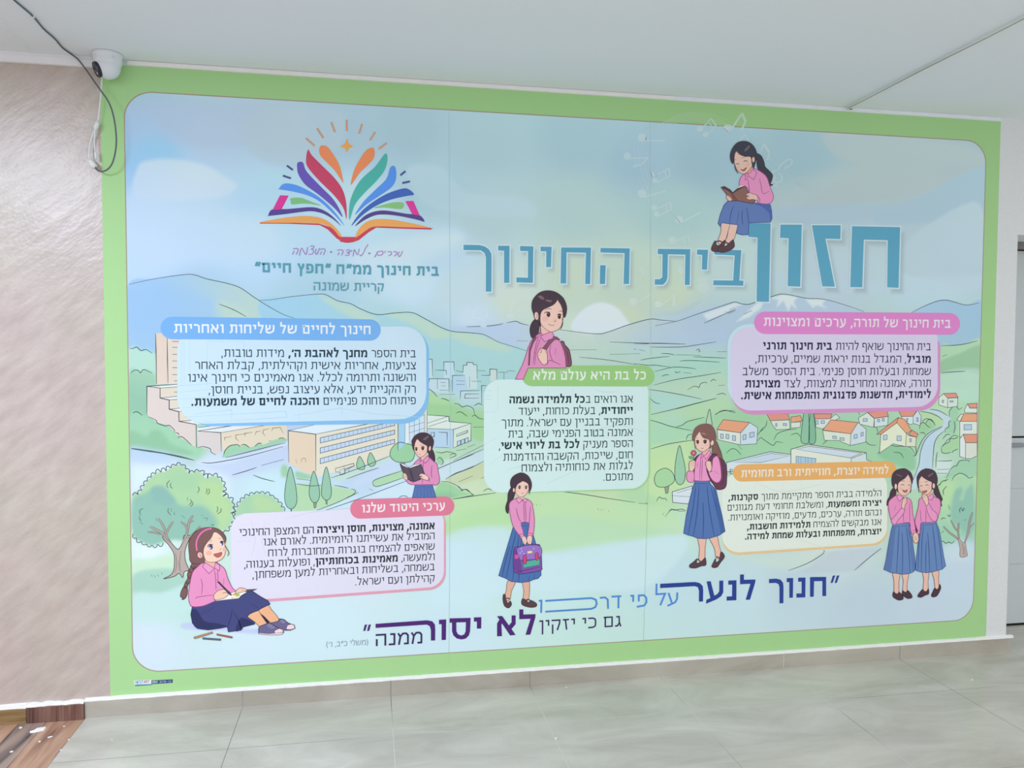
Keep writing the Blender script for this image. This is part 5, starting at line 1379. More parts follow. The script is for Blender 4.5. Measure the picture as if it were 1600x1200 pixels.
B.fill([(335, 990), (545, 928), (540, 1120), (340, 1100)], '#d8e5ec', 0, LN, 1.0); lines(B, LN, .9, [(335, 1030), (530, 1042)], [(385, 1000), (540, 955)], sm=0)
F_.build()
# bushes, road lines
F_ = Fig('road_outline', 24); B = F_.body; frame(*f9)
lines(B, LN, 1.0, [(160, 118), (300, 140), (420, 190), (490, 248)], [(300, 88), (430, 108), (560, 180)], [(485, 330), (300, 420), (190, 540), (120, 700), (90, 760)], [(480, 345), (330, 430), (230, 540), (170, 700), (140, 900), (50, 1130)], [(505, 405), (420, 480), (370, 580), (352, 740), (340, 935)], [(410, 700), (395, 800), (388, 935)], [(60, 760), (105, 740), (95, 620), (30, 590)],
      [(590, 200), (585, 120), (640, 50), (690, 50), (720, 90), (770, 60)], [(590, 245), (600, 262), (575, 275), (575, 340), (530, 370), (520, 420)], [(655, 255), (665, 350), (645, 440)], [(490, 520), (540, 455), (600, 455)], [(470, 640), (500, 600), (580, 560), (600, 500), (650, 465), (700, 470)], [(470, 640), (480, 710), (560, 722), (610, 700)], [(625, 720), (640, 690), (710, 660)],
      [(152, 370), (170, 300), (215, 278), (270, 330), (310, 350)], [(245, 290), (280, 240), (330, 240), (380, 320)], [(160, 430), (210, 425), (235, 450)], [(410, 832), (570, 832), (625, 822)], [(410, 958), (580, 950)], [(405, 1010), (555, 1012)], [(540, 1085), (600, 960), (650, 910), (690, 900), (740, 830), (860, 825), (865, 850)], [(620, 1120), (660, 1050), (740, 1010), (820, 1040), (870, 1080), (930, 1060)], [(440, 1190), (480, 1130), (570, 1100)], [(890, 790), (910, 730), (965, 695)], sm=1)
frame(*f3)
lines(B, LN, .9, [(65, 65), (110, 45), (180, 45)], [(310, 185), (330, 160), (345, 140)], [(330, 165), (360, 130), (365, 100)], [(405, 215), (430, 175), (490, 155), (540, 150)], [(560, 195), (540, 175), (505, 185)], [(130, 290), (160, 265), (190, 272), (215, 300)], [(310, 220), (330, 200), (345, 210), (400, 245), (420, 225), (460, 230)], [(870, 245), (920, 210), (960, 240), (1000, 245)], [(1010, 295), (1055, 238), (1110, 250), (1150, 250), (1200, 258), (1228, 300)], [(1100, 285), (1140, 290), (1160, 320)],
      [(690, 240), (720, 215), (770, 215)], [(960, 130), (1000, 140), (1010, 170)], [(1265, 105), (1300, 90), (1340, 115)], [(1390, 250), (1420, 210), (1460, 205), (1480, 190)], [(160, 200), (220, 270)], [(905, 70), (900, 45), (930, 40)])
frame(1100, 840, 3.721)
lines(B, LN, 1.0, [(490, 192), (600, 150), (690, 95), (697, 70)], [(875, 190), (950, 125), (1030, 62)])
F_.build()
F_ = Fig('tree', 30, 'drawn tree with bare forked trunk at the right border'); B = F_.body; frame(1440, 750, 8)
for q, w_ in (([(470, 760), (420, 710), (350, 660), (270, 580)], 2.2), ([(470, 750), (455, 640), (465, 530)], 2.2), ([(455, 650), (410, 590), (365, 500)], 1.8), ([(530, 800), (580, 660), (600, 520), (635, 400)], 2.6), ([(595, 600), (655, 540)], 2.2)):
    B.line(q, '#5a5c5c', w_ + 1.0); B.line(q, '#a39c98', w_)
B.fill([(452, 735), (470, 735), (500, 770), (528, 785), (545, 780), (552, 830), (565, 900), (570, 945), (520, 965), (478, 950), (478, 850)], '#b5a8a2', 1, '#76706e', .8)
lines(B, '#7b7472', .8, [(500, 790), (520, 850), (525, 940)], [(540, 830), (540, 930)])
lines(B, LN, 1.0, [(195, 75), (230, 50), (260, 15), (310, 10)], [(275, 190), (270, 130), (315, 75)], [(240, 660), (280, 635)], [(240, 770), (270, 765), (300, 790), (340, 775), (375, 790), (410, 760)], [(480, 410), (475, 370), (495, 340)], [(500, 350), (510, 385), (530, 360), (520, 345)], [(335, 310), (340, 350)], [(355, 340), (345, 370)], [(320, 430), (345, 455), (360, 430)], [(245, 500), (260, 475), (300, 480)], [(525, 500), (555, 497)])
F_.build()

# ---------------------------------------------------------------- music: staff swirl and notes, pale translucent ink
WH = '#e4f2f4'
F_ = Fig('music_staff', 40, 'pale swirl of music staff lines'); B = F_.body; frame(970, 160, 5)
for k_ in range(5):
    o_ = k_ * 26
    B.line([(880 + o_ * .3, 170 + o_ * 1.6), (760, 110 + o_ * .8), (600, 85 + o_ * .55), (450, 95 + o_ * .55), (330, 160 + o_ * .5), (200 + o_ * .3, 220 + o_ * .2), (110 + o_, 330), (115 + o_ * 1.3, 480), (170 + o_ * 1.4, 680), (260 + o_ * 1.5, 830), (360 + o_ * 1.5, 960)], WH, .75, a=.4)
    B.line([(960 + o_ * .6, 220 + o_ * .7), (1060, 310 + o_ * .5), (1200 + o_ * .3, 470 + o_ * .3), (1380, 640 - o_ * .2), (1540, 760 - o_)], WH, .6, a=.2)
frame(980, 380, 9.2333)
for k_ in range(4): B.line([(-400, 620 + 40 * k_), (0, 760 + 40 * k_), (300, 920 + 35 * k_), (600, 990 + 20 * k_), (850, 930 + 18 * k_), (1080, 780 + 15 * k_)], WH, .8, a=.22)
F_.build()


def note(kind, fr, pts, a=.5):
    F2 = Fig('music_note', 46); frame(*fr); I = F2.body; n_ = I.lv.n + 1
    for q in pts:
        if not hasattr(q[0], '__len__'): I.ell(q[0], q[1], q[2], q[3], WH, q[4], a=a)
        else: I.fill(q, WH, 0, a=a)
    F2.build()


def bar(x0, y0, x1, y1, w):
    d = math.hypot(x1 - x0, y1 - y0); nx, ny = -(y1 - y0) / d * w / 2, (x1 - x0) / d * w / 2
    return [(x0 + nx, y0 + ny), (x1 + nx, y1 + ny), (x1 - nx, y1 - ny), (x0 - nx, y0 - ny)]


fm = (970, 160, 5)
note('n', fm, [(165, 275, 34, 33, 0), bar(180, 300, 345, 298, 12)], .5)
note('n', fm, [(50, 420, 29, 29, 0), bar(75, 436, 215, 434, 12), bar(212, 436, 160, 485, 12), bar(160, 487, 95, 500, 14)], .42)
note('n', fm, [(245, 560, 20, 20, 0), (265, 610, 20, 20, 0), bar(255, 580, 375, 515, 10), bar(275, 625, 385, 575, 10), bar(375, 515, 385, 578, 12), bar(345, 532, 355, 590, 10)], .45)
note('n', fm, [(165, 712, 34, 34, 0), bar(180, 740, 350, 690, 12)], .42)
note('n', fm, [(260, 822, 21, 20, 0), (280, 872, 21, 21, 0), bar(272, 838, 385, 778, 10), bar(290, 888, 395, 838, 10), bar(385, 778, 395, 842, 12), bar(352, 795, 362, 852, 10)], .42)
note('n', fm, [(455, 915, 32, 30, 0), bar(470, 940, 620, 860, 12)], .42)
note('n', fm, [(400, 1075, 30, 28, 0), bar(420, 1090, 525, 1040, 10), bar(525, 1035, 540, 1100, 12), bar(490, 1060, 500, 1105, 10)], .32)
note('n', fm, [(618, 207, 24, 22, 0), (662, 250, 24, 22, 0), bar(628, 212, 703, 125, 10), bar(672, 255, 745, 180, 10), bar(703, 125, 745, 182, 14), bar(690, 160, 720, 200, 8)], .5)
note('n', fm, [(835, 200, 36, 30, 0), bar(865, 210, 945, 85, 14), bar(945, 85, 975, 150, 22), bar(972, 148, 945, 215, 16)], .52)
fn = (1130, 160, 6)
note('n', fn, [bar(150, 360, 200, 300, 14), bar(200, 300, 240, 360, 16), (130, 400, 30, 26, 0)], .4)
note('n', fn, [bar(345, 480, 378, 390, 14), bar(378, 390, 430, 470, 24), bar(430, 470, 415, 540, 16)], .42)
F2 = Fig('music_note', 46, 'pale drawn treble clef right of the reading girl'); frame(*fn)
F2.body.line([(490, 690), (475, 722), (495, 755), (540, 735), (548, 690), (515, 662)], WH, 2.6, a=.36, taper=False); F2.body.line([(512, 640), (530, 595), (600, 540), (645, 542), (628, 590), (570, 618)], WH, 2.6, a=.36, taper=False); F2.body.line([(500, 632), (465, 655), (442, 705), (462, 765), (510, 785)], WH, 2.6, a=.36, taper=False)
F2.build()
fp = (980, 380, 9.2333)
note('n', fp, [(90, 845, 60, 50, 0), bar(160, 850, 335, 735, 16)], .4)
note('n', fp, [(445, 880, 55, 48, 0), bar(500, 890, 680, 740, 22), bar(675, 740, 670, 915, 36)], .42)
note('n', fp, [bar(140, 400, 190, 345, 20), bar(190, 345, 230, 450, 40), bar(140, 540, 210, 480, 10)], .24)
note('n', fp, [(770, 390, 40, 60, 0)], .26)
note('n', fp, [(1090, 640, 90, 70, 0), (1080, 540, 70, 50, 0)], .22)
fq = (700, 420, 10)
note('n', fq, [bar(960, 700, 1040, 470, 30), (970, 740, 50, 40, 0)], .26)
F2 = Fig('music_note', 46, 'pale drawn treble clef left of the girl with the backpack'); frame(*fq)
F2.body.line([(400, 330), (410, 420), (380, 520)], WH, 2, a=.2); F2.body.line([(560, 850), (552, 790)], WH, 2.2, 0, a=.26, taper=False); F2.body.line([(535, 765), (470, 775), (400, 760), (380, 690), (440, 632)], WH, 2.2, a=.26, taper=False); F2.body.line([(560, 765), (615, 725), (590, 660), (545, 640)], WH, 2.2, a=.26, taper=False); F2.body.ell(555, 890, 50, 35, WH, a=.26)
F2.build()

# seams between the three sheets of vinyl
F_ = Fig('sheet_seam', 58); frame(0, 0, 1); F_.body.line([(701.5, 175), (704, 600), (701.5, 1036)], '#8fa4a8', .5, 0, a=.3, taper=False); F_.build()
F_ = Fig('sheet_seam', 58); F_.body.line([(1016, 192), (1017, 600), (1005, 1014)], '#8fa2a6', .5, 0, a=.28, taper=False); F_.build()

# faint drawing that shows through the pale panels
F_ = Fig('faint_linework', 64); B = F_.body; frame(180, 460, 3.077)
GH = '#b7dcee'
lines(B, GH, .8, *[[(x_, 226), (x_, 440)] for x_ in (318, 332, 360, 443, 620)], sm=0)
lines(B, GH, .8, [(443, 226), (620, 228)], [(300, 440), (470, 428)], [(310, 470), (480, 455)], [(310, 505), (560, 480)], [(320, 545), (700, 520)], [(330, 590), (820, 562), (825, 590), (380, 618)], [(380, 575), (560, 555), (560, 600)], [(860, 582), (1090, 545), (1090, 580)], [(900, 520), (1090, 495)], [(1090, 548), (1250, 575), (1470, 590)], [(885, 560), (885, 600)], sm=0)
frame(655, 550, 5.713)
lines(B, '#b9dde2', .7, [(590, 345), (650, 345)], [(590, 390), (650, 390)], [(590, 420), (650, 420)], [(705, 300), (705, 520)], [(575, 535), (690, 535)], [(690, 640), (740, 600)], [(575, 830), (680, 770)], [(640, 1000), (760, 900)], sm=0)
frame(720, 560, 2.856)
lines(B, '#bcdfdf', .7, [(390, 130), (390, 170)], [(500, 130), (500, 165)], [(600, 140), (640, 150), (700, 148)], [(560, 330), (700, 300), (830, 330)], [(200, 500), (300, 470), (420, 420)], [(380, 560), (520, 500), (640, 470)])
frame(1020, 640, 2.963)
lines(B, '#cfdccd', .7, [(470, 330), (600, 380), (800, 340)], [(600, 335), (600, 375)], [(680, 330), (690, 365)], [(330, 400), (700, 420)], [(640, 590), (790, 640), (792, 662)], [(900, 340), (1060, 370)])
frame(1120, 460, 3.636)
lines(B, '#cfcbe6', .7, [(500, 600), (490, 670)], [(545, 610), (550, 670)], [(980, 600), (1180, 640)], [(640, 240), (500, 270), (380, 300)], [(200, 520), (330, 560)])
frame(180, 650, 2.926)
lines(B, '#d3d2e4', .7, [(620, 470), (640, 560), (625, 640)], [(690, 470), (670, 560), (690, 640)], [(780, 470), (900, 440), (1080, 420)], [(560, 575), (620, 572)])
F_.build()

# ---------------------------------------------------------------- the drawn schoolgirls
HAIR, HAIRB, SKIN, SKL = '#4a3b46', '#7b5a55', '#f3cfc0', '#7a4f52'
PINK, PKL, BLUE, BLL, SHOE = '#e396c2', '#9a4f82', '#5b79b2', '#3a5590', '#5a4148'
GB = 100


def girl(label): return Fig('printed_girl', GB, label, 'skin_area')


# ---- girl with backpack, above the green panel
F_ = girl('girl in pink blouse with backpack above the green heading bar'); frame(780, 440, 6.669)
F_['backpack'].fill([(640, 650), (648, 622), (672, 630), (682, 660), (722, 705), (742, 780), (748, 872), (690, 872), (668, 760)], '#8a566c', 1, '#4f3444', 1.4)
lines(F_['backpack'], '#4f3444', .9, [(690, 690), (715, 770), (722, 868)])
F_['hair'].fill([(372, 395), (335, 440), (320, 500), (328, 560), (350, 592), (375, 575), (405, 535), (415, 470), (410, 410)], HAIR, 1, '#33282f', 1)
F_['hair'].fill([(352, 330), (335, 270), (345, 195), (395, 130), (455, 98), (525, 92), (595, 110), (655, 155), (692, 215), (706, 280), (697, 345), (680, 375), (640, 350), (500, 300), (430, 330), (405, 405), (372, 395)], HAIR)
B = F_.body
B.fill([(440, 440), (438, 545), (470, 580), (550, 525), (535, 490)], '#eec2b2', 1, SKL, .7)
F_['blouse'].fill([(425, 528), (380, 568), (330, 620), (300, 690), (270, 790), (240, 870), (168, 1018), (250, 1018), (300, 900), (695, 900), (690, 800), (672, 720), (642, 640), (600, 590), (562, 566), (545, 525), (480, 575)], PINK, 0, PKL, 1)
lines(F_['blouse'], PKL, .9, [(410, 570), (375, 690), (350, 868)], [(432, 580), (385, 720), (370, 868)], [(540, 655), (525, 730), (545, 800), (558, 830)], [(500, 868), (520, 820), (570, 835), (640, 868)], [(590, 690), (580, 760)])
for x_, y_ in ((405, 610), (385, 670), (372, 740), (362, 800)): F_['blouse'].ell(x_, y_, 4, 4, PKL, k=8)
F_['strap'].fill([(378, 572), (345, 615), (312, 700), (303, 872), (315, 872), (324, 725), (352, 645), (388, 585)], '#8a5a70', 0, '#5b3a4c', .8)
F_['strap'].fill([(600, 578), (562, 568), (510, 620), (448, 700), (480, 725), (530, 650), (578, 602), (632, 606)], '#8a5a70', 0, '#5b3a4c', .9)
F_['blouse'].fill([(440, 562), (545, 518), (566, 560), (556, 592), (470, 626), (438, 580)], '#e79cc8', 0, PKL, .9)
F_['blouse'].fill([(422, 535), (386, 590), (432, 560)], '#e79cc8', 0, PKL, .9)
B.fill([(425, 700), (398, 770), (450, 862), (492, 856), (502, 830), (495, 725), (470, 705), (448, 698)], SKIN, 1, SKL, .9)
lines(B, SKL, .8, [(430, 705), (440, 725), (430, 745)], [(415, 735), (435, 745)], [(405, 762), (425, 770)], [(475, 715), (490, 745)])
B.fill([(428, 320), (470, 285), (540, 245), (605, 190), (645, 245), (662, 300), (668, 350), (655, 430), (630, 485), (590, 510), (540, 524), (490, 500), (440, 450), (425, 400)], SKIN, 1, SKL, .7)
B.ell(478, 388, 34, 26, '#f3c0b4', k=18); B.ell(582, 405, 22, 22, '#f3c0b4', k=14)
B.ell(388, 358, 22, 43, SKIN, -6, SKL, .8); lines(B, SKL, .7, [(385, 335), (395, 360), (388, 385)])
F_['hair'].fill([(352, 330), (335, 270), (345, 195), (395, 130), (455, 98), (525, 92), (585, 108), (612, 150), (605, 195), (575, 235), (530, 262), (470, 288), (438, 322), (428, 380), (432, 460), (422, 470), (412, 400), (410, 330), (385, 312), (360, 318)], HAIR)
F_['hair'].fill([(580, 105), (655, 155), (692, 215), (706, 280), (697, 345), (680, 372), (664, 370), (657, 300), (640, 245), (612, 200), (600, 150)], HAIR)
F_['hair'].line([(655, 375), (660, 430), (650, 470), (638, 495)], HAIR, 1.2); F_['hair'].line([(428, 420), (430, 470), (424, 540)], HAIR, .9)
F_['hair'].fill([(402, 152), (440, 148), (470, 180), (440, 186)], '#7c6870'); F_['hair'].fill([(482, 188), (545, 196), (535, 214), (495, 205)], '#7c6870')
for ex, ey, rx, ry in ((512, 342, 17, 24), (625, 363, 15, 24)):
    B.ell(ex, ey, rx * 1.14, ry * 1.14, '#4d3238', k=16); B.ell(ex - 5, ey - 10, 3.5, 4.2, '#e8d8d6', k=8)
lines(B, '#3c2a30', 1.0, [(468, 330), (488, 318), (528, 320)], [(603, 345), (625, 338), (652, 345)]); lines(B, '#5a4348', .7, [(470, 297), (500, 283), (548, 286)], [(622, 312), (645, 306), (662, 320)])
lines(B, '#b0626a', .8, [(508, 440), (540, 456), (577, 452)], [(578, 405), (584, 415), (575, 420)])
F_.build()

# ---- girl reading, sitting on the title
F_ = girl('girl with ponytail reading a brown book, seated on the big title'); frame(1100, 210, 6.3158)
B = F_.body; H_ = F_['hair']
HK = '#3d3d48'
H_.fill([(515, 190), (560, 210), (590, 270), (602, 320), (642, 360), (674, 400), (668, 450), (655, 490), (680, 494), (648, 507), (628, 460), (600, 405), (545, 370), (525, 320), (518, 250)], HK, 1, '#2a2a32', .8)
H_.fill([(290, 290), (260, 260), (255, 200), (275, 140), (320, 85), (380, 65), (440, 75), (490, 115), (520, 180), (515, 250), (500, 310), (482, 342), (460, 222), (380, 200), (310, 170)], HK)
B.fill([(255, 885), (230, 1000), (212, 1055), (240, 1080), (290, 1045), (320, 950), (332, 880)], SKIN, 1, SKL, .8)
B.fill([(172, 870), (165, 960), (138, 1045), (150, 1080), (200, 1065), (238, 950), (248, 880)], SKIN, 1, SKL, .8)
S_ = F_['shoe']
S_.fill([(110, 1050), (82, 1095), (72, 1140), (112, 1160), (160, 1145), (205, 1080), (205, 1045), (180, 1062), (150, 1095), (122, 1090)], SHOE, 1, '#3a2a30', .8)
S_.fill([(150, 1108), (132, 1145), (170, 1166), (240, 1152), (296, 1110), (291, 1050), (280, 1042), (240, 1078), (215, 1102), (190, 1100)], SHOE, 1, '#3a2a30', .8)
S_.line([(118, 1062), (150, 1052), (180, 1068)], SHOE, 2, taper=False); S_.line([(180, 1080), (205, 1062), (240, 1080)], SHOE, 2, taper=False)
F_['skirt'].fill([(230, 662), (195, 700), (160, 790), (138, 880), (160, 908), (172, 872), (240, 882), (332, 892), (318, 975), (370, 992), (436, 990), (442, 872), (652, 868), (670, 830), (665, 750), (640, 682), (500, 678), (330, 652)], '#6078ae', 0, '#3c4f88', 1)
F_['skirt'].fill([(500, 682), (640, 684), (664, 750), (668, 830), (650, 862), (640, 780), (580, 720)], '#4d62a0')
lines(F_['skirt'], '#43558f', 1.15, [(290, 700), (262, 790), (250, 880)], [(378, 740), (372, 820), (382, 890)], [(418, 720), (430, 800), (440, 872)], [(340, 760), (322, 880)])
F_['blouse'].fill([(390, 395), (355, 440), (348, 510), (385, 515), (430, 530), (455, 590), (520, 600), (530, 665), (560, 682), (640, 684), (676, 650), (682, 600), (650, 520), (620, 430), (580, 385), (520, 348), (480, 340), (430, 385)], PINK, 1, PKL, 1)
lines(F_['blouse'], PKL, .9, [(545, 430), (560, 500), (582, 585), (640, 560)], [(530, 610), (548, 640), (545, 675)], [(430, 440), (440, 500), (450, 570)])
B.fill([(445, 345), (430, 385), (450, 410), (490, 350), (478, 330)], '#eea996')
F_['blouse'].fill([(482, 342), (520, 380), (490, 447), (440, 412), (430, 388), (455, 380)], '#e79cc8', 0, PKL, .9); F_['blouse'].fill([(400, 400), (408, 455), (432, 418)], '#e79cc8', 0, PKL, .8)
K_ = F_['book']
K_.fill([(168, 522), (198, 510), (260, 545), (282, 572), (320, 540), (350, 508), (395, 508), (330, 560), (280, 590), (225, 575)], '#4c4046', 0)
K_.fill([(325, 535), (352, 508), (398, 508), (340, 528)], '#d8d4d6', 0)
K_.fill([(168, 525), (222, 545), (270, 578), (285, 578), (332, 548), (402, 510), (440, 580), (502, 660), (482, 684), (330, 655), (250, 660), (228, 600)], '#85615a', 0, '#4a3336', 1)
lines(K_, '#4a3336', .8, [(275, 578), (300, 620), (330, 655)], [(262, 575), (290, 630), (310, 655)])
B.fill([(412, 602), (438, 578), (490, 590), (522, 605), (528, 652), (480, 642), (440, 645), (414, 625), (440, 608)], SKIN, 1, SKL, .8)
B.fill([(224, 600), (220, 625), (240, 656), (272, 652), (262, 622)], SKIN, 1, SKL, .8)
lines(B, SKL, .6, [(420, 615), (445, 605)], [(430, 632), (455, 622)], [(230, 622), (262, 632)])
B.fill([(315, 172), (298, 220), (300, 290), (320, 340), (350, 375), (390, 391), (430, 367), (472, 312), (478, 250), (450, 212), (380, 212), (345, 195)], SKIN, 1, SKL, .7)
B.ell(338, 325, 18, 14, '#f3c0b4', k=12); B.ell(430, 300, 20, 16, '#f3c0b4', k=12)
B.ell(485, 250, 14, 28, SKIN, 0, SKL, .7)
H_.fill([(320, 85), (380, 65), (440, 75), (490, 115), (520, 180), (505, 212), (474, 225), (478, 290), (494, 300), (486, 342), (468, 290), (456, 225), (400, 222), (350, 195), (320, 166), (300, 200), (290, 290), (262, 264), (255, 200), (275, 140)], HK)
H_.line([(300, 285), (308, 340), (335, 388)], HK, 1.4); H_.fill([(395, 160), (440, 110), (450, 125), (412, 165)], '#5e6068')
lines(B, '#4a3236', .9, [(315, 298), (330, 289), (345, 298)], [(388, 272), (408, 259), (430, 272)]); lines(B, '#5a4348', .7, [(295, 256), (318, 244)], [(368, 230), (398, 232)])
B.fill([(360, 345), (385, 350), (415, 326), (410, 346), (390, 362), (370, 356)], '#a8544f', 1, '#7a3a3c', .6)
F_.build()

# ---- girl reading, above the rose heading bar
F_ = girl('girl reading a dark open book above the rose heading bar'); frame(610, 660, 9.23)
B = F_.body; H_ = F_['hair']
H_.fill([(560, 395), (600, 390), (630, 450), (642, 555), (600, 545), (560, 490), (548, 430)], HAIR, 1, '#33282f', .8)
H_.fill([(335, 400), (305, 290), (310, 250), (350, 190), (420, 150), (500, 145), (570, 175), (615, 230), (627, 290), (612, 360), (590, 410), (540, 435), (530, 380), (400, 260)], HAIR)
F_['skirt'].fill([(358, 892), (602, 888), (612, 930), (655, 1080), (316, 1085), (340, 985)], BLUE, 0, BLL, 1)
lines(F_['skirt'], BLL, .8, [(356, 932), (612, 928)], [(395, 940), (380, 1070)], [(440, 940), (435, 1070)], [(485, 940), (490, 1070)], [(530, 940), (545, 1070)], [(570, 940), (600, 1070)], sm=0)
F_['blouse'].fill([(425, 518), (380, 555), (345, 590), (300, 660), (228, 780), (238, 855), (320, 897), (600, 895), (640, 907), (692, 880), (710, 820), (692, 720), (670, 600), (620, 560), (560, 500), (530, 480), (480, 545)], PINK, 1, PKL, 1)
lines(F_['blouse'], PKL, .9, [(600, 620), (590, 720), (600, 800)], [(480, 560), (470, 640), (460, 890)], [(550, 788), (562, 820), (556, 860)], [(250, 820), (345, 880)])
B.fill([(442, 470), (438, 525), (470, 548), (535, 490), (515, 440)], '#eec0b4')
F_['blouse'].fill([(535, 478), (566, 520), (500, 592), (470, 548)], '#e79cc8', 0, PKL, .9); F_['blouse'].fill([(430, 508), (424, 565), (458, 552)], '#e79cc8', 0, PKL, .9)
K_ = F_['book']
K_.fill([(148, 588), (200, 602), (265, 652), (340, 608), (420, 598), (442, 610), (290, 690), (180, 640)], '#eceef2', 0, '#6a6470', .7)
K_.fill([(140, 600), (172, 622), (230, 650), (285, 662), (342, 640), (442, 606), (492, 740), (470, 792), (430, 822), (342, 855), (290, 842), (228, 800), (168, 690)], '#5f5462', 0, '#37303a', 1)
lines(K_, '#37303a', .9, [(285, 662), (318, 770), (342, 852)], [(265, 662), (300, 770), (322, 848)])
B.fill([(412, 770), (440, 738), (500, 750), (548, 785), (545, 832), (500, 828), (460, 812), (425, 795), (450, 775)], SKIN, 1, SKL, .8)
B.fill([(190, 735), (182, 780), (210, 822), (246, 826), (240, 770), (215, 735)], SKIN, 1, SKL, .8)
lines(B, SKL, .6, [(420, 785), (460, 775)], [(440, 800), (470, 792)], [(190, 765), (235, 775)], [(195, 785), (240, 795)])
B.fill([(385, 242), (350, 310), (343, 380), (360, 440), (400, 490), (440, 502), (490, 472), (532, 412), (527, 340), (480, 310), (430, 280)], SKIN, 1, SKL, .7)
B.ell(385, 440, 24, 18, '#f4b9ae', k=14); B.ell(480, 420, 28, 20, '#f6c0a8', k=14)
B.ell(568, 375, 17, 38, SKIN, 8, SKL, .7)
H_.fill([(308, 300), (312, 250), (350, 190), (420, 150), (500, 145), (570, 175), (615, 230), (627, 290), (602, 345), (566, 338), (542, 372), (548, 435), (526, 425), (527, 345), (490, 320), (430, 280), (388, 238), (360, 290), (342, 330), (347, 412), (335, 402), (328, 330)], HAIR)
H_.fill([(470, 240), (545, 190), (550, 215), (500, 255)], '#77646c')
for ex, ey, rx, ry in ((373, 384, 14, 24), (466, 372, 18, 25)): B.ell(ex, ey, rx * 1.14, ry * 1.14, '#4a3538', k=14); B.ell(ex - 4, ey - 9, 2.8, 4.2, '#e8d8d6', k=8)
lines(B, '#3c2a30', .8, [(352, 370), (370, 360), (390, 364)], [(440, 362), (465, 346), (495, 355)]); lines(B, '#5a4348', .6, [(335, 335), (368, 330)], [(422, 328), (480, 322)]); lines(B, '#b0626a', .7, [(412, 458), (428, 462), (442, 456)])
F_.build()

# ---- seated girl with braid
F_ = girl('seated girl with a brown braid and headband, drawing on paper'); frame(270, 810, 6)
B = F_.body; H_ = F_['hair']
HB = '#80605e'
BR = [(165, 380), (178, 420), (160, 470), (138, 520), (140, 560), (118, 600), (104, 642), (128, 652), (150, 612), (172, 572), (168, 540), (196, 500), (230, 450), (290, 420), (300, 380)]
H_.fill(BR, HB, 1, '#4a3534', 1); H_.fill([(104, 640), (78, 690), (74, 735), (100, 745), (86, 758), (112, 752), (134, 712), (136, 655)], HB, 1, '#4a3534', 1)
lines(H_, '#4a3534', .9, [(160, 440), (195, 470), (225, 450)], [(150, 490), (180, 510), (200, 495)], [(135, 530), (160, 560), (178, 550)], [(120, 590), (140, 610), (155, 600)], [(104, 640), (120, 652), (136, 652)], [(210, 440), (190, 480), (195, 500)])
H_.fill([(155, 330), (150, 230), (180, 160), (240, 105), (320, 85), (400, 90), (450, 115), (490, 160), (499, 200), (480, 240), (400, 300), (300, 405), (240, 425), (170, 410)], HB, 1, '#4a3534', .9)
sk = F_['skirt']
sk.fill([(780, 868), (835, 900), (925, 968), (890, 982), (800, 905)], '#2c2742', 0)
B.fill([(800, 862), (890, 815), (922, 850), (992, 940), (960, 985), (920, 978), (860, 920)], '#efb78e', 1, SKL, .8)
B.fill([(700, 920), (780, 868), (802, 862), (832, 910), (882, 985), (880, 1015), (820, 1025), (790, 990)], '#f0ba90', 1, SKL, .8)
S_ = F_['shoe']
S_.fill([(918, 980), (990, 962), (1002, 940), (1042, 946), (1082, 980), (1140, 1000), (1146, 1030), (1100, 1048), (1030, 1046), (960, 1008)], '#6d688e', 0, '#3c3858', 1)
S_.fill([(1075, 1000), (1110, 990), (1140, 1002), (1143, 1030), (1100, 1042), (1062, 1038)], '#f3d9da', 0, '#6a5a70', .8)
S_.fill([(805, 1030), (815, 1010), (880, 985), (922, 982), (962, 1010), (1030, 1040), (1042, 1066), (990, 1087), (900, 1087), (805, 1076)], '#6d688e', 0, '#3c3858', 1)
S_.fill([(955, 1050), (1000, 1030), (1036, 1044), (1030, 1074), (955, 1076)], '#f3d9da', 0, '#6a5a70', .8)
S_.fill([(805, 1072), (900, 1080), (1036, 1068), (1030, 1082), (990, 1090), (900, 1090), (805, 1082)], '#f0dfe2', 0, '#6a5a70', .7)
lines(S_, '#dcd6e6', .9, [(885, 1005), (915, 990)], [(900, 1020), (935, 1000)], [(920, 1030), (955, 1015)], [(1010, 965), (1040, 955)], [(1025, 980), (1055, 968)], sm=0)
sk.fill([(185, 820), (170, 900), (185, 980), (230, 1030), (330, 1044), (430, 1030), (512, 1015), (522, 1062), (640, 1046), (660, 1016), (765, 990), (770, 972), (698, 922), (722, 890), (800, 862), (830, 842), (912, 802), (892, 770), (820, 730), (760, 690), (720, 675), (640, 732), (540, 752), (400, 770), (290, 820)], '#474d80', 0, '#2c2f55', 1.1)
sk.fill([(190, 850), (230, 860), (300, 960), (430, 985), (512, 1012), (430, 1030), (330, 1043), (230, 1030), (186, 980), (172, 905)], '#343963')
sk.fill([(640, 930), (760, 985), (660, 1014), (640, 1044), (590, 1050)], '#343963')
lines(sk, '#2c2f55', .9, [(560, 850), (540, 940), (515, 1015)], [(570, 880), (620, 960), (640, 1040)], [(300, 860), (270, 910)], [(380, 830), (320, 880)], [(740, 800), (800, 840)])
F_['blouse'].fill([(290, 418), (230, 455), (185, 510), (160, 620), (148, 720), (160, 800), (190, 826), (280, 820), (370, 785), (405, 765), (480, 695), (520, 690), (580, 702), (592, 680), (560, 650), (520, 570), (490, 480), (450, 440), (405, 413), (380, 470)], '#eb99c6', 1, PKL, 1.1)
lines(F_['blouse'], PKL, .9, [(262, 560), (278, 620), (270, 715)], [(212, 752), (240, 735), (382, 716)], [(380, 722), (392, 745), (385, 770)], [(390, 480), (402, 560), (405, 670)], [(420, 480), (425, 560), (420, 600)], [(480, 560), (478, 620)])
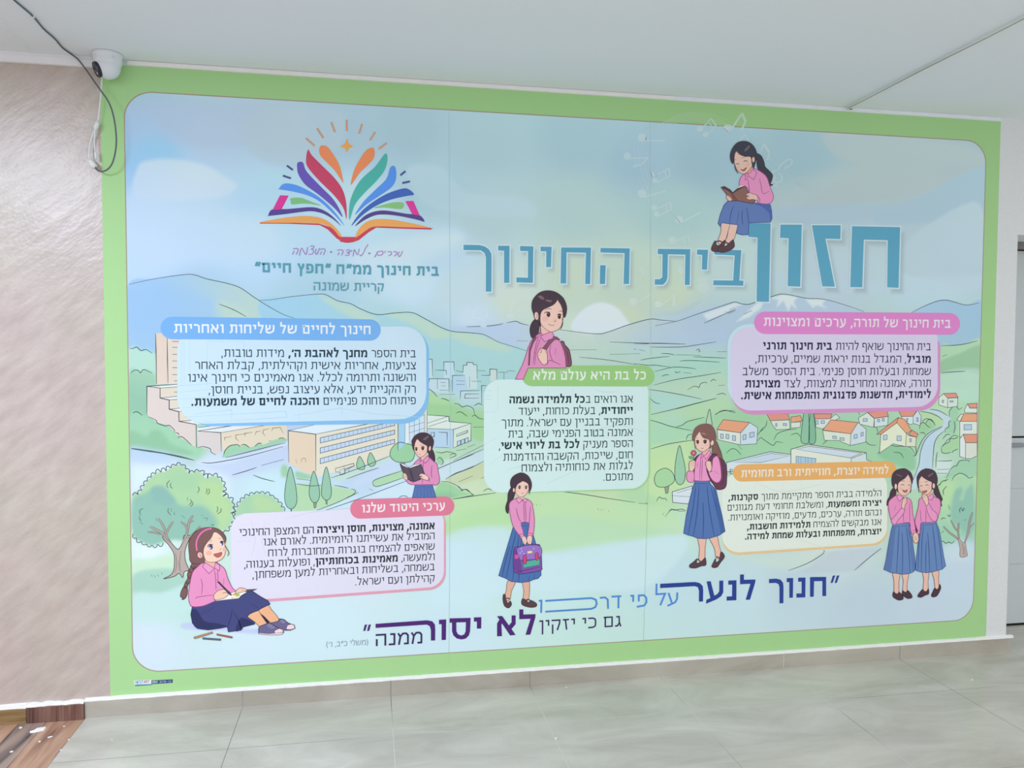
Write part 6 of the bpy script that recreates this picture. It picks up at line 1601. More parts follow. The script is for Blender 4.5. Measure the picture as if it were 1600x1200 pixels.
for y_ in (520, 575, 640): F_['blouse'].ell(408, y_, 4, 4, PKL, k=8)
B.fill([(310, 385), (305, 425), (388, 472), (402, 408), (385, 395)], '#efbca6', 1, SKL, .6)
F_['blouse'].fill([(302, 412), (280, 450), (340, 517), (392, 466)], '#f0a4cf', 0, PKL, .9); F_['blouse'].fill([(400, 412), (442, 440), (436, 492), (392, 464)], '#f0a4cf', 0, PKL, .9)
D_ = F_['drawing_board']
D_.fill([(680, 668), (792, 660), (740, 682), (690, 692), (640, 722)], '#565264', 0, '#3a3648', .8)
D_.fill([(398, 772), (470, 738), (560, 692), (640, 672), (695, 690), (640, 722), (618, 748), (540, 756)], '#fbfbf2', 0, '#8a8690', .7)
D_.ell(585, 712, 26, 12, '#e6b37a', k=12); D_.ell(608, 716, 22, 12, '#9bc86a', k=12); D_.ell(600, 735, 16, 8, '#f0e28a', k=10); D_.ell(560, 742, 14, 6, '#f3c3a4', k=10)
B.fill([(590, 685), (630, 650), (682, 660), (692, 676), (642, 692), (592, 702)], '#f4cdb4', 1, SKL, .8)
B.fill([(385, 722), (420, 680), (470, 664), (520, 678), (532, 700), (490, 742), (440, 757), (398, 762)], '#f4cdb4', 1, SKL, .8)
F_['pencil'].fill([(420, 595), (434, 590), (545, 705), (555, 722), (535, 715)], '#4f485c', 0, '#2f2a3c', .6)
lines(B, SKL, .7, [(465, 700), (500, 692), (520, 705)], [(640, 668), (675, 672)])
B.fill([(390, 128), (350, 190), (300, 260), (288, 320), (300, 370), (320, 402), (380, 410), (430, 397), (472, 367), (492, 320), (490, 260), (476, 200), (440, 150)], '#f8d8c2', 1, SKL, .7)
B.ell(340, 325, 30, 22, '#f5bcaa', k=16); B.ell(484, 290, 16, 22, '#f5bcaa', k=14)
H_.fill([(240, 105), (320, 85), (385, 98), (378, 150), (350, 200), (300, 240), (276, 285), (292, 340), (302, 402), (270, 405), (240, 340), (225, 210)], HB)
H_.fill([(375, 92), (420, 108), (460, 140), (492, 180), (498, 210), (484, 232), (470, 190), (430, 140), (390, 118)], HB)
H_.line([(490, 250), (515, 295), (526, 325), (512, 352)], HB, 1.3)
F_['headband'].line([(228, 305), (220, 240), (235, 180), (272, 130), (322, 100), (366, 92)], '#b0527e', 3.2, taper=False)
F_['headband'].line([(228, 303), (221, 240), (236, 181), (273, 131), (322, 102), (364, 94)], '#e77fae', 2.3, taper=False)
B.ell(256, 343, 25, 30, '#f3c2b4', -15, SKL, .8); lines(B, SKL, .7, [(248, 330), (262, 345), (258, 362)])
for ex, ey, rx, ry in ((358, 268, 19, 24), (462, 233, 14, 20)):
    B.ell(ex, ey, rx, ry, '#5f6098', k=16); B.ell(ex, ey - 8, rx * .7, ry * .5, '#3f3f68', k=12); B.ell(ex - 8, ey + 8, 6, 8, '#ffffff', k=8)
lines(B, '#43303a', 1.1, [(328, 268), (340, 245), (378, 242)], [(442, 225), (458, 212), (480, 218)]); lines(B, '#6a4a48', .8, [(345, 222), (372, 203)], [(428, 186), (455, 190)])
B.fill([(386, 335), (420, 326), (460, 317), (452, 350), (422, 364), (398, 354)], '#c46a62', 1, '#8a4444', .7); lines(B, '#c98a78', .7, [(445, 280), (450, 292), (440, 296)])
for q, c_ in (([(198, 1112), (370, 1062), (376, 1074), (206, 1126)], '#cf9566'), ([(280, 1116), (452, 1128), (450, 1142), (284, 1130)], '#4d7492'), ([(416, 1080), (560, 1108), (556, 1120), (412, 1092)], '#b96450')): F_['loose_pencil'].fill(q, c_, 0, '#5a4a44', .7)
F_.build()

# ---- girl standing with a satchel
F_ = girl('girl in long blue skirt holding a purple satchel in front of her'); frame(770, 730, 5.222)
B = F_.body; H_ = F_['hair']
H_.fill([(152, 165), (125, 210), (120, 270), (105, 320), (108, 360), (125, 376), (130, 340), (150, 292), (176, 230), (180, 180)], HAIR, 1, '#2f262c', .8)
H_.fill([(160, 190), (140, 140), (150, 90), (190, 55), (240, 45), (285, 65), (312, 110), (318, 150), (302, 195), (240, 180), (180, 190)], HAIR)
B.fill([(122, 930), (110, 1000), (98, 1060), (120, 1092), (142, 1070), (152, 1010), (184, 930)], '#e0b29a', 1, SKL, .8); B.fill([(243, 930), (252, 1010), (248, 1078), (280, 1088), (296, 1050), (296, 925)], '#e0b29a', 1, SKL, .8)
S_ = F_['shoe']
S_.fill([(86, 1038), (82, 1080), (95, 1130), (128, 1147), (152, 1120), (142, 1092), (122, 1108), (106, 1075), (102, 1042)], SHOE, 1, '#35272c', .8); S_.fill([(240, 1074), (238, 1120), (300, 1142), (350, 1137), (356, 1112), (312, 1086), (290, 1102), (265, 1080)], SHOE, 1, '#35272c', .8)
S_.line([(100, 1072), (122, 1068), (142, 1076)], SHOE, 1.8, taper=False); S_.line([(255, 1092), (285, 1078), (305, 1086)], SHOE, 1.8, taper=False)
SK2 = '#4f74ae'
F_['skirt'].fill([(233, 453), (292, 450), (312, 500), (346, 610), (386, 760), (393, 880), (370, 906), (330, 916), (290, 933), (230, 940), (150, 932), (105, 906), (48, 884), (75, 790), (120, 640), (165, 490)], SK2, 0, '#33517f', 1)
lines(F_['skirt'], '#33517f', 1.15, [(233, 478), (298, 474)], [(190, 520), (150, 700), (110, 900)], [(215, 560), (185, 740), (160, 928)], [(235, 560), (215, 800), (212, 936)], [(140, 640), (100, 780), (75, 890)], [(300, 880), (290, 930)], [(340, 870), (332, 914)], [(280, 490), (282, 560)])
F_['blouse'].fill([(202, 250), (150, 275), (133, 310), (140, 380), (165, 480), (215, 555), (228, 578), (252, 558), (246, 520), (232, 455), (290, 452), (296, 480), (285, 556), (322, 566), (336, 500), (339, 420), (326, 330), (310, 280), (265, 256), (238, 275)], '#e498c4', 1, PKL, 1)
F_['blouse'].fill([(218, 550), (248, 540), (256, 566), (230, 582)], '#ea9ccb', 0, PKL, .8); F_['blouse'].fill([(286, 538), (324, 540), (319, 566), (284, 562)], '#ea9ccb', 0, PKL, .8)
lines(F_['blouse'], PKL, .9, [(190, 330), (205, 400), (232, 455)], [(306, 320), (300, 400), (295, 480)], [(250, 280), (254, 360), (256, 450)], [(262, 280), (268, 360), (270, 450)])
B.fill([(205, 220), (205, 255), (240, 268), (248, 238)], '#eac0b0')
F_['blouse'].fill([(205, 244), (190, 268), (215, 293), (241, 266)], '#eda6d0', 0, PKL, .8); F_['blouse'].fill([(241, 266), (262, 252), (280, 266), (268, 288)], '#eda6d0', 0, PKL, .8)
Z_ = F_['satchel']
Z_.line([(243, 642), (258, 622), (310, 618), (330, 642)], '#4a3358', 1.4, taper=False)
Z_.fill([(172, 672), (212, 648), (350, 630), (386, 650), (398, 800), (385, 842), (240, 868), (195, 862), (168, 830)], '#8458a8', 1, '#4a2f66', 1.1)
Z_.fill([(174, 674), (205, 655), (222, 750), (240, 862), (196, 858), (170, 828)], '#6f4794', 0)
Z_.fill([(204, 655), (376, 638), (384, 735), (245, 757), (216, 742)], '#9a76c6', 1, '#5a3c7c', .9)
Z_.fill([(240, 772), (382, 746), (382, 796), (250, 822)], '#58b29c', 0, '#3c6a76', .9)
Z_.fill([(178, 715), (206, 712), (208, 744), (180, 747)], '#e05a98', 0); Z_.fill([(280, 684), (322, 679), (322, 700), (282, 705)], '#f3dcb0', 0, '#b08a50', .7)
for q in ([(248, 722), (270, 716), (273, 780), (250, 785)], [(345, 706), (368, 700), (372, 750), (352, 756)]): Z_.fill(q, '#cf4a80', 1, '#7a2a50', .8)
for x_, y_ in ((232, 665), (236, 686), (254, 706), (334, 664), (222, 700)): Z_.ell(x_, y_, 7, 7, '#8fd0e6', k=4)
lines(Z_, '#4a2f66', .8, [(205, 850), (240, 845), (390, 812)])
B.fill([(235, 568), (244, 610), (264, 632), (277, 602), (262, 564)], SKIN, 1, SKL, .7); B.fill([(285, 562), (277, 600), (292, 626), (314, 621), (319, 564)], SKIN, 1, SKL, .7)
lines(B, SKL, .6, [(252, 600), (262, 625)], [(300, 595), (298, 622)])
B.fill([(240, 106), (200, 140), (183, 190), (195, 222), (230, 243), (264, 226), (292, 186), (297, 145), (272, 122)], SKIN, 1, SKL, .6)
B.ell(204, 195, 12, 8, '#f3c0b4', k=10); B.ell(276, 190, 12, 8, '#f3c0b4', k=10); B.ell(171, 186, 9, 18, SKIN, 0, SKL, .6)
H_.fill([(140, 140), (150, 90), (190, 55), (240, 45), (248, 105), (215, 130), (190, 152), (184, 195), (177, 170), (165, 162), (155, 185)], HAIR); H_.fill([(236, 45), (285, 65), (312, 110), (318, 150), (306, 185), (296, 222), (292, 180), (286, 138), (262, 120), (242, 108)], HAIR)
for ex in (217, 270): B.ell(ex, 165, 9, 13, '#4a3538', k=12); B.ell(ex - 3, 160, 2.5, 3, '#fff6f2', k=6)
lines(B, '#3c2a30', .7, [(205, 157), (217, 150), (230, 156)], [(258, 156), (270, 150), (284, 156)]); lines(B, '#b0626a', .7, [(230, 208), (240, 213), (251, 206)])
F_.build()

# ---- girl with a flower and a maroon backpack
F_ = girl('girl holding a pink flower, with a maroon backpack'); frame(1060, 650, 10)
B = F_.body; H_ = F_['hair']
HF = '#85605c'
F_['backpack'].fill([(500, 590), (560, 605), (660, 645), (720, 720), (748, 820), (752, 1000), (738, 1100), (690, 1142), (600, 1142), (540, 1060), (480, 980), (440, 880), (420, 800), (460, 690)], '#6d4158', 1, '#3f2838', 1.1)
F_['backpack'].fill([(335, 598), (270, 640), (240, 720), (238, 900), (262, 890), (280, 720), (330, 640)], '#5f3a50', 1, '#3f2838', .8)
lines(F_['backpack'], '#4f3044', .9, [(665, 690), (700, 800), (700, 1000), (660, 1100)], [(720, 850), (740, 860)])
H_.fill([(545, 425), (590, 395), (628, 480), (664, 570), (682, 665), (640, 655), (560, 612), (530, 560), (528, 490)], HF, 1, '#4d3634', .9)
H_.fill([(215, 375), (215, 290), (250, 200), (320, 140), (400, 120), (480, 125), (540, 170), (575, 240), (592, 330), (582, 400), (540, 445), (490, 512), (470, 430), (380, 300), (300, 240), (262, 330), (240, 390)], HF)
frame(1060, 760, 8.57)
B.fill([(262, 685), (280, 830), (272, 965), (300, 1000), (348, 965), (356, 820), (364, 680)], '#efbfac', 1, SKL, .8); B.fill([(412, 680), (480, 830), (498, 940), (540, 965), (566, 885), (542, 780), (512, 670)], '#efbfac', 1, SKL, .8)
S_ = F_['shoe']
S_.fill([(250, 968), (200, 1010), (150, 1050), (155, 1086), (230, 1092), (300, 1066), (366, 1050), (362, 965), (346, 960), (310, 1000), (270, 1022), (240, 1020)], SHOE, 1, '#35272c', .8)
S_.fill([(566, 878), (602, 900), (612, 950), (560, 1020), (520, 1077), (470, 1087), (444, 1070), (460, 1030), (495, 965), (500, 1010), (535, 1000), (550, 960)], SHOE, 1, '#35272c', .8)
S_.line([(255, 970), (285, 1000), (300, 1015)], SHOE, 1.6, taper=False); S_.line([(498, 945), (525, 945), (552, 962)], SHOE, 1.8, taper=False)
frame(0, 0, 1)
F_['skirt'].fill([(1086, 750), (1108, 750), (1109.5, 756), (1118.5, 765), (1123.2, 786), (1128, 806), (1132.6, 830), (1123, 836.5), (1109, 840.8), (1100, 841.5), (1090, 841), (1083, 838), (1075, 836), (1068, 833), (1072, 806), (1077, 783), (1081, 767)], '#5677b0', 0, '#365090', 1)
lines(F_['skirt'], '#365090', 1.15, [(1084.5, 755.3), (1109, 755.3)], [(1087, 758), (1083, 790), (1075, 835)], [(1092, 758), (1089, 800), (1083, 837)], [(1098, 785), (1099, 810), (1098, 841)], [(1104, 758), (1109, 800), (1116, 838)], [(1111, 763), (1119, 795), (1127, 833)])
F_['skirt'].fill([(1114, 764), (1118.5, 765), (1123.2, 786), (1132.2, 829.5), (1126, 834), (1120, 800)], '#46679f', 0)
frame(1060, 650, 10)
F_['blouse'].fill([(370, 575), (300, 640), (265, 720), (250, 860), (245, 990), (265, 1008), (480, 1008), (478, 900), (500, 780), (520, 690), (512, 590), (478, 535), (430, 600)], '#eb9dca', 1, PKL, .9)
F_['blouse'].fill([(545, 640), (580, 622), (622, 650), (652, 760), (668, 930), (656, 1000), (620, 1037), (570, 1032), (510, 980), (468, 880), (500, 850), (522, 790), (530, 690)], '#eb9dca', 1, PKL, 1)
F_['blouse'].fill([(180, 853), (134, 880), (126, 950), (140, 1012), (190, 1037), (230, 1022), (247, 960), (242, 900), (230, 858)], '#eb9dca', 1, PKL, 1)
lines(F_['blouse'], PKL, .8, [(345, 660), (338, 800), (330, 1000)], [(372, 660), (368, 800), (360, 1000)], [(480, 850), (510, 870), (525, 850)], [(560, 860), (630, 910)], [(300, 720), (290, 800)], [(420, 700), (415, 780)])
F_['backpack'].fill([(458, 692), (500, 620), (560, 588), (606, 600), (545, 650), (505, 712)], '#6d4158', 0, '#3f2838', .8)
F_['backpack'].line([(440, 800), (455, 880), (490, 970), (540, 1040)], '#5a384e', 2.4, taper=False)
B.fill([(388, 545), (378, 592), (430, 605), (470, 580), (484, 520), (440, 520)], '#eeb4a8')
F_['blouse'].fill([(366, 588), (343, 662), (390, 627)], '#f3a8d2', 0, PKL, .8); F_['blouse'].fill([(390, 627), (432, 677), (472, 622), (503, 560), (482, 528), (430, 602)], '#f3a8d2', 0, PKL, .8)
L_ = F_['flower']
L_.line([(238, 612), (235, 700)], '#7a4a48', 1.1, 0, taper=False); L_.fill([(162, 634), (200, 632), (220, 652), (212, 668), (182, 664)], '#6fb884', 1, '#3f7a58', .7)
for k_ in range(6): L_.ell(235 + 26 * math.cos(k_ * 1.047), 578 + 26 * math.sin(k_ * 1.047), 19, 19, '#d0668e', 0, '#963a60', .7, k=12)
L_.ell(235, 578, 11, 11, '#fbe6ea', k=10)
B.fill([(172, 720), (200, 698), (256, 698), (258, 780), (228, 850), (190, 866), (168, 840), (163, 770)], SKIN, 1, SKL, .8); B.fill([(428, 722), (460, 700), (502, 715), (517, 800), (502, 860), (470, 867), (440, 812), (424, 760)], SKIN, 1, SKL, .8)
lines(B, SKL, .6, [(195, 720), (250, 722)], [(190, 745), (250, 748)], [(195, 770), (245, 772)], [(430, 745), (450, 755)], [(430, 770), (452, 778)])
B.fill([(330, 236), (290, 290), (258, 350), (256, 430), (280, 500), (330, 542), (380, 557), (430, 532), (482, 482), (498, 400), (452, 358), (390, 340), (350, 290)], SKIN, 1, SKL, .7)
B.ell(285, 455, 24, 16, '#f4c0b3', k=12); B.ell(440, 455, 30, 18, '#f4c0b3', k=14); B.ell(525, 420, 25, 45, SKIN, 12, SKL, .7)
H_.fill([(215, 375), (215, 290), (250, 200), (320, 140), (400, 120), (405, 150), (330, 242), (280, 310), (252, 375), (256, 430), (246, 440), (240, 385)], HF)
H_.fill([(330, 200), (370, 135), (480, 125), (540, 170), (575, 240), (592, 330), (580, 392), (545, 378), (512, 378), (490, 420), (500, 480), (522, 470), (490, 512), (480, 420), (470, 370), (400, 345), (350, 282), (325, 236)], HF)
H_.line([(252, 380), (256, 450), (264, 515)], HF, 1.2); H_.fill([(352, 265), (400, 262), (430, 290), (380, 285)], '#a8847c')
for ex, ey, rx, ry in ((298, 405, 18, 26), (412, 401, 22, 27)): B.ell(ex, ey, rx * 1.14, ry * 1.14, '#4a343a', k=14); B.ell(ex - 5, ey - 9, 3.5, 4.2, '#e8d8d6', k=8)
lines(B, '#3c2a30', .8, [(268, 395), (290, 378), (318, 384)], [(382, 388), (412, 372), (445, 390)]); lines(B, '#5a4348', .6, [(268, 345), (300, 345)], [(378, 326), (440, 342)]); lines(B, '#b0626a', .7, [(350, 500), (370, 509), (392, 498)])
F_.build()

# ---- two laughing girls
F_ = girl('left one of two laughing girls holding hands at the right'); frame(1370, 720, 10)
B = F_.body; H_ = F_['hair']
BL2, PK2 = '#6484b4', '#e090bd'
H_.fill([(250, 430), (210, 490), (195, 560), (160, 620), (154, 695), (176, 682), (202, 622), (272, 582), (298, 500), (288, 440)], HAIR, 1, '#2f262c', .8)
H_.fill([(240, 392), (225, 300), (240, 210), (290, 150), (370, 120), (450, 125), (520, 170), (555, 240), (562, 300), (540, 375), (460, 400), (300, 462)], HAIR)
B.fill([(248, 1755), (265, 1870), (268, 2045), (300, 2080), (338, 2050), (342, 1900), (352, 1755)], '#efc4b0', 1, SKL, .8); B.fill([(393, 1755), (410, 1880), (400, 2025), (440, 2055), (466, 2030), (472, 1900), (492, 1755)], '#efc4b0', 1, SKL, .8)
S_ = F_['shoe']
S_.fill([(256, 2048), (248, 2118), (300, 2160), (350, 2177), (406, 2160), (402, 2112), (345, 2048), (330, 2075), (290, 2070)], '#4a3840', 1, '#2f2228', .8); S_.fill([(402, 2028), (394, 2090), (440, 2130), (490, 2152), (546, 2135), (540, 2092), (484, 2026), (460, 2050), (430, 2048)], '#4a3840', 1, '#2f2228', .8)
F_['skirt'].fill([(252, 985), (502, 968), (520, 1090), (560, 1300), (590, 1500), (602, 1700), (560, 1737), (500, 1762), (400, 1772), (300, 1757), (220, 1746), (106, 1696), (140, 1550), (190, 1250), (222, 1090)], BL2, 0, '#42588f', 1)
lines(F_['skirt'], '#42588f', 1.15, [(246, 1028), (508, 1008)], [(290, 1040), (240, 1300), (205, 1735)], [(345, 1035), (330, 1300), (305, 1750)], [(390, 1120), (400, 1400), (395, 1765)], [(450, 1030), (490, 1300), (515, 1745)], [(480, 1030), (540, 1350), (580, 1715)], [(230, 1150), (180, 1450), (150, 1700)])
F_['blouse'].fill([(310, 540), (240, 580), (190, 630), (176, 710), (195, 830), (228, 940), (256, 992), (380, 978), (505, 968), (520, 1060), (548, 1140), (628, 1112), (622, 1060), (582, 940), (556, 800), (542, 650), (500, 590), (440, 570), (390, 580)], PK2, 1, PKL, 1)
lines(F_['blouse'], PKL, .8, [(420, 760), (412, 860), (418, 970)], [(520, 640), (508, 760), (515, 960)], [(545, 1090), (610, 1075)], [(290, 700), (270, 780)])
F_['blouse'].fill([(222, 930), (262, 880), (330, 800), (388, 732), (434, 762), (402, 842), (332, 922), (288, 990), (250, 990)], '#e398c3', 1, PKL, .9)
B.fill([(384, 722), (394, 640), (410, 590), (450, 568), (468, 620), (462, 662), (437, 692), (427, 752)], SKIN, 1, SKL, .8); lines(B, SKL, .6, [(420, 600), (458, 605)], [(425, 630), (465, 632)], [(428, 658), (458, 660)])
B.fill([(326, 490), (322, 545), (400, 574), (425, 535)], '#eeb6a8')
F_['blouse'].fill([(322, 528), (310, 570), (352, 637), (412, 562)], '#eba0cd', 0, PKL, .8)
B.fill([(475, 210), (420, 275), (350, 325), (323, 390), (330, 470), (360, 520), (410, 541), (460, 532), (512, 482), (533, 420), (537, 340), (512, 258)], SKIN, 1, SKL, .7)
B.ell(372, 435, 26, 20, '#f3beb2', k=12); B.ell(505, 430, 18, 18, '#f3beb2', k=12); B.ell(292, 400, 22, 46, SKIN, 0, SKL, .7)
H_.fill([(225, 300), (240, 210), (290, 150), (370, 120), (450, 125), (482, 205), (440, 270), (380, 310), (332, 352), (326, 420), (328, 485), (308, 462), (312, 380), (288, 352), (262, 420), (240, 392)], HAIR)
H_.fill([(440, 123), (520, 170), (555, 240), (562, 300), (542, 372), (530, 400), (532, 340), (512, 268), (480, 210)], HAIR); H_.line([(527, 395), (530, 460), (520, 500)], HAIR, 1.0); H_.fill([(300, 205), (380, 235), (390, 250), (320, 225)], '#7c6870')
lines(B, '#43303a', .8, [(370, 380), (395, 368), (426, 380)], [(480, 387), (505, 375), (526, 386)]); lines(B, '#5a4348', .6, [(375, 318), (410, 310), (432, 320)], [(492, 322), (522, 325)])
B.fill([(400, 455), (440, 465), (472, 448), (462, 487), (432, 492), (410, 480)], '#b8635f', 1, '#7f3c40', .6)
F_['skirt'].fill([(248, 1030), (290, 1036), (215, 1740), (108, 1696), (150, 1500)], '#5a76a8', 0); F_['skirt'].fill([(500, 1000), (520, 1090), (600, 1700), (560, 1735), (520, 1400)], '#5a76a8', 0)
F_.build()
F_ = girl('right one of two laughing girls, hand at her chin'); frame(1370, 720, 10)
B = F_.body; H_ = F_['hair']
H_.fill([(900, 400), (940, 385), (966, 460), (992, 530), (1022, 600), (1002, 640), (1012, 702), (985, 692), (984, 620), (930, 562), (893, 512), (888, 440)], HAIR, 1, '#2f262c', .8)
H_.fill([(620, 280), (640, 210), (690, 150), (770, 120), (850, 130), (910, 170), (940, 240), (947, 310), (930, 385), (865, 450), (760, 380), (648, 430)], HAIR)
B.fill([(713, 1735), (730, 1850), (720, 2015), (760, 2040), (797, 2012), (797, 1880), (807, 1735)], '#efc4b0', 1, SKL, .8); B.fill([(863, 1730), (890, 1850), (908, 1995), (940, 2015), (967, 1970), (962, 1850), (960, 1715)], '#efc4b0', 1, SKL, .8)
S_ = F_['shoe']
S_.fill([(802, 1998), (807, 2075), (750, 2100), (690, 2131), (638, 2120), (650, 2080), (712, 2008), (735, 2035), (775, 2035)], '#4a3840', 1, '#2f2228', .8); S_.fill([(976, 1928), (997, 1980), (972, 2050), (930, 2112), (870, 2127), (849, 2100), (870, 2050), (902, 1988), (935, 2010), (960, 1985)], '#4a3840', 1, '#2f2228', .8)
F_['skirt'].fill([(688, 968), (922, 950), (972, 1085), (1002, 1250), (1042, 1500), (1072, 1640), (1020, 1692), (930, 1717), (850, 1737), (770, 1747), (690, 1737), (615, 1715), (600, 1690), (618, 1500), (650, 1200)], BL2, 0, '#42588f', 1)
lines(F_['skirt'], '#42588f', 1.15, [(682, 1006), (932, 985)], [(725, 1010), (700, 1300), (690, 1730)], [(790, 1120), (810, 1400), (820, 1738)], [(865, 1000), (900, 1300), (935, 1712)], [(930, 1010), (980, 1300), (1020, 1680)], [(770, 1250), (760, 1500), (765, 1742)], [(690, 1030), (655, 1300), (640, 1710)])
F_['blouse'].fill([(655, 620), (648, 700), (620, 820), (590, 950), (600, 1050), (618, 1135), (668, 1130), (675, 1050), (692, 968), (800, 962), (900, 957), (932, 940), (962, 850), (987, 750), (992, 650), (962, 590), (890, 560), (852, 510), (800, 560), (720, 572), (672, 590)], PK2, 1, PKL, 1)
lines(F_['blouse'], PKL, .8, [(760, 760), (765, 860), (758, 958)], [(675, 760), (680, 860), (690, 960)], [(620, 1095), (668, 1090)])
F_['blouse'].fill([(768, 702), (812, 668), (862, 760), (932, 822), (942, 900), (900, 947), (840, 902), (790, 802)], '#e398c3', 1, PKL, .9)
B.fill([(705, 560), (715, 518), (760, 528), (792, 570), (802, 662), (770, 702), (740, 640), (714, 600)], SKIN, 1, SKL, .8); lines(B, SKL, .6, [(715, 545), (755, 555)], [(715, 575), (752, 580)])
B.fill([(790, 520), (800, 575), (850, 560), (862, 490), (840, 470)], '#eeb6a8')
F_['blouse'].fill([(790, 568), (866, 508), (882, 560), (850, 617), (802, 590)], '#eba0cd', 0, PKL, .8)
F_['clasped_hands'].fill([(563, 1160), (588, 1118), (640, 1148), (647, 1240), (620, 1283), (580, 1272), (558, 1212)], SKIN, 1, SKL, .8); lines(F_['clasped_hands'], SKL, .6, [(585, 1180), (600, 1240)], [(605, 1175), (620, 1235)])
B.fill([(695, 230), (660, 290), (643, 350), (658, 430), (690, 490), (740, 522), (790, 522), (842, 472), (857, 400), (852, 330), (792, 300), (740, 270)], SKIN, 1, SKL, .7)
B.ell(675, 440, 20, 18, '#f3beb2', k=12); B.ell(810, 425, 28, 20, '#f3beb2', k=12); B.ell(884, 390, 22, 43, SKIN, 0, SKL, .7)
H_.fill([(698, 232), (735, 140), (770, 120), (850, 130), (910, 170), (940, 240), (947, 310), (930, 382), (906, 350), (872, 350), (862, 442), (848, 400), (852, 338), (800, 312), (740, 276)], HAIR)
H_.fill([(620, 282), (640, 210), (690, 150), (775, 120), (702, 232), (662, 290), (652, 350), (657, 442), (640, 402), (638, 330)], HAIR); H_.line([(655, 400), (650, 460), (660, 497)], HAIR, 1.0); H_.fill([(795, 235), (875, 185), (870, 205), (815, 245)], '#7c6870')
lines(B, '#43303a', .8, [(668, 396), (690, 385), (707, 396)], [(755, 386), (780, 372), (807, 384)]); lines(B, '#5a4348', .6, [(658, 346), (682, 336)], [(738, 332), (770, 323), (792, 332)])
B.fill([(703, 475), (735, 470), (777, 460), (771, 487), (740, 502), (714, 496)], '#b8635f', 1, '#7f3c40', .6)
F_.build()

# ---------------------------------------------------------------- the school emblem: open book with leaves of colour
F_ = Fig('emblem', 60, 'emblem of an open book with rainbow pages and rays'); B = F_.body
frame(400, 180, 5.7143)
ORG = '#e08a5e'
B.fill([(38, 958), (35, 968), (300, 970), (570, 982), (640, 1020), (720, 1100), (770, 1130), (820, 1140), (865, 1135), (920, 1115), (920, 1088), (765, 1086), (700, 1010), (560, 968), (300, 960)], '#c8485e', 0)
frame(530, 180, 5.7143)
B.fill([(-10, 1088), (150, 1088), (210, 1040), (310, 990), (420, 990), (820, 1005), (828, 1022), (600, 1015), (330, 1004), (260, 1048), (180, 1112), (120, 1135), (60, 1140), (10, 1130)], '#c8485e', 0)
Pg = F_['page']
frame(400, 180, 5.7143)
Pg.fill([(38, 955), (160, 930), (300, 910), (420, 900), (520, 905), (600, 925), (680, 975), (740, 1040), (765, 1084), (740, 1078), (680, 1010), (580, 970), (420, 962), (200, 962), (40, 960)], '#e8a862', 1)
Pg.fill([(108, 898), (145, 842), (280, 838), (470, 822), (560, 832), (640, 870), (710, 930), (757, 988), (690, 930), (600, 880), (500, 858), (400, 865), (250, 885), (110, 900)], '#5a4a92', 1)
Pg.fill([(148, 845), (215, 715), (292, 718), (230, 840)], '#d8409a', 0)
Pg.fill([(312, 742), (400, 738), (500, 775), (582, 806), (480, 792), (400, 790), (322, 797), (310, 770)], '#7fbf84', 1)
Pg.fill([(203, 660), (235, 620), (290, 610), (400, 640), (560, 730), (690, 850), (790, 985), (700, 890), (580, 780), (470, 720), (330, 682), (205, 662)], '#5f9cf0', 1)
Pg.fill([(372, 425), (418, 422), (450, 500), (560, 620), (680, 740), (740, 830), (772, 910), (700, 830), (560, 710), (440, 620), (380, 530), (368, 470)], '#6a5ab4', 1)
Pg.fill([(466, 308), (500, 360), (600, 460), (700, 560), (770, 660), (805, 780), (808, 928), (780, 830), (700, 720), (560, 580), (460, 460), (448, 380)], '#c24a68', 1)
Pg.fill([(592, 270), (640, 285), (700, 365), (750, 460), (780, 600), (755, 570), (690, 480), (590, 380), (565, 330), (570, 285)], ORG, 1)
frame(530, 180, 5.7143)
Pg.fill([(828, 1012), (760, 990), (600, 955), (450, 930), (340, 928), (250, 950), (180, 1010), (143, 1088), (170, 1080), (240, 1030), (320, 995), (560, 1000), (825, 1008)], '#e8a862', 1)
Pg.fill([(762, 950), (715, 892), (600, 880), (420, 852), (310, 862), (220, 905), (140, 992), (220, 940), (320, 895), (420, 888), (560, 905), (700, 935)], '#5a4a88', 1)
Pg.fill([(718, 895), (662, 765), (590, 768), (652, 885)], '#d8409a', 0)
Pg.fill([(575, 790), (550, 778), (460, 782), (310, 828), (400, 825), (540, 838), (572, 825)], '#86c07c', 1)
Pg.fill([(668, 708), (620, 662), (560, 657), (420, 705), (280, 790), (180, 880), (108, 990), (200, 900), (320, 815), (460, 755), (600, 722)], '#4668b8', 1)
Pg.fill([(458, 465), (500, 463), (508, 560), (470, 640), (360, 720), (240, 800), (140, 890), (220, 770), (330, 660), (420, 570)], '#5f9af0', 1)
Pg.fill([(412, 343), (430, 400), (400, 500), (320, 600), (220, 700), (140, 800), (92, 935), (92, 800), (130, 680), (200, 570), (320, 460)], '#4fb0a4', 1)
Pg.fill([(298, 290), (318, 330), (305, 390), (250, 450), (180, 520), (105, 622), (130, 500), (180, 400), (240, 315)], ORG, 1)
ST = F_['star']; frame(400, 180, 5.7143)
ST.fill([(812, 208), (828, 255), (868, 280), (830, 295), (812, 336), (795, 295), (750, 278), (795, 255)], '#e0a458', 0)
RY = F_['ray']
for q in ([(445, 205), (525, 275)], [(545, 118), (602, 205)], [(672, 62), (705, 152)], [(810, 42), (812, 142)]): RY.line(q, '#c09880', 3.2, 0, taper=False)
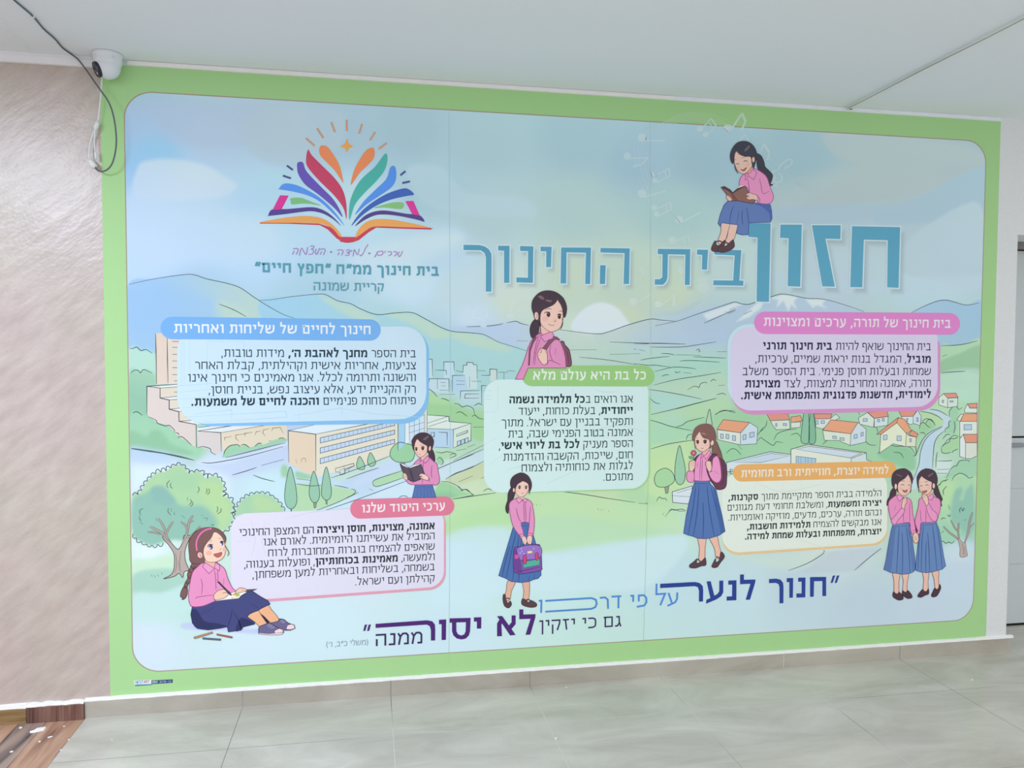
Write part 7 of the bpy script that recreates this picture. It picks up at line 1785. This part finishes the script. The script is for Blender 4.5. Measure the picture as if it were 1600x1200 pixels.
for q in ([(275, 450), (330, 490)], [(240, 540), (312, 564)]): RY.line(q, '#4a5288', 3.0, 0, taper=False)
frame(530, 180, 5.7143)
for q in ([(205, 78), (178, 165)], [(322, 150), (275, 225)], [(425, 248), (352, 302)]): RY.line(q, '#c09880', 3.2, 0, taper=False)
for q in ([(592, 500), (546, 537)], [(632, 592), (563, 607)]): RY.line(q, '#4a5288', 3.0, 0, taper=False)
# hand-written motto in three words, and the school's name
MO = F_['motto_lettering']; frame(390, 370, 5.161)
PL = '#ad7cb8'
frame(450, 375, 6.684)
for q in ([(1165, 122), (1150, 150), (1162, 174), (1182, 152), (1197, 114)], [(1100, 124), (1130, 124), (1136, 146), (1108, 170)], [(1040, 124), (1074, 124), (1080, 148), (1048, 166)], [(1018, 114), (1008, 136)], [(925, 128), (985, 116), (988, 146), (955, 162), (932, 150)], [(935, 128), (905, 180)],
          [(838, 44), (806, 92), (800, 110)], [(800, 108), (780, 148), (758, 166), (748, 152)], [(745, 92), (724, 154), (692, 102), (680, 172)], [(666, 104), (656, 126)], [(605, 108), (642, 104), (640, 126), (612, 130)], [(616, 132), (640, 140), (630, 160), (596, 160)], [(514, 108), (560, 104), (576, 120), (558, 160)], [(536, 128), (520, 160)],
          [(335, 98), (378, 94), (388, 112), (368, 156)], [(352, 118), (336, 152)], [(296, 92), (284, 130), (300, 150), (316, 120), (330, 84)], [(228, 68), (266, 62), (266, 86), (240, 96)], [(244, 98), (268, 112), (252, 146), (214, 150)], [(206, 74), (186, 152), (142, 86), (118, 164)], [(54, 94), (94, 88), (106, 106), (84, 152)], [(66, 114), (44, 152)]):
    MO.line(q, PL, 1.25, 1, taper=False)
MO.ell(850, 140, 10, 10, '#8f7fae', k=10); MO.ell(450, 125, 10, 10, '#8f7fae', k=10)
text(F_['school_name#1'], 'בית חינוך ממ״ח ״חפץ חיים״', 685.5, 398, 431.3, 14.5, '#5aa0b2', reg=.215)
text(F_['school_name#2'], 'קריית שמונה', 599.6, 490, 455.5, 12.6, '#649fae', reg=.17)
F_.build()
